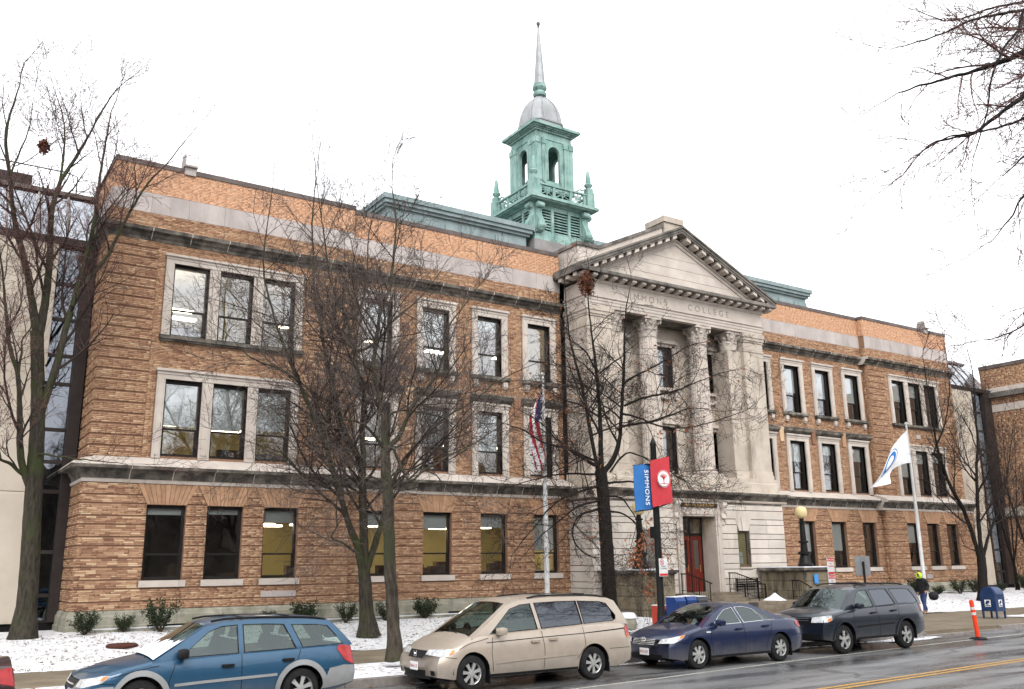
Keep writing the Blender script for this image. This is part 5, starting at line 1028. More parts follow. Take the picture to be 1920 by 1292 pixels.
tree('bare_tree', 'bare three-stemmed tree behind the blue mailbox', SK_F, dict(UPR, L1=2.4, n=(2.8, 4.2, 4.6)), 21, 'bark_black', 'twig_dark', (46.7, 27, .3), 'twig_dark', n1=1.3)
SK_G.append([[[24.3, 5.1, 7.5], [23.9, 5.6, 9.3], [23.5, 6.0, 11.0], [23.4, 6.3, 12.2]], .2, .1]); SK_G.append(SK_G.pop(1))
tree('bare_tree', 'branches of a tall bare tree reaching in at the top right corner', SK_G, dict(DRP, L1=1.7, n=(4.0, 5.5, 6.0), trop=(-.01, -.01, -.005, -.005), rmin=.0042, ang=(.6, .65, .75, .8), lift=(.0, .0, .0, .0)), 34, 'bark_black', 'twig_red', (24.5, 5, .13), 'twig_red', n1=2.3)
# small bare trees further right, against the link block and the brick wing
def young(label, x, y, h, seed, n=5):
    r = np.random.default_rng(seed); S = [[[[x, y, .4], [x+.05, y, 1.2], [x, y, 1.9]], .11, .09]]
    for i in range(n):
        a = 6.28*i/n+r.random(); s = .5+.5*r.random(); S.append([[[x, y, 1.6+.5*r.random()], [x+.5*s*math.cos(a), y+.5*s*math.sin(a), h*.4], [x+1.0*s*math.cos(a), y+1.0*s*math.sin(a), h*.7], [x+1.3*s*math.cos(a)+.2, y+1.3*s*math.sin(a), h*(.85+.3*r.random())]], .06, .012])
    tree('young_tree', label, S, dict(UPR, L1=1.5, n=(2.4, 3.2, 3.6)), seed, 'bark_black', 'twig_dark', (x, y, .4), 'twig_dark', group='young trees on the right lawn', n1=1.3)
young('young bare tree before the dark pier of the right link block', 57.4, 31.0, 9.5, 51); young('small twiggy bare tree at the right edge before the brick wing', 54.6, 28.2, 8.5, 52, 6)
# brown oak leaves still hanging, squirrel nests
MT['oak_leaf'] = simple('withered_oak_leaves', (.30, .11, .045), (.17, .06, .028), 9, .6, lo=.4, hi=.6)
def leaves(name, parent, centres, n, spread, size, mat='oak_leaf', seed=1):
    r = np.random.default_rng(seed); mb = MB()
    for c in centres:
        for k in range(n):
            p = np.array(c)+r.normal(0, 1, 3)*np.array(spread); a, b = r.normal(0, 1, 3), r.normal(0, 1, 3); a /= np.linalg.norm(a); b -= a*np.dot(a, b); b /= np.linalg.norm(b); s = size*(.6+.8*r.random()); n_ = np.cross(a, b)
            mb.add([p-a*s, p+b*s*.45+n_*s*.15, p+a*s, p-b*s*.45+n_*s*.15], [(0, 1, 2), (0, 2, 3)])
    return struct(mb.build(name, mat, parent), 'stuff')
tips = np.array(gE.tips); sel = tips[np.random.default_rng(4).choice(len(tips), 260, replace=False)]
leaves('withered_leaves', tE, sel, 2, (.05, .05, .06), .055, seed=2)
leaves('withered_leaves', tE, [(21.6, 24.6, 3.0), (21.3, 24.6, 2.7), (22.3, 24.5, 2.9), (21.5, 24.6, 2.3), (22.4, 24.4, 2.4), (21.0, 24.6, 2.5), (21.9, 24.4, 3.4)], 34, (.14, .14, .17), .075, seed=3)
leaves('withered_leaves', tE, [(21.9, 24.6, 1.5), (21.85, 24.6, 1.3)], 45, (.12, .12, .18), .07, seed=6)
leaves('withered_leaves', tE, [(22.6, 24.2, 7.0), (23.4, 23.9, 7.2), (24.0, 24.0, 6.6), (22.9, 24.0, 8.0), (19.0, 25.4, 7.6), (18.6, 25.6, 8.2)], 22, (.3, .25, .14), .06, seed=7)
def nest(x, y, z, s, label, seed, n=420):
    r = np.random.default_rng(seed); mb = MB(); mb.lathe([(.02, -.8*s), (.4*s, -.4*s), (.5*s, .2*s), (.3*s, .7*s), (.02, .9*s)], (x, y, z), 7)
    for k in range(n):
        d = r.normal(0, 1, 3); d /= np.linalg.norm(d); p = np.array((x, y, z))+d*np.array((.75, .75, 1.25))*s*(r.random()**.5)+np.array((.12*s*math.sin(k), 0, 0)); a, b = r.normal(0, 1, 3), r.normal(0, 1, 3); a /= np.linalg.norm(a); b /= np.linalg.norm(b); q = .09*(.6+.7*r.random())
        mb.add([p-a*q, p+b*q*.5, p+a*q, p-b*q*.5], [(0, 1, 2), (0, 2, 3)])
    tag(mb.build('squirrel_nest', 'nest_leaf'), label, 'nest', 'leaf nests in the trees')
MT['nest_leaf'] = simple('nest_leaves', (.16, .055, .03), (.05, .022, .015), 6, .8)
nest(20.2, 25.4, 12.55, .42, 'clump of dead brown leaves high in the dark oak before the portico', 1); nest(2.33, 31.0, 15.85, .24, 'ragged dark leaf nest high in the tree at the left edge', 2, 150)
# the same kind of trees stand on the far side of the street, behind the viewer, and show in the panes
for i, (x, y, s) in enumerate(((22, -20, 1.15), (36, -17, 1.2), (55, -21, 1.2), (11, -16, 1.1))):
    src = [o for o in bpy.data.objects if o.name.startswith('bare_tree') and o.type == 'EMPTY'][(1, 3, 1, 4)[i]]
    c = src.copy(); COL.objects.link(c); c['label'] = '%s bare tree across the street from the west, seen only as a reflection' % ('second', 'third', 'fourth', 'first')[i]; c['group'] = 'trees across the street'
    for ch in src.children:
        if ch.name.split('.')[0] not in ('trunk', 'crown'): continue
        d = ch.copy(); COL.objects.link(d); d.parent = c; d.matrix_parent_inverse = ch.matrix_parent_inverse
        for g in ch.children: e = g.copy(); COL.objects.link(e); e.parent = d
    c.location = (x, y, .13); c.scale = (s, s, s); c.rotation_euler = (0, 0, 1.3*i+.5)
# the leafless thicket of the park opposite: a dark mass that the lower panes mirror
r = np.random.default_rng(77); mb = MB(); nx, ny = 120, 10
for j in range(ny+1):
    for i in range(nx+1):
        t = j/ny; x = -60+200*i/nx; h = 12.0+1.6*math.sin(i*.9)+1.2*math.sin(i*2.3)+r.normal(0, .6); a = math.pi*t
        mb.v.append((x+r.normal(0, .3), -34-6*math.cos(a)+r.normal(0, .5), max(0, h*math.sin(a)**.5)+(0 if j in (0, ny) else r.normal(0, .3))))
mb.f = [(j*(nx+1)+i, j*(nx+1)+i+1, (j+1)*(nx+1)+i+1, (j+1)*(nx+1)+i) for j in range(ny) for i in range(nx)]; mb.m = [0]*len(mb.f)
MT['thicket'] = simple('leafless_thicket', (.05, .042, .034), (.11, .095, .075), 1.2, .95)
struct(mb.build('park_thicket', 'thicket'), 'stuff')
# ------------------------------------------------------------------ vehicles
def car_paint(name, c, flake=.3, rough=.35):
    m, nt, n, l, b = nodes_of(name); v = coords(n, l, 'obj'); f = noise(n, l, v, 7, 5); r = ramp(n, [(.3, tuple(x*.94 for x in c)), (.7, tuple(x*1.04 for x in c))]); l.new(f, r.inputs['Fac'])
    geo = n.new('ShaderNodeTexCoord'); sp = n.new('ShaderNodeSeparateXYZ'); l.new(geo.outputs['Object'], sp.inputs[0])
    f2 = noise(n, l, v, 3.5, 6, .7); ad = n.new('ShaderNodeMath'); ad.operation = 'MULTIPLY_ADD'; ad.inputs[1].default_value = .45; l.new(f2, ad.inputs[0]); l.new(sp.outputs['Z'], ad.inputs[2])
    r2 = ramp(n, [(.42, .5), (.80, 0.0)]); l.new(ad.outputs[0], r2.inputs['Fac'])      # road salt and dirt low on the panels
    l.new(mixc(n, l, r2.outputs['Color'], r.outputs['Color'], (.16, .148, .135)), b.inputs['Base Color'])
    b.inputs['Metallic'].default_value = flake; b.inputs['Roughness'].default_value = rough; b.inputs['Coat Weight'].default_value = .6; b.inputs['Coat Roughness'].default_value = .03; return m
MT['p_blue'] = car_paint('mid_blue_car_paint', (.011, .060, .120)); MT['p_gold'] = car_paint('champagne_car_paint', (.36, .305, .25)); MT['p_navy'] = car_paint('navy_car_paint', (.002, .0095, .045))
MT['p_slate'] = car_paint('slate_car_paint', (.0075, .0125, .023)); MT['p_red'] = car_paint('dark_red_car_paint', (.03, .008, .009)); MT['p_silver'] = car_paint('silver_cladding', (.27, .275, .28), .3, .45)
MT['tyre'] = simple('tyre_rubber', (.009, .009, .0095), (.018, .018, .018), 8, .85, kind='obj'); MT['rim'] = simple('alloy_rim', (.50, .50, .49), (.40, .40, .39), 6, .35, metal=.6, kind='obj'); MT['trim_black'] = simple('black_plastic', (.008, .008, .009), None, rough=.55)
MT['chrome'] = simple('chrome', (.62, .62, .62), None, rough=.15, metal=.9); MT['lens'] = simple('clear_headlamp', (.55, .56, .57), (.30, .31, .32), 14, .12, kind='obj', coat=.8); MT['amber'] = simple('amber_lens', (.55, .16, .02), None, rough=.2, coat=.6)
MT['red_lens'] = simple('red_tail_lens', (.36, .016, .018), (.26, .012, .012), 9, .2, kind='obj', coat=.6); MT['seat'] = simple('car_seat_fabric', (.05, .05, .05), (.075, .072, .07), 9, .9, kind='obj'); MT['plate_red'] = simple('number_plate_letters', (.35, .03, .03), None, rough=.5)
MT['gap'] = simple('panel_gap', (.008, .008, .009), None, rough=.8)
def interp(tab, x):
    if x <= tab[0][0]: return tab[0][1]
    for (a, b), (c, d) in zip(tab[:-1], tab[1:]):
        if x <= c: return b+(d-b)*(x-a)/(c-a)
    return tab[-1][1]
def build_car(S, loc, label, group='cars parked along the kerb'):
    L, W = S['L'], S['W']; rt = root(S['name'], loc, label, S['cat'], group, local=True); PA = S['paint']
    sill = S['sill']; fw, rw, wr, ar = S['fw'], S['rw'], S['wr'], S['ar']
    zt = lambda x: interp(S['shoulder'], x); zc = lambda x: interp(S['top'], x)
    def zb(x):
        z = interp(S.get('bottom', [(0, sill+.05), (.35, sill), (L-.45, sill), (L, sill+.10)]), x)
        for cx in (fw, rw):
            if abs(x-cx) < ar: z = max(z, wr+math.sqrt(ar*ar-(x-cx)**2))
        return z
    def plan(x):
        a, b = S.get('nose_r', .75), S.get('tail_r', .6); w = 1.0
        if x < a: w -= S.get('nose_in', .17)*((a-x)/a)**2.4
        if x > L-b: w -= S.get('tail_in', .12)*((x-(L-b))/b)**2.4
        return W*w
    zbelt = S['zbelt']
    def q(z):
        t = (z-sill)/(zbelt-sill)
        if t < .35: return 1-.045*((.35-t)/.35)**1.6
        if t < .55: return 1.0
        return 1-.065*((t-.55)/.45)**1.7 if t < 1.3 else .8
    lf = S.get('lean_f', .22); lr = S.get('lean_r', .16); bf = S.get('bow_f', .10); br_ = S.get('bow_r', .05)
    def deform(x, y, z):
        yy = y/W
        if x < .8: f = (1-x/.8)**1.5; x = x+f*(lf*max(0, (z-S['bump'])/.45)**1.3+.06*max(0, (S['bump']-z)/.3)+bf*yy*yy)
        if x > L-.6: f = ((x-(L-.6))/.6)**1.5; x = x-f*(lr*max(0, (z-S['bump_r'])/.5)**1.2+.04*max(0, (S['bump_r']-z)/.3)+br_*yy*yy)
        return (x, y, z)
    # body shell
    xs = set(np.round(np.concatenate([np.linspace(0, .5, 9), np.linspace(.5, L-.5, 34), np.linspace(L-.5, L, 8)]), 4))
    for cx in (fw, rw):
        for k in range(17): a = math.pi*k/16; xs.add(round(cx+ar*math.cos(a), 4))
        xs.add(round(cx-ar-.004, 4)); xs.add(round(cx+ar+.004, 4))
    xs = sorted(xs); FR = (0, .12, .26, .40, .54, .68, .82, .93, 1.0); NT = len(FR)+5; mb = MB()
    for x in xs:
        b_, t_ = zb(x), zt(x); w = plan(x); c_ = zc(x); row = []
        for f in FR: z = b_+(t_-b_)*f; row.append((w*q(z)-(.012 if f == 1.0 else 0), z))
        w1 = row[-1][0]
        for s in (.965, .9, .6, .3, 0.0): row.append((w1*s, t_+(c_-t_)*(1-s**2.6)+(.012 if s > .93 else .018 if s > .8 else .02)))
        for y, z in row: mb.v.append(deform(x, -y, z))
        for y, z in row[:-1]: mb.v.append(deform(x, y, z))
    n = 2*NT-1
    def idx(i, j): return i*n+j
    order = list(range(NT))+list(range(2*NT-2, NT-1, -1))     # near bottom -> centre -> far bottom
    for i in range(len(xs)-1):
        for a, b in zip(order[:-1], order[1:]): mb.f.append((idx(i, a), idx(i+1, a), idx(i+1, b), idx(i, b))); mb.m.append(0)
    mb.f.append(tuple(idx(0, a) for a in order)); mb.f.append(tuple(idx(len(xs)-1, a) for a in reversed(order))); mb.m += [0, 0]
    body = mb.build('body', [PA], rt, 32)
    # floor pan and wheel housings
    u = MB(); u.box(.35, L-.35, -(W-.30), W-.30, sill-.03, .62)
    u.build('underbody', 'trim_black', rt)
    for cx in (fw, rw):
        for s in (-1, 1):
            h = MB(); k = 14; pts = [(cx+(ar+.01)*math.cos(math.pi*i/k), wr+(ar+.01)*math.sin(math.pi*i/k)) for i in range(k+1)]
            for (a, b) in zip(pts[:-1], pts[1:]): h.quad((a[0], s*(W-.035), a[1]), (b[0], s*(W-.035), b[1]), (b[0], s*(W-.36), b[1]), (a[0], s*(W-.36), a[1]))
            h.add([(p[0], s*(W-.35), p[1]) for p in pts], [tuple(range(len(pts)))]); h.build('wheel_housing', 'trim_black', rt)
    def side(x, z, off=0.0, s=-1):
        p = deform(x, s*(plan(x)*q(z)+off), z); return p
    def front(y, z, off=0.0): p = deform(0, y, z); return (p[0]-off, p[1], p[2])
    def rear(y, z, off=0.0): p = deform(L, y, z); return (p[0]+off, p[1], p[2])
    w0 = plan(0)*.985; wL = plan(L)*.985
    def wrap(sv, z, off, end):            # wraps round a front or rear corner: sv from the centre line outwards
        s = -1 if sv < 0 else 1; a = abs(sv); w = (w0 if end == 'f' else wL)*q(z)
        if a <= w: return front(sv, z, off) if end == 'f' else rear(sv, z, off)
        x = (a-w) if end == 'f' else L-(a-w); p = deform(x, s*(plan(x)*q(z)+off*.8), z); return (p[0]-(off*.6 if end == 'f' else -off*.6), p[1], p[2])
    def patch(poly, fn, name, mat, parent=None, grid=.07, sub=.05, holes=()):
        vs, fs = tri_poly(poly, holes, grid, sub); m = MB(); m.add([fn(a, b) for a, b in vs], fs); return m.build(name, mat, parent or rt, 50)
    def strip(pts, w, name, mat, off=.004, s=-1):
        m = MB(); P = []
        for (a, b) in zip(pts[:-1], pts[1:]):
            k = max(1, int(math.hypot(b[0]-a[0], b[1]-a[1])/.08))
            for i in range(k): P.append((a[0]+(b[0]-a[0])*i/k, a[1]+(b[1]-a[1])*i/k))
        P.append(pts[-1])
        for (a, b) in zip(P[:-1], P[1:]):
            dx, dz = b[0]-a[0], b[1]-a[1]; l_ = math.hypot(dx, dz)+1e-9; nx, nz = -dz/l_*w/2, dx/l_*w/2
            m.quad(side(a[0]-nx, a[1]-nz, off, s), side(b[0]-nx, b[1]-nz, off, s), side(b[0]+nx, b[1]+nz, off, s), side(a[0]+nx, a[1]+nz, off, s))
        return m.build(name, mat, rt)
    # greenhouse
    GH = S['gh']; yr = S['roof_w']                            # outline of the cabin side, front bottom -> roof -> rear bottom
    def gy(x, z):
        b_ = zt(min(max(x, .2), L-.2)); wb = plan(x)*q(b_)-.02; t = max(0, min(1.1, (z-b_)/(S['zroof']-b_))); return wb+(yr-wb)*t**1.15
    WN = S['windows']
    for s in (-1, 1):
        vs, fs = tri_poly(GH+[(x, zt(x)-.015) for x in np.linspace(GH[-1][0], GH[0][0], 14)[1:-1]], [w for w, _ in WN], .14, .09)
        m = MB(); m.add([(x, s*gy(x, z), z) for x, z in vs], fs); m.build('cabin_side', PA, rt, 50)
        for w, gm in WN:
            vs, fs = tri_poly(w, (), .2, .12); m = MB(); m.add([(x, s*(gy(x, z)-.010), z) for x, z in vs], fs); g = m.build('side_window', gm, rt, 50)
            cxm, czm = sum(p[0] for p in w)/len(w), sum(p[1] for p in w)/len(w); sh = [(p[0]+(cxm-p[0])*.05, p[1]+(czm-p[1])*.05) for p in w]
            m = MB(); k = len(w)
            for i in range(k):
                j = (i+1) % k; A, B, C, D = w[i], w[j], sh[j], sh[i]; m.quad(*[(x, s*(gy(x, z)+.003), z) for x, z in (A, B, C, D)])
            m.build('window_seal', S.get('seal', 'trim_black'), g)
    pts = smooth_gh(GH); ny = 13; m = MB(); seg = []
    for (x, z, nx, nz) in pts:
        y0 = gy(x, z)
        for j in range(ny): sv = -1+2*j/(ny-1); b_ = S.get('crown', .05)*(1-abs(sv)**2.4); m.v.append((x+nx*b_, sv*y0, z+nz*b_))
    ws1, rs0 = S['ws_top'], S['rg_top']
    body_f, ws_f, rg_f = [], [], []
    for i in range(len(pts)-1):
        xm = (pts[i][0]+pts[i+1][0])/2; zm = (pts[i][1]+pts[i+1][1])/2
        for j in range(ny-1):
            f = (i*ny+j, (i+1)*ny+j, (i+1)*ny+j+1, i*ny+j+1); inn = 0 < j < ny-2
            if xm < ws1 and inn: ws_f.append(f)
            elif xm > rs0 and inn and zm > zt(min(xm, L-.3))+.03: rg_f.append(f)
            else: body_f.append(f)
    for nm, fl, mt in (('roof', body_f, PA), ('windscreen', ws_f, 'glass_car'), ('rear_window', rg_f, S.get('rear_glass', 'glass_car'))):
        if fl:
            q_ = MB(); q_.v = list(m.v); q_.f = fl; q_.m = [0]*len(fl); me = q_.mesh(nm, mt, 35); bm = bmesh.new(); bm.from_mesh(me); bmesh.ops.delete(bm, geom=[v for v in bm.verts if not v.link_faces], context='VERTS'); bm.to_mesh(me); bm.free(); put(nm, me, rt)
    # cabin: floor, dash, seats
    c = MB(); xa, xb = GH[0][0]+.25, GH[-1][0]-.2; c.box(xa-.1, xb, -(W-.16), W-.16, .45, .55); c.box(xa-.25, xa+.15, -(W-.2), W-.2, .55, S['zbelt']-.06); c.build('dashboard', 'trim_black', rt)
    rows = S.get('rows', [xa+.95, xa+1.85])
    for x in rows:
        for y in (-.38, .38):
            st = MB(); st.box(x-.42, x+.05, y-.25, y+.25, .55, .78); st.prism([(x, .78), (x+.14, .78), (x+.26, 1.18), (x+.16, 1.20)], 'y', y-.24, y+.24); st.prism([(x+.17, 1.22), (x+.26, 1.22), (x+.29, 1.38), (x+.21, 1.39)], 'y', y-.13, y+.13); st.build('seat', 'seat', rt)
    st = MB(); st.lathe([(.17, -.012), (.185, 0), (.17, .012)], (rows[0]-.55, .36, S['zbelt']+.0), 14, 0, 'x'); st.build('steering_wheel', 'trim_black', rt)
    # wheels
    for cx in (fw, rw):
        for s in (-1, 1):
            yo = s*(W-.03); wl = MB(); tw = .205
            prof = [(wr*.62, 0), (wr*.72, -.004), (wr*.90, .0), (wr*.97, .02), (wr, .045), (wr, tw-.045), (wr*.96, tw-.01), (wr*.88, tw), (wr*.6, tw)]
            ty = MB().lathe([(r, -s*d) for r, d in prof], (cx, yo, wr), 36, 0, 'y', cap=False); 
            w_ = ty.build('wheel', 'tyre', rt, 35)
            rm = MB(); rr = wr*.655; rm.lathe([(rr, s*.0), (rr, -s*.02), (rr*.93, -s*.03), (rr*.90, -s*.09)], (cx, yo, wr), 28, 0, 'y', cap=False)
            rm.lathe([(rr*.24, s*-.005), (rr*.24, -s*.06)], (cx, yo, wr), 12, 0, 'y')
            ns = S['spokes']
            for k in range(ns):
                a = 2*math.pi*k/ns+.3; pr = []
                for (r, hw, d) in ((rr*.18, S.get('sw', .045)*.9, .012), (rr*.60, S.get('sw', .045), .018), (rr*.95, S.get('sw', .045)*1.45, .02)):
                    ca, sa = math.cos(a), math.sin(a); pr.append(((cx+ca*r-sa*hw, wr+sa*r+ca*hw), (cx+ca*r+sa*hw, wr+sa*r-ca*hw), d))
                for A, B in zip(pr[:-1], pr[1:]):
                    fv = [(A[0][0], yo-s*A[2], A[0][1]), (A[1][0], yo-s*A[2], A[1][1]), (B[1][0], yo-s*B[2], B[1][1]), (B[0][0], yo-s*B[2], B[0][1])]; bk = [(p[0], p[1]-s*.03, p[2]) for p in fv]
                    rm.add(fv+bk, [(0, 1, 2, 3), (7, 6, 5, 4), (0, 4, 5, 1), (1, 5, 6, 2), (2, 6, 7, 3), (3, 7, 4, 0)])
            rm.build('rim', 'rim', w_); MB().lathe([(rr*.9, -s*.085), (rr*.1, -s*.086)], (cx, yo, wr), 20, 0, 'y').build('brake_disc', 'trim_black', w_)
    for y in (-.42, .18):                                     # wipers
        gx, gz = GH[0]; ux, uz = GH[1][0]-gx, GH[1][1]-gz; ul = math.hypot(ux, uz); ux, uz = ux/ul, uz/ul
        pt_ = lambda t, yy: (gx+ux*t-uz*.075*(1-abs(yy/.8)**2.4), yy, gz+uz*t+ux*.075*(1-abs(yy/.8)**2.4))
        MB().tube([pt_(.02, y), pt_(.10, y+.25), pt_(.14, y+.52)], .012, 5).build('wiper', 'trim_black', rt)
    MB().tube([deform(.03, -.55*W, sill+.03), deform(0, 0, sill+.02), deform(.03, .55*W, sill+.03)], .03, 6).build('front_lip', 'trim_black', rt)
    for s in (-1, 1): MB().box(fw+ar+.0, fw+ar+.015, min(s*(W-.20), s*(W-.02)), max(s*(W-.20), s*(W-.02)), sill-.12, sill+.12).build('mud_flap', 'trim_black', rt)
    for s in (-1, 1): MB().box(rw+ar, rw+ar+.015, min(s*(W-.20), s*(W-.02)), max(s*(W-.20), s*(W-.02)), sill-.10, sill+.12).build('mud_flap', 'trim_black', rt)
    # details on both sides
    for s in (-1, 1):
        for ln in S['gaps']+[[(.42, zt(.42)-.05), (.8, zt(.8)-.045), (1.2, zt(1.2)-.04)], [(fw-ar-.02, S['bump']+.13), (.10, S['bump']+.16)], [(rw+ar+.02, S['bump_r']+.06), (L-.06, S['bump_r']+.06)]]: strip(ln, .011, 'panel_gap', 'gap', .003, s)
        for (x, z) in S['handles']:
            p = side(x, z, .02, s); h = MB(); h.box(x-.10, x+.10, min(p[1], p[1]+s*.03)-.005, max(p[1], p[1]+s*.03), z-.022, z+.022); h.build('door_handle', S.get('handle_mat', PA), rt)
        mx, mz = S['mirror']; p = side(mx, mz-.06, .0, s); mm = MB(); mm.lathe([(.02, -.09), (.085, -.075), (.105, 0), (.095, .06), (.02, .075)], (mx, p[1]+s*.12, mz), 12, 0, 'x', 0, lambda a, z: 1.25 if abs(math.cos(a)) > .6 else .8); mm.tube([(mx+.02, p[1]-s*.03, mz-.05), (mx, p[1]+s*.06, mz-.02)], .03, 6)
        mo = mm.build('door_mirror', S.get('mirror_mat', PA), rt, 50)
        if S.get('mould'): x0, x1, z0, z1 = S['mould']; strip([(x0, z0), (fw+ar*0+1.0, z0+(z1-z0)*.4), (x1, z1)], .045, 'side_moulding', S.get('mould_mat', PA), .014, s)
        strip([(fw+ar+.02, sill+.03), (rw-ar-.02, sill+.03)], .05, 'sill_trim', S.get('sill_mat', 'trim_black'), .006, s)
        for cx in (fw, rw):
            if S.get('flare'):
                k = 18; r0_, r1_ = ar-.005, ar+S['flare']; pl = [(cx+r0_*math.cos(math.pi*i/k), wr+r0_*math.sin(math.pi*i/k)) for i in range(k+1)]+[(cx+r1_*math.cos(math.pi*i/k), wr+r1_*math.sin(math.pi*i/k)) for i in range(k, -1, -1)]
                pl = [(min(max(a, .02), L-.02), max(b, sill)) for a, b in pl]; patch(pl, lambda a, b: side(a, b, .022, s), 'arch_flare', S['flare_mat'], None, .1, .06)
    for f in S.get('extras', []): f(dict(patch=patch, side=side, front=front, rear=rear, wrap=wrap, strip=strip, rt=rt, zc=zc, zt=zt, L=L, W=W, gy=gy, deform=deform, plan=plan, q=q))
    return rt
def smooth_gh(GH):
    P = []
    for (a, b) in zip(GH[:-1], GH[1:]):
        k = max(2, int(math.hypot(b[0]-a[0], b[1]-a[1])/.16))
        for i in range(k): P.append((a[0]+(b[0]-a[0])*i/k, a[1]+(b[1]-a[1])*i/k))
    P.append(GH[-1]); out = []
    for i, p in enumerate(P):
        a, b = P[max(i-1, 0)], P[min(i+1, len(P)-1)]; dx, dz = b[0]-a[0], b[1]-a[1]; l_ = math.hypot(dx, dz); out.append((p[0], p[1], -dz/l_, dx/l_))
    return out
def plate(C, txt, z, w=.30, h=.15, y=0.0):
    p = C['front'](y, z, .035); o = MB().box(p[0]-.006, p[0]+.006, y-w/2, y+w/2, z-h/2, z+h/2).build('number_plate', 'paper', C['rt'])
    text_mesh(txt, .085, .001, 'plate_red', Matrix.Translation((p[0]-.008, y, z-.03)) @ Matrix.Rotation(R_(-90), 4, 'Z') @ Matrix.Rotation(R_(90), 4, 'X'), 'plate_number', o)
def lamps_front(poly, amber=None):
    def f(C):
        for s in (-1, 1):
            o = C['patch']([(s*a, b) for a, b in poly], lambda a, b: C['wrap'](a, b, .010, 'f'), 'headlight', 'lens', None, .05, .04)
            if amber: C['patch']([(s*a, b) for a, b in amber], lambda a, b: C['wrap'](a, b, .014, 'f'), 'indicator', 'amber', o, .05, .04)
    return f
def lamps_rear(poly, mat='red_lens', name='tail_light'):
    def f(C):
        for s in (-1, 1): C['patch']([(s*a, b) for a, b in poly], lambda a, b: C['wrap'](a, b, .012, 'r'), name, mat, None, .05, .04)
    return f
def grille(poly, mat='trim_black', name='grille', off=.008):
    return lambda C: C['patch'](poly, lambda a, b: C['front'](a, b, off), name, mat, None, .06, .04)
def bars(zs, w, mat='chrome', off=.02, t=.012):
    def f(C):
        for z in zs:
            m = MB(); m.tube([C['front'](w*(-1+2*i/10), z, off) for i in range(11)], t, 5); m.build('grille_bar', mat, C['rt'])
    return f

def nudge(S, d, L):                                         # moves everything on a body forward by d and sets its length
    S = dict(S); S['L'] = L; P = lambda l: [(a-d, b) for a, b in l]
    for k in ('gh', 'handles'): S[k] = P(S[k])
    for k in ('shoulder', 'top'): S[k] = [(S[k][0][0], S[k][0][1])]+[(max(.02*i, a-d*min(1, a/.8)), b) for i, (a, b) in enumerate(S[k]) if i]
    S['windows'] = [(P(w), g) for w, g in S['windows']]; S['gaps'] = [P(g) for g in S['gaps']]; S['mirror'] = (S['mirror'][0]-d, S['mirror'][1]); S['fw'] -= d; S['rw'] -= d
    if S.get('mould'): m = S['mould']; S['mould'] = (m[0]-d, m[1]-d, m[2], m[3])
    S['ws_top'] -= d; S['rg_top'] -= d; return S
def roof_rack(x0, x1, z0, z1, y, cross=()):
    def f(C):
        for s in (-1, 1):
            m = MB(); n = 10; pts = []
            for i in range(n+1): t = i/n; pts.append((x0+(x1-x0)*t, s*y, z0+(z1-z0)*t+.055*math.sin(math.pi*t)**.35))
            m.tube(pts, .018, 6); m.build('roof_rail', 'trim_black', C['rt'])
        for x in cross: MB().tube([(x, -y, max(z0, z1)+.045), (x, y, max(z0, z1)+.045)], .016, 6).build('roof_crossbar', 'trim_black', C['rt'])
    return f
def emblem(kind, z, s=.07):
    def f(C):
        p = C['front'](0, z, .025); m = MB()
        R3 = lambda u, v: (p[0]-.012, u, z+v)
        if kind == 'h':
            m.tube([R3(-.8*s, s*.9), R3(-.55*s, -s*.9)], .011, 5).tube([R3(.8*s, s*.9), R3(.55*s, -s*.9)], .011, 5).tube([R3(-.66*s, .05*s), R3(.66*s, .05*s)], .011, 5)
        else:
            E = lambda a, b: [R3(a*math.cos(t*.5236), b*math.sin(t*.5236)) for t in range(13)]
            m.tube(E(s, s*.68), .009, 5).tube(E(s*.36, s*.66), .008, 5).tube([R3(x, y+s*.22) for x, y in [(a*1, b) for a, b in ((-s*.6, .15*s), (-s*.3, -.1*s), (0, -.18*s), (s*.3, -.1*s), (s*.6, .15*s))]], .008, 5)
        m.build('emblem', 'chrome', C['rt'])
    return f
def win(*p): return list(p)
def windscreen_snow(C):                                      # half-melted snow on the lower windscreen
    m = MB(); nt, ns = 8, 22; rg = np.random.default_rng(3)
    for j in range(ns+1):
        sv = -.93+1.86*j/ns; tm = .46-.12*sv+.05*math.sin(j*1.3)+.03*rg.normal()
        for i in range(nt+1):
            t = .06+(tm-.06)*i/nt; x, z = 1.08+.87*t, .90+.52*t; b_ = .05*(1-abs(sv)**2.4)+.006+.03*(1-(i/nt)**3)*(1-abs(sv)**6); m.v.append((x-.513*b_, sv*C['gy'](x, z), z+.858*b_))
    m.f = [(j*(nt+1)+i, j*(nt+1)+i+1, (j+1)*(nt+1)+i+1, (j+1)*(nt+1)+i) for j in range(ns) for i in range(nt)]; m.m = [0]*len(m.f); m.build('windscreen_snow', 'snow', C['rt'], 60)
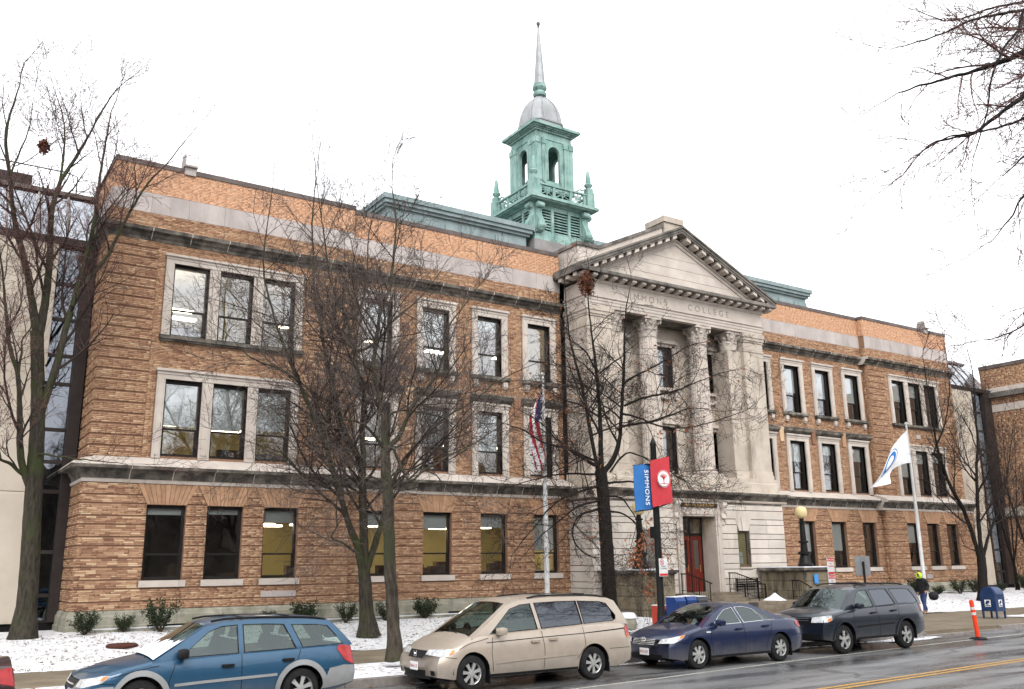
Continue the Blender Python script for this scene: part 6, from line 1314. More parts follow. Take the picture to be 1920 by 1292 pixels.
# blue estate car with silver cladding
sub = dict(name='estate_car', cat='car', L=4.78, W=.885, sill=.27, fw=.93, rw=3.60, wr=.335, ar=.395, zbelt=.96, zroof=1.46, roof_w=.62, paint='p_blue', bump=.5, bump_r=.55, lean_f=.26, lean_r=.10,
 shoulder=[(0, .66), (.25, .74), (1.1, .90), (2.4, .955), (4.3, 1.0), (4.78, .98)], top=[(0, .68), (.12, .76), (.5, .86), (1.1, .965), (2.0, .98), (4.4, 1.0), (4.78, .98)],
 gh=[(1.08, .90), (1.95, 1.42), (2.25, 1.485), (2.8, 1.51), (3.6, 1.49), (4.15, 1.44), (4.28, 1.40), (4.72, 1.0)], ws_top=1.97, rg_top=4.22,
 windows=[(win((1.52, .955), (2.0, 1.34), (2.22, 1.42), (2.50, 1.435), (2.50, .975)), 'glass_car'), (win((2.58, .978), (2.58, 1.435), (3.0, 1.43), (3.32, 1.41), (3.52, 1.0)), 'glass_car'), (win((3.62, 1.005), (3.44, 1.40), (3.9, 1.385), (4.12, 1.355), (4.40, 1.03)), 'glass_car')],
 gaps=[[(1.45, .86), (1.36, .60), (1.42, .36)], [(2.54, .95), (2.54, .36)], [(3.58, .98), (3.50, .78), (3.30, .55), (3.2, .36)]], handles=[(2.30, .80), (3.34, .83)], handle_mat='trim_black', mirror=(1.55, 1.03), mirror_mat='trim_black',
 spokes=6, sw=.03, mould=(1.45, 3.15, .55, .60), mould_mat='p_silver', flare=.085, flare_mat='p_silver', sill_mat='p_silver',
 extras=[lamps_front([(.44, .60), (.46, .70), (.98, .765), (1.12, .76), (1.02, .66), (.72, .60)], [(.96, .70), (.99, .755), (1.10, .752), (1.03, .69)]), grille([(-.34, .56), (.34, .56), (.38, .69), (-.38, .69)]), bars([.625], .33),
  lamps_rear([(.52, .70), (.52, .88), (.80, 1.0), (1.04, 1.02), (1.12, .95), (1.0, .76), (.84, .68)]), roof_rack(2.05, 4.1, 1.50, 1.455, .60, (2.6, 3.4)),
  lambda C: [C['patch']([(3.96, .30), (4.10, .64), (4.40, .68), (4.65, .66), (4.65, .38)], lambda a, b: C['side'](a, b, .016, s), 'rear_bumper', 'p_silver') for s in (-1, 1)] and None,
  lambda C: [C['patch']([(.02, .34), (.02, .56), (.30, .60), (.50, .60), (.55, .36)], lambda a, b: C['side'](a, b, .016, s), 'front_bumper', 'p_silver') for s in (-1, 1)] and None,
  windscreen_snow])
sub['L'] = 4.67; sub['gh'][-1] = (4.60, 1.0); sub['gh'][-2] = (4.22, 1.40)
build_car(sub, (2.50, 16.84, 0), 'blue estate car with silver cladding and roof rails, leftmost whole car at the kerb')
# champagne minivan
van = dict(name='minivan', cat='van', L=5.11, W=.96, sill=.24, fw=.98, rw=3.98, wr=.335, ar=.40, zbelt=1.02, zroof=1.64, roof_w=.68, paint='p_gold', bump=.5, bump_r=.55, lean_f=.30, lean_r=.06, bow_f=.16, tail_in=.08,
 shoulder=[(0, .66), (.3, .80), (1.2, 1.0), (2.5, 1.05), (4.6, 1.12), (5.11, 1.06)], top=[(0, .70), (.12, .78), (.6, .95), (1.0, 1.04), (2.0, 1.06), (5.0, 1.10), (5.11, 1.05)],
 gh=[(.98, .96), (1.95, 1.585), (2.3, 1.66), (3.0, 1.70), (4.0, 1.69), (4.6, 1.64), (4.76, 1.58), (5.06, 1.08)], ws_top=1.97, rg_top=4.72, rear_glass='glass_tint',
 windows=[(win((1.42, 1.04), (1.98, 1.50), (2.25, 1.575), (2.52, 1.595), (2.60, 1.08)), 'glass_car'), (win((2.68, 1.085), (2.60, 1.60), (3.2, 1.615), (3.72, 1.61), (3.78, 1.13)), 'glass_tint'), (win((3.80, 1.132), (3.74, 1.61), (4.35, 1.58), (4.52, 1.54), (4.72, 1.28), (4.70, 1.20), (4.6, 1.165)), 'glass_tint')],
 gaps=[[(1.46, .98), (1.42, .7), (1.46, .34)], [(2.66, 1.05), (2.70, .7), (2.68, .32)], [(3.74, 1.08), (3.76, .7), (3.52, .45)], [(3.76, .955), (4.95, 1.01)]], handles=[(2.47, .86), (2.92, .88)], mirror=(1.62, 1.09), spokes=7, sw=.028, mould=(1.5, 3.55, .50, .56),
 extras=[lamps_front([(.34, .69), (.36, .78), (.86, .80), (1.10, .80), (1.06, .72), (.80, .67)], [(.95, .695), (.97, .79), (1.09, .79), (1.05, .715)]), grille([(-.30, .62), (.30, .62), (.34, .76), (-.34, .76)]), emblem('h', .69, .06), lambda C: plate(C, '58AA 17', .48, y=-.12),
  grille([(-.42, .30), (.42, .30), (.46, .41), (-.46, .41)], 'trim_black', 'lower_intake'), lambda C: [C['patch']([(s*.60, .32), (s*.72, .32), (s*.72, .41), (s*.60, .41)], lambda a, b: C['front'](a, b, .008), 'fog_recess', 'trim_black') for s in (-1, 1)] and None,
  lamps_rear([(.62, .82), (.66, 1.10), (.80, 1.10), (.98, 1.02), (1.02, .86), (.80, .80)]), lamps_rear([(.82, .80), (.84, .875), (1.02, .885), (.98, .80)], 'amber', 'rear_indicator'), roof_rack(2.35, 4.40, 1.695, 1.66, .60, (2.85, 3.85)),
  lambda C: [C['strip']([(1.15, .885), (2.55, .925), (3.6, .95), (4.85, 1.0)], .016, 'body_crease', 'gap', .002, s) for s in (-1,)] and None])
van = nudge(van, .16, 4.95)
build_car(van, (8.73, 16.90, 0), 'champagne minivan with dark rear windows behind the slender street tree')
# navy saloon
cam_ = dict(name='saloon_car', cat='car', L=4.81, W=.91, sill=.22, fw=.95, rw=3.73, wr=.325, ar=.375, zbelt=.92, zroof=1.39, roof_w=.60, paint='p_navy', bump=.46, bump_r=.55, lean_f=.26, lean_r=.10, bow_f=.18,
 shoulder=[(0, .62), (.3, .72), (1.2, .90), (2.4, .94), (3.9, .98), (4.81, .93)], top=[(0, .64), (.10, .72), (.5, .84), (1.15, .955), (2.0, .96), (3.6, 1.02), (4.2, 1.06), (4.7, 1.05), (4.81, 1.0)],
 gh=[(1.08, .88), (1.62, 1.22), (1.98, 1.36), (2.3, 1.425), (2.7, 1.44), (3.05, 1.40), (3.4, 1.27), (4.05, .985)], ws_top=2.0, rg_top=3.06, seal='chrome',
 windows=[(win((1.50, .935), (1.80, 1.18), (2.06, 1.32), (2.36, 1.365), (2.46, .955)), 'glass_car'), (win((2.54, .958), (2.44, 1.368), (2.76, 1.37), (3.02, 1.31), (3.26, .985)), 'glass_car'), (win((3.31, .988), (3.08, 1.29), (3.30, 1.20), (3.66, 1.0)), 'glass_car')],
 gaps=[[(1.42, .90), (1.34, .62), (1.40, .32)], [(2.50, .94), (2.48, .6), (2.46, .30)], [(3.50, .96), (3.44, .78), (3.25, .5), (3.2, .32)]], handles=[(2.30, .83), (3.24, .86)], mirror=(1.62, 1.0), spokes=7, sw=.03, mould=(1.45, 3.2, .50, .55),
 extras=[lamps_front([(.46, .58), (.52, .68), (.92, .745), (1.20, .78), (1.14, .72), (.86, .60)], [(1.0, .685), (1.0, .75), (1.18, .775), (1.12, .715)]), grille([(-.38, .54), (.38, .54), (.44, .67), (-.44, .67)]), bars([.555, .59, .625, .66], .37), emblem('t', .655, .075), lambda C: plate(C, '976 567', .40, y=-.10),
  grille([(-.55, .26), (.55, .26), (.58, .34), (-.58, .34)], 'trim_black', 'lower_intake'), lamps_rear([(.50, .76), (.50, .90), (.80, .95), (1.06, .92), (1.02, .82), (.80, .75)]),
  lambda C: C['strip']([(1.22, .80), (1.36, .80)], .03, 'badge', 'chrome', .006, -1) and None])
cam_ = nudge(cam_, 0, 4.68); cam_['gh'] = [(a, b-.05*max(0, min(1, (b-.95)/.3))) for a, b in cam_['gh']]; cam_['crown'] = .035; cam_['zroof'] = 1.35; cam_['windows'] = [([(a, b-.05*max(0, min(1, (b-.95)/.3))) for a, b in w], g) for w, g in cam_['windows']]
build_car(cam_, (14.66, 16.84, 0), 'dark navy saloon car parked between the champagne minivan and the slate suv')
# slate off-road estate
pil = dict(name='suv', cat='suv', L=4.77, W=.985, sill=.34, fw=.93, rw=3.63, wr=.37, ar=.44, zbelt=1.12, zroof=1.66, roof_w=.72, paint='p_slate', bump=.6, bump_r=.6, lean_f=.16, lean_r=.04, bow_f=.10, nose_in=.12, tail_in=.08,
 shoulder=[(0, .88), (.2, .96), (1.1, 1.08), (2.4, 1.13), (4.4, 1.17), (4.77, 1.12)], top=[(0, .92), (.10, .99), (.5, 1.08), (1.05, 1.14), (2.0, 1.15), (4.6, 1.17), (4.77, 1.12)],
 gh=[(1.02, 1.05), (1.68, 1.58), (1.95, 1.66), (2.6, 1.695), (3.8, 1.69), (4.34, 1.665), (4.46, 1.60), (4.70, 1.13)], ws_top=1.70, rg_top=4.40, rear_glass='glass_tint',
 windows=[(win((1.42, 1.125), (1.82, 1.53), (2.0, 1.585), (2.28, 1.60), (2.36, 1.15)), 'glass_car'), (win((2.44, 1.155), (2.36, 1.60), (2.95, 1.61), (3.16, 1.60), (3.36, 1.185)), 'glass_tint'), (win((3.46, 1.19), (3.28, 1.60), (3.95, 1.60), (4.22, 1.57), (4.47, 1.21)), 'glass_tint')],
 gaps=[[(1.40, 1.08), (1.34, .8), (1.42, .42)], [(2.40, 1.13), (2.42, .8), (2.42, .42)], [(3.40, 1.16), (3.36, .95), (3.16, .70), (3.1, .44)]], handles=[(2.22, 1.0), (3.12, 1.03)], mirror=(1.55, 1.20), spokes=5, sw=.038, mould=(1.45, 3.1, .66, .70), mould_mat='trim_black',
 flare=.05, flare_mat='p_slate', extras=[lamps_front([(.52, .80), (.52, .93), (.94, .985), (1.14, .985), (1.16, .87), (1.0, .82)], [(.98, .83), (.98, .90), (1.13, .93), (1.13, .87)]), grille([(-.46, .80), (.46, .80), (.47, .94), (-.47, .94)]), bars([.84, .895], .44, 'p_slate', .02, .016), emblem('h', .87, .05),
  grille([(-.80, .38), (.80, .38), (.80, .52), (-.80, .52)], 'trim_black', 'lower_intake'), lamps_rear([(.70, .92), (.72, 1.16), (.90, 1.18), (1.0, 1.14), (1.02, .95)]), roof_rack(1.85, 4.05, 1.70, 1.69, .62, (2.4, 3.3))])
pil = nudge(pil, .10, 4.53)
build_car(pil, (20.18, 17.02, 0), 'dark slate suv with roof rails, rightmost car at the kerb')
red = dict(cam_, name='saloon_car', paint='p_red', seal='trim_black', extras=[lamps_rear([(.50, .72), (.50, .92), (.80, .97), (1.06, .94), (1.04, .76), (.80, .70)])])
build_car(red, (-2.95, 16.9, 0), 'tail end of a dark red car cut by the left edge')
# ------------------------------------------------------------------ street furniture
MT['b_blue'] = simple('banner_blue', (.035, .15, .40), (.03, .13, .35), 3, .8); MT['b_red'] = simple('banner_red', (.46, .045, .055), (.40, .038, .047), 3, .8); MT['white'] = simple('white_print', (.74, .74, .74), None, rough=.7); MT['s_red'] = simple('sign_red', (.50, .03, .035), None, rough=.5)
MT['s_white'] = simple('sign_white', (.62, .62, .61), (.52, .52, .52), 8, .5); MT['s_grey'] = simple('sign_back_metal', (.26, .265, .27), (.21, .215, .22), 4, .45, metal=.4); MT['box_blue'] = simple('news_box_blue', (.012, .042, .17), (.010, .034, .135), 5, .4, coat=.3)
MT['mail_blue'] = simple('mailbox_blue', (.010, .028, .085), (.014, .036, .10), 4, .35, coat=.3); MT['orange'] = simple('fluorescent_orange', (.80, .065, .022), (.72, .055, .02), 5, .5); MT['pole_white'] = simple('flagpole_white', (.55, .55, .54), (.46, .46, .46), 3, .4); MT['box_dark'] = simple('dark_news_box', (.035, .038, .042), None, rough=.4); MT['ink'] = simple('dark_ink', (.03, .03, .035), None, rough=.6); MT['box_red'] = simple('red_news_box', (.36, .05, .03), None, rough=.5)
def facing(x, y, z, a=0.0): return Matrix.Translation((x, y, z)) @ Matrix.Rotation(R_(a), 4, 'Z') @ Matrix.Rotation(R_(90), 4, 'X')
# banner pole
PX, PY = 17.28, 19.0
P = root('banner_pole', (PX, PY, .16), 'black street pole carrying a blue and a red banner before the entrance', 'pole')
MB().lathe([(.18, 0), (.18, .25), (.13, .32), (.115, .9), (.10, 1.0), (.085, 5.45), (.095, 5.48), (.05, 5.6), (.01, 5.68)], (PX, PY, .14), 14).build('post', 'black', P, 40)
MB().box(PX-.16, PX-.06, PY-.05, PY+.12, 3.05, 3.35).build('control_box', 'black', P)
def banner(name, x0, x1, y0, y1, z0, z1, sk, mat, label):
    r = root(name, ((x0+x1)/2, y0, z0), label, 'banner', 'banners on the pole'); nx, nz = 8, 12; mb = MB()
    def pt(u, v, o): x = x0+(x1-x0)*u; return (x, y0+(y1-y0)*u+.03*math.sin(5*u+3*v)+o, z0+(z1-z0)*v+sk*u)
    for o in (0, .012): mb.v += [pt(i/nx, j/nz, o) for j in range(nz+1) for i in range(nx+1)]
    n = (nx+1)*(nz+1)
    for j in range(nz):
        for i in range(nx): a = j*(nx+1)+i; mb.f.append((a, a+1, a+nx+2, a+nx+1)); mb.f.append((n+a, n+a+nx+1, n+a+nx+2, n+a+1)); mb.m += [0, 0]
    mb.build('cloth', mat, r)
    for z in (z0, z1): MB().tube([(PX, PY, z+sk*(0 if abs(x0-PX) < abs(x1-PX) else 1)), (x1 if abs(x1-PX) > abs(x0-PX) else x0, (y0+y1)/2, z+sk*(1 if abs(x1-PX) > abs(x0-PX) else 0))], .018, 6).build('banner_arm', 'black', r)
    return r, pt
rb, pt = banner('street_banner', 16.48, 17.16, 18.93, 19.0, 3.74, 4.98, .10, 'b_blue', 'blue banner with white lettering running down, left of the pole')
text_mesh('SIMMONS', .205, .003, 'white', Matrix.Translation((16.82, 18.893, 4.88)) @ Matrix.Rotation(R_(90), 4, 'Y') @ Matrix.Rotation(R_(90), 4, 'X'), 'banner_lettering', rb, 'LEFT', 1.12)
rr, pt = banner('street_banner', 17.04, 17.66, 18.86, 18.76, 3.86, 5.14, .14, 'b_red', 'red banner with round white tree emblem, right of the pole')
ex, ez, ey = 17.38, 4.64, 18.745
em = MB().lathe([(.205, -.004), (.205, .004)], (ex, ey, ez), 28, 0, 'y').build('emblem_disc', 'white', rr)
tm = MB(); tm.tube([(ex, ey-.008, ez-.14), (ex-.005, ey-.008, ez-.03)], .014, 5)
for a in range(9):
    t = R_(20+a*17.5); tm.tube([(ex-.005, ey-.008, ez-.04), (ex+.07*math.cos(t), ey-.008, ez+.03+.05*math.sin(t)), (ex+.15*math.cos(t+.1), ey-.008, ez+.03+.12*math.sin(t+.1))], .007, 4)
tm.tube([(ex-.13, ey-.008, ez-.12), (ex, ey-.008, ez-.145), (ex+.13, ey-.008, ez-.12)], .008, 4); tm.build('tree_emblem', 'b_red', em)
tm = MB()
for k in range(40):
    t0, t1 = 2*math.pi*k/40, 2*math.pi*(k+.55)/40; tm.quad(*[(ex+r*math.cos(t), ey-.004, ez+r*math.sin(t)) for r, t in ((.225, t0), (.238, t0), (.238, t1), (.225, t1))])
tm.build('emblem_ring', 'white', em)
# kerbside signs
def sign_plate(x, y, z0, z1, w, parent, name='sign_plate', mat='s_white', border=None):
    o = MB().box(x-w/2, x+w/2, y-.006, y+.006, z0, z1).build(name, mat, parent)
    return o
S1 = root('parking_sign', (17.28, 18.84, 2.0), 'small no parking sign with red foot strip on the banner pole', 'sign'); o = sign_plate(17.30, 18.85, 2.03, 2.50, .30, S1)
c = MB(); c.tube([(17.25+.07*math.cos(t*.349), 18.842, 2.40+.07*math.sin(t*.349)) for t in range(19)], .008, 4); c.tube([(17.20, 18.842, 2.45), (17.30, 18.842, 2.35)], .008, 4); c.build('prohibition_ring', 's_red', o)
text_mesh('P', .10, .002, 'ink', facing(17.25, 18.842, 2.365), 'parking_letter', o)
for k, t in enumerate(('STREET', 'CLEANING')): text_mesh(t, .052, .001, 'ink', facing(17.30, 18.842, 2.27-k*.055), 'sign_lettering', o)
MB().box(17.16, 17.44, 18.838, 18.843, 2.045, 2.105).build('foot_strip', 's_red', o)
S2 = root('tow_zone_sign', (24.2, 18.75, .15), 'tall red and white tow zone sign behind the suv', 'sign'); MB().tube([(24.2, 18.78, .1), (24.13, 18.78, 2.5)], .03, 6).build('post', 's_grey', S2)
for z0, lines in ((1.98, ('NO', 'STOPPING')), (1.46, ('NO', 'PARKING'))):
    o = sign_plate(24.15, 18.74, z0, z0+.50, .32, S2); MB().box(24.0, 24.30, 18.728, 18.733, z0+.39, z0+.49).box(24.0, 24.30, 18.728, 18.733, z0+.01, z0+.07).build('red_band', 's_red', o)
    text_mesh('TOW ZONE', .06, .001, 'white', facing(24.15, 18.726, z0+.415), 'sign_heading', o)
    for k, t in enumerate(lines): text_mesh(t, .062, .001, 's_red', facing(24.15, 18.731, z0+.30-k*.08), 'sign_lettering', o)
S3 = root('street_sign', (25.8, 18.8, .15), 'blank grey back of a square street sign on a dark post', 'sign'); MB().box(25.42, 26.18, 18.79, 18.80, 1.92, 2.52).build('sign_plate', 's_grey', S3); MB().tube([(25.78, 18.76, .1), (25.8, 18.76, 2.35)], .035, 6).build('post', 'black', S3)
bs = tag(MB().box(34.72, 34.98, 27.88, 27.905, 1.42, 1.82).build('notice_sign', 'sky_blue' if 'sky_blue' in MT else MT.setdefault('sky_blue', simple('light_blue_sign', (.05, .22, .55), None, rough=.5))), 'small light blue notice on the right hand pier', 'sign')
# newspaper boxes
def marks(r, x, y):                                          # a line of small white print and a torn white sticker, too small to read
    m = MB()
    for k in range(9): m.box(x-.14+k*.031, x-.14+k*.031+.02, y-.002, y+.002, 1.09, 1.09+.03+.012*(k % 3 == 1))
    struct(m.build('box_print', 'white', r), 'stuff'); MB().add([(x-.10, y-.002, .62), (x+.06, y-.002, .60), (x+.13, y-.002, .72), (x+.02, y-.002, .80), (x-.05, y-.002, .72)], [(0, 1, 2, 3, 4)]).build('sticker', 'white', r)
def news_box(x, y, w, h, mat, label, lid):
    r = root('newspaper_box', (x, y, .15), label, 'newspaper box', 'newspaper boxes by the pole'); m = MB(); d = .40
    m.prism([(y-d/2, .32), (y-d/2, h-.10), (y-d/2+.06, h), (y+d/2, h), (y+d/2, .32)], 'x', x-w/2, x+w/2); m.build('case', mat, r)
    MB().box(x-w*.36, x+w*.36, y-d/2-.012, y-d/2-.002, h-.42, h-.16).build('display_pane', 'ink', r); MB().box(x-w*.30, x+w*.30, y-d/2-.016, y-d/2-.008, h-.38, h-.20).build('paper', 'paper' if lid else 'box_blue', r)
    MB().tube([(x-.08, y-d/2-.03, h-.47), (x+.08, y-d/2-.03, h-.47)], .012, 5).build('handle', 'chrome', r); MB().box(x-w*.3, x+w*.3, y-.15, y+.15, .15, .32).build('pedestal', 'black', r)
    MB().box(x-w/2, x+w/2, y-d/2+.05, y+d/2, h, h+.02).build('snow_layer', 'snow', r); return r
n1 = news_box(18.02, 19.2, .37, 1.46, 'box_blue', 'blue newspaper box nearest the banner pole', 0)
marks(n1, 18.02, 18.985)
n2 = news_box(18.47, 19.22, .37, 1.47, 'box_blue', 'middle blue newspaper box of the row beside the pole', 0); marks(n2, 18.47, 19.005)
news_box(18.90, 19.24, .36, 1.45, 'box_dark', 'dark grey newspaper box with white display at the row end', 1)
news_box(18.05, 19.85, .34, 1.22, 'box_red', 'red newspaper box set back behind the banner pole', 0)
# mailbox
mx, my = 35.75, 20.35; r = root('mailbox', (mx, my, .15), 'dark blue round-topped mailbox on four legs on the right pavement', 'mailbox'); a, b = .32, .30; m = MB()
pr = [(my-b, .42), (my-b, 1.02)]+[(my-b*math.cos(math.pi*k/12), 1.02+.30*math.sin(math.pi*k/12)) for k in range(1, 12)]+[(my+b, 1.02), (my+b, .42)]
m.prism(pr, 'x', mx-a, mx+a); m.build('body', 'mail_blue', r, 30)
MB().prism([(p[0]*1.0, p[1]) for p in [(my-b-.015, 1.0), (my-b-.015, 1.03)]+[(my-(b+.015)*math.cos(math.pi*k/12), 1.03+.315*math.sin(math.pi*k/12)) for k in range(1, 7)]+[(my, 1.32), (my-b, 1.0)]], 'x', mx-a*.8, mx+a*.8).build('pull_hatch', 'mail_blue', r, 30)
for sx in (-1, 1):
    for sy in (-1, 1): MB().box(mx+sx*(a-.035)-.03, mx+sx*(a-.035)+.03, my+sy*(b-.035)-.03, my+sy*(b-.035)+.03, .12, .43).build('leg', 'mail_blue', r)
def mail_mark(M, nm):                                        # white square with a dark slanting eagle head
    o = MB().add([M @ Vector(p) for p in ((-.12, -.13, 0), (.12, -.13, 0), (.12, .13, 0), (-.12, .13, 0))], [(0, 1, 2, 3)]).build(nm, 'white', r)
    MB().add([M @ Vector((*p, .004)) for p in ((-.10, -.02), (-.04, .10), (.10, .10), (.06, .04), (.10, .01), (-.02, .0), (.06, -.05), (-.07, -.05))], [(0, 1, 2, 3, 4, 5), (0, 5, 6, 7)]).add([M @ Vector((*p, .004)) for p in ((-.10, -.11), (.10, -.11), (.10, -.075), (-.10, -.075))], [(0, 1, 2, 3)]).build('eagle_mark', 'mail_blue', o)
mail_mark(Matrix.Translation((mx-a-.004, my+.02, .72)) @ Matrix.Rotation(R_(-90), 4, 'Z') @ Matrix.Rotation(R_(90), 4, 'X'), 'postal_emblem'); mail_mark(Matrix.Translation((mx, my-b-.004, .72)) @ Matrix.Rotation(R_(90), 4, 'X'), 'postal_emblem')
def delineator(x, y, label, lean=.02):
    r = root('delineator_post', (x, y, 0), label, 'traffic post', 'orange delineator posts'); MB().lathe([(.26, 0), (.26, .03), (.20, .055), (.08, .075)], (x, y, .003), 8).build('rubber_base', 'trim_black', r)
    def tb(z0, z1, rad, nm, mt): return MB().tube([(x-lean*z0*4, y, z0), (x-lean*z1*4, y, z1)], rad, 14).build(nm, mt, r, 40)
    tb(.06, 1.12, .065, 'tube', 'orange'); tb(.72, .80, .068, 'reflective_band', 's_white'); tb(.88, .96, .068, 'reflective_band', 's_white'); tb(1.12, 1.16, .05, 'cap', 'orange'); return r
delineator(27.8, 16.42, 'leaning orange delineator post in the road near the mailbox', .03); delineator(35.75, 19.0, 'orange delineator post cut by the right edge', .01)
# flagpoles and flags
def flagpole(x, y, z, h, label):
    r = root('flagpole', (x, y, z), label, 'flagpole', 'white flagpoles on the lawn'); MB().lathe([(.16, 0), (.16, .08), (.10, .12), (.095, h*.4), (.05, h)], (x, y, z), 14).build('pole', 'pole_white', r, 50)
    MB().lathe([(.01, 0), (.07, .03), (.09, .09), (.07, .15), (.01, .18)], (x, y, z+h), 12).build('ball', 'pole_white', r, 60); MB().tube([(x-.09, y-.05, z+1.2), (x-.075, y-.04, z+h-.1)], .008, 4).build('halyard', 'pole_white', r)
flagpole(20.66, 29.0, .4, 9.3, 'white flagpole with the limp striped flag before the left brick wing'); flagpole(44.8, 29.0, .4, 9.1, 'white flagpole with the white flag before the right brick wing')
MT['f_red'] = simple('flag_red', (.36, .02, .035), None, rough=.8); MT['f_blue'] = simple('flag_blue', (.02, .03, .12), None, rough=.8); MT['f_white'] = simple('flag_white', (.72, .72, .73), (.66, .66, .68), 2, .8)
nx, nz = 30, 40; mb = MB(); fx, fy = 20.56, 28.95
def fp(u, v):                                                # u across the gathered cloth, v down; folds swing in depth
    w = .22+.42*math.sin(min(1, v*1.5)*math.pi/2)*(1-.55*max(0, v-.55)/.45); return (fx-w*u-.05*math.sin(v*5), fy+.11*math.sin(u*13+v*2.5)*(.4+v)-.05, 9.05-3.15*v-.22*u*(1-v)+.10*math.sin(u*9))
mb.v = [fp(i/nx, j/nz) for j in range(nz+1) for i in range(nx+1)]
for j in range(nz):
    for i in range(nx):
        mb.f.append((j*(nx+1)+i, j*(nx+1)+i+1, (j+1)*(nx+1)+i+1, (j+1)*(nx+1)+i)); u, v = i/nx, j/nz
        mb.m.append(2 if (v < .34 and u < .62) else int(math.floor(u*7.5+v*4.2)) % 2)
tag(mb.build('striped_flag', ['f_red', 'f_white', 'f_blue'], None, 60), 'limp red and white striped flag with dark blue corner on the left flagpole', 'flag')
st = MB(); rs = np.random.default_rng(5)
for k in range(26):
    u, v = rs.random()*.58, rs.random()*.31; p = fp(u, v); q = .022
    st.add([(p[0]+q*(1 if i % 2 == 0 else .4)*math.cos(i*.6283+1.57), p[1]-.012, p[2]+q*(1 if i % 2 == 0 else .4)*math.sin(i*.6283+1.57)) for i in range(10)], [tuple(range(10))])
adopt(struct(st.build('flag_stars', 'f_white'), 'stuff'), bpy.data.objects['striped_flag'])
top = [(44.72, 9.22), (44.1, 8.85), (43.3, 8.25), (42.6, 7.55), (41.9, 6.85), (41.2, 6.25), (40.80, 5.95)]; bot = [(44.74, 7.46), (44.3, 7.42), (43.7, 7.30), (43.1, 7.05), (42.75, 6.75), (42.55, 6.45), (42.35, 6.25)]
nx, nz = 24, 12; mb = MB()
def wf(u, v, o=0):
    t = u*(len(top)-1); i = min(int(t), len(top)-2); f = t-i; A = [top[i][k]+(top[i+1][k]-top[i][k])*f for k in (0, 1)]; B = [bot[i][k]+(bot[i+1][k]-bot[i][k])*f for k in (0, 1)]
    return (A[0]+(B[0]-A[0])*v, 28.95+.16*math.sin(u*7+v*4)*u-.12*u+o, A[1]+(B[1]-A[1])*v)
mb.v = [wf(i/nx, j/nz) for j in range(nz+1) for i in range(nx+1)]; mb.f = [(j*(nx+1)+i, j*(nx+1)+i+1, (j+1)*(nx+1)+i+1, (j+1)*(nx+1)+i) for j in range(nz) for i in range(nx)]; mb.m = [0]*len(mb.f)
wfl = tag(mb.build('white_flag', 'f_white', None, 60), 'white flag with a blue round emblem drooping from the right flagpole', 'flag')
eb = MB()
for (ra, rb_) in ((.13, .20), (.23, .25)):
    for k in range(28):
        t0, t1 = 2*math.pi*k/28, 2*math.pi*(k+1)/28; eb.quad(*[wf(max(.02, min(.98, .52+rr_*.9*math.cos(t))), max(.01, min(.99, .28+rr_*1.25*math.sin(t))), -.012) for rr_, t in ((ra, t0), (rb_, t0), (rb_, t1), (ra, t1))])
eb.build('flag_emblem', 'b_blue', wfl)
# shrubs along the wall
MT['shrub'] = simple('dark_evergreen_leaves', (.010, .017, .008), (.028, .040, .017), 9, .5); MT['shrub_stem'] = simple('shrub_stems', (.05, .04, .03), None, rough=.9)
def shrub_mesh(seed, h):
    r = np.random.default_rng(seed); mb = MB(); stm = MB()
    for k in range(26):
        a = r.random()*6.28; s = .25+.3*r.random(); zt_ = h*(.55+.5*r.random()); tip = np.array((s*math.cos(a), s*math.sin(a), zt_)); stm.tube([(0.03*math.cos(a), .03*math.sin(a), 0), tuple(tip*np.array((.6, .6, .6))), tuple(tip)], [.014, .009, .004], 4)
        for q in range(40):
            t = .35+.7*r.random(); p = tip*np.array((t, t, t))+r.normal(0, .06, 3); a_, b_ = r.normal(0, 1, 3), r.normal(0, 1, 3); a_ /= np.linalg.norm(a_); b_ -= a_*np.dot(a_, b_); b_ /= np.linalg.norm(b_); l_ = .05*(.7+.6*r.random()); p[2] = max(.03, p[2]); mb.add([p-a_*l_, p+b_*l_*.4, p+a_*l_, p-b_*l_*.4], [(0, 1, 2), (0, 2, 3)])
    return mb.mesh('foliage', 'shrub'), stm.mesh('stem', 'shrub_stem')
SM = [shrub_mesh(s, h) for s, h in ((1, .85), (2, .75), (3, .95))]
SL = [(4.9, 'first dark shrub at the left end of the wall'), (6.0, 'second dark shrub from the left end of the wall'), (7.05, 'third dark shrub from the left, behind the blue estate'), (10.5, 'dark shrub under the wall vent above the blue estate'), (11.8, 'spiky dark shrub left of the forked tree'), (13.2, 'dark shrub just right of the forked tree trunk'), (14.8, 'dark shrub behind the slender street tree'), (16.45, 'spiky dark shrub above the bonnet of the minivan'),
      (45.4, 'dark shrub at the suv end of the right wall'), (46.9, 'second dark shrub along the right wall'), (48.9, 'third dark shrub along the right wall behind the pedestrian'), (50.6, 'fourth dark shrub along the right wall'), (52.3, 'fifth dark shrub beside the three-stemmed tree'), (55.4, 'dark shrub behind the mailbox under the beige block'), (57.6, 'last dark shrub at the right end of the lawn')]
for i, (x, lab) in enumerate(SL):
    y = 30.75+.15*math.sin(i*2.1); r = root('shrub', (x, y, lawn_z(x, y)-.02), lab, 'shrub', 'evergreen shrubs along the wall', local=True); s = .80+.25*math.sin(i*3.7); r.scale = (s*1.05, s*1.05, s); r.rotation_euler = (0, 0, i*1.1)
    for nm, me in zip(('foliage', 'stem'), SM[i % 3]): put(nm, me, r)
ed = struct(MB().box(5.0, 24.2, 31.25, 31.36, .3, .60).box(37, 56, 31.25, 31.36, .3, .60).build('bed_edging', 'mossy')); struct(MB().box(5.0, 24.2, 31.24, 31.37, .603, .635).box(37, 56, 31.24, 31.37, .603, .635).build('edging_snow', 'snow'))
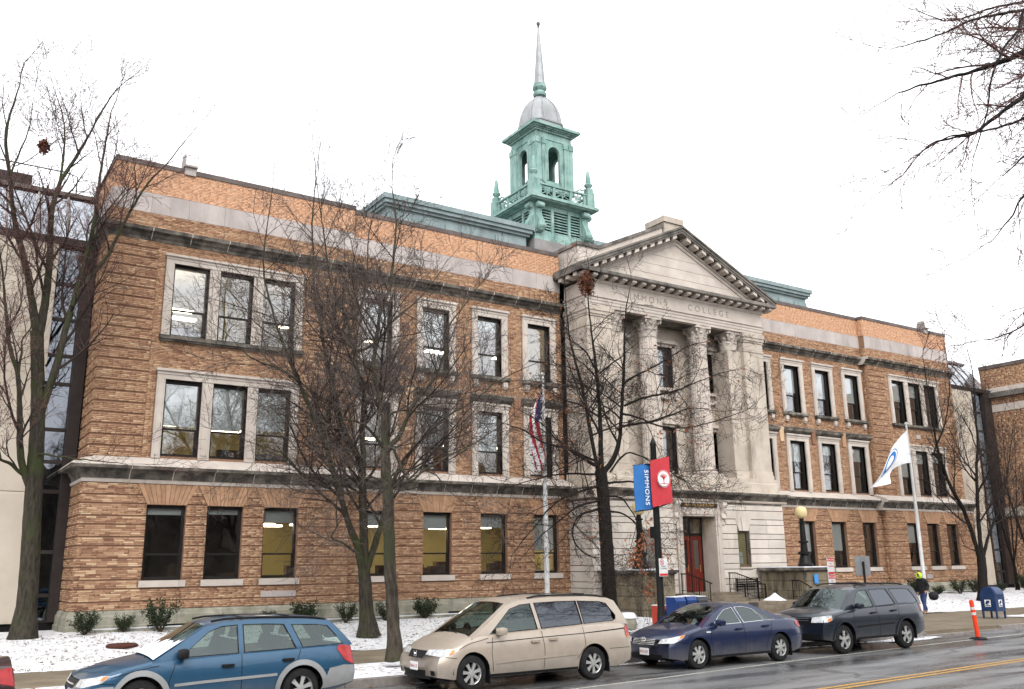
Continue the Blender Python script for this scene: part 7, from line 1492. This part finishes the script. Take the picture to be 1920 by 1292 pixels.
sb = root('stone_block', (21.15, 25.0, .25), 'rough brown stone block capped with snow beside the left pier', 'stone'); MB().lathe([(.30, 0), (.34, .18), (.31, .34), (.22, .40)], (21.15, 25.0, .2), 7, 0, 'z', .3).build('stone', 'mossy', sb); MB().lathe([(.33, .36), (.32, .46), (.24, .54), (.05, .56)], (21.15, 25.0, .2), 9).build('snow_cap', 'snow', sb, 60)
MT['rust'] = simple('rusty_cover', (.06, .022, .016), None, rough=.8); tag(MB().lathe([(.40, 0), (.42, .06), (.36, .10), (.1, .11)], (5.35, 27.5, lawn_z(5.35, 27.5)-.03), 18).build('utility_cover', 'rust', None, 40), 'round rust brown cover lying in the snow near the left end', 'utility cover')
# ------------------------------------------------------------------ pedestrian
MT['jacket'] = simple('black_jacket', (.012, .012, .014), (.02, .02, .022), 9, .8); MT['jeans'] = simple('blue_jeans', (.035, .055, .13), (.022, .036, .09), 14, .85); MT['skin'] = simple('skin', (.42, .25, .18), None, rough=.55); MT['neon'] = simple('neon_yellow_hood', (.42, .62, .04), None, rough=.7); MT['boots'] = simple('tan_boots', (.22, .11, .06), None, rough=.7)
px, py, pz = 36.9, 24.0, .155
J = dict(pel=(0, 0, .93, .155, .125), spi=(-.02, 0, 1.12, .155, .12), che=(-.06, 0, 1.34, .19, .135), nec=(-.10, 0, 1.47, .06, .06), hea=(-.145, 0, 1.56, .085, .095), top=(-.15, 0, 1.66, .07, .08),
 ls=(-.06, -.18, 1.38, .085, .085), le=(.02, -.26, 1.12, .066, .066), lw=(-.14, -.25, .96, .05, .05), lh=(-.20, -.235, .93, .04, .022), rs=(-.06, .18, 1.38, .085, .085), re=(.03, .26, 1.12, .066, .066), rw=(.03, .27, .90, .05, .05), rh=(.02, .27, .83, .04, .022),
 lk=(-.15, -.10, .52, .082, .082), la=(-.20, -.10, .12, .062, .062), lt=(-.36, -.10, .05, .045, .04), lp=(-.02, -.09, .86, .105, .105), rp=(.02, .09, .86, .105, .105), rk=(.05, .10, .50, .08, .08), ra=(.27, .10, .16, .06, .06), rt=(.18, .10, .05, .045, .04))
E_ = ['pel spi', 'spi che', 'che nec', 'nec hea', 'hea top', 'che ls', 'ls le', 'le lw', 'lw lh', 'che rs', 'rs re', 're rw', 'rw rh', 'pel lp', 'lp lk', 'lk la', 'la lt', 'pel rp', 'rp rk', 'rk ra', 'ra rt']
for h, d in (('lh', -1), ('rh', 1)):
    b = J[h]
    for k in range(4): J[h+'f%d' % k] = (b[0]-.025+.016*k, b[1]+d*.004, b[2]-.055-.008*(1 if k in (1, 2) else 0), .010, .010); J[h+'g%d' % k] = (b[0]-.03+.016*k, b[1]-d*.012, b[2]-.095-.010*(1 if k in (1, 2) else 0), .009, .009); E_ += [h+' '+h+'f%d' % k, h+'f%d ' % k+h+'g%d' % k]
    J[h+'t'] = (b[0]-.055, b[1]-d*.01, b[2]-.03, .011, .011); E_.append(h+' '+h+'t')
nm = list(J); me = bpy.data.meshes.new('person_skeleton'); me.from_pydata([J[k][:3] for k in nm], [tuple(nm.index(q) for q in e.split()) for e in E_], [])
ob = bpy.data.objects.new('tmp_person', me); COL.objects.link(ob); sk = ob.modifiers.new('skin', 'SKIN'); me.skin_vertices or None
if not me.skin_vertices: 
    bpy.context.view_layer.objects.active = ob
for i, k in enumerate(nm):
    v = me.skin_vertices[0].data[i]; v.radius = (J[k][3], J[k][4]); v.use_root = (k == 'pel')
sb_ = ob.modifiers.new('sub', 'SUBSURF'); sb_.levels = sb_.render_levels = 2; bpy.context.view_layer.update()
bme = bpy.data.meshes.new_from_object(ob.evaluated_get(bpy.context.evaluated_depsgraph_get())); bpy.data.objects.remove(ob); bme.name = 'person_body'; bme.materials.clear()
for k in ('jacket', 'jeans', 'skin', 'boots'): bme.materials.append(MT[k])
for p in bme.polygons:
    c = p.center; arm = abs(c.y) > .195
    p.material_index = 2 if (c.z > 1.49 or (arm and c.z < .885 and c.y > 0) or (arm and c.z < .95 and c.y < 0 and c.x < -.15)) else (0 if (c.z > .86 or arm) else (3 if c.z < .13 else 1)); p.use_smooth = True
PR = root('person', (px, py, pz), 'pedestrian in black jacket, blue jeans and neon yellow hood walking on the right', 'person', local=True); bo = put('body', bme, PR)
h = MB(); rings = []
for j in range(7):
    t = j/6; rr_ = .118*math.sin(.35+t*2.35)**.6; rings.append((-.245+.21*t, rr_))
for j, (xx, rr_) in enumerate(rings): h.v += [(xx, rr_*.92*math.cos(a), 1.585+rr_*1.18*math.sin(a)-.02*j/6) for a in [2*math.pi*i/16 for i in range(16)]]
h.f = [(j*16+i, j*16+(i+1) % 16, (j+1)*16+(i+1) % 16, (j+1)*16+i) for j in range(6) for i in range(16)]+[tuple(6*16+i for i in range(16))]; h.m = [0]*len(h.f); h.tube([(-.245, .118*.65*math.cos(a), 1.585+.118*.85*math.sin(a)) for a in [2*math.pi*i/16 for i in range(17)]], .018, 6); h.build('hood', 'neon', PR, 60)
f = MB(); f.lathe([(.004, -.028), (.014, -.012), (.016, .004), (.004, .012)], (-.237, 0, 1.575), 8, 0, 'x'); f.box(-.236, -.226, -.022, .022, 1.528, 1.536); f.box(-.232, -.222, -.045, -.020, 1.600, 1.610); f.box(-.232, -.222, .020, .045, 1.600, 1.610); f.build('face', 'skin', PR)
bg = root('shoulder_bag', (37.2, 23.78, .75), 'black bag carried at the side of the pedestrian', 'bag'); MB().lathe([(.05, 0), (.16, .04), (.21, .16), (.20, .26), (.12, .34), (.03, .36)], (37.22, 23.74, .70), 12, 0, 'z', 0, lambda a, z: 1+.15*math.cos(2*a)).build('pouch', 'jacket', bg, 50); MB().tube([(37.10, 23.80, 1.0), (37.0, 23.84, 1.25), (36.9, 23.90, 1.50), (36.85, 24.1, 1.40)], .014, 5).build('strap', 'jacket', bg)
for o in [o for o in bpy.data.objects if o.get('_local') or o.get('_n')]:
    for k in ('_local', '_n'):
        if k in o: del o[k]
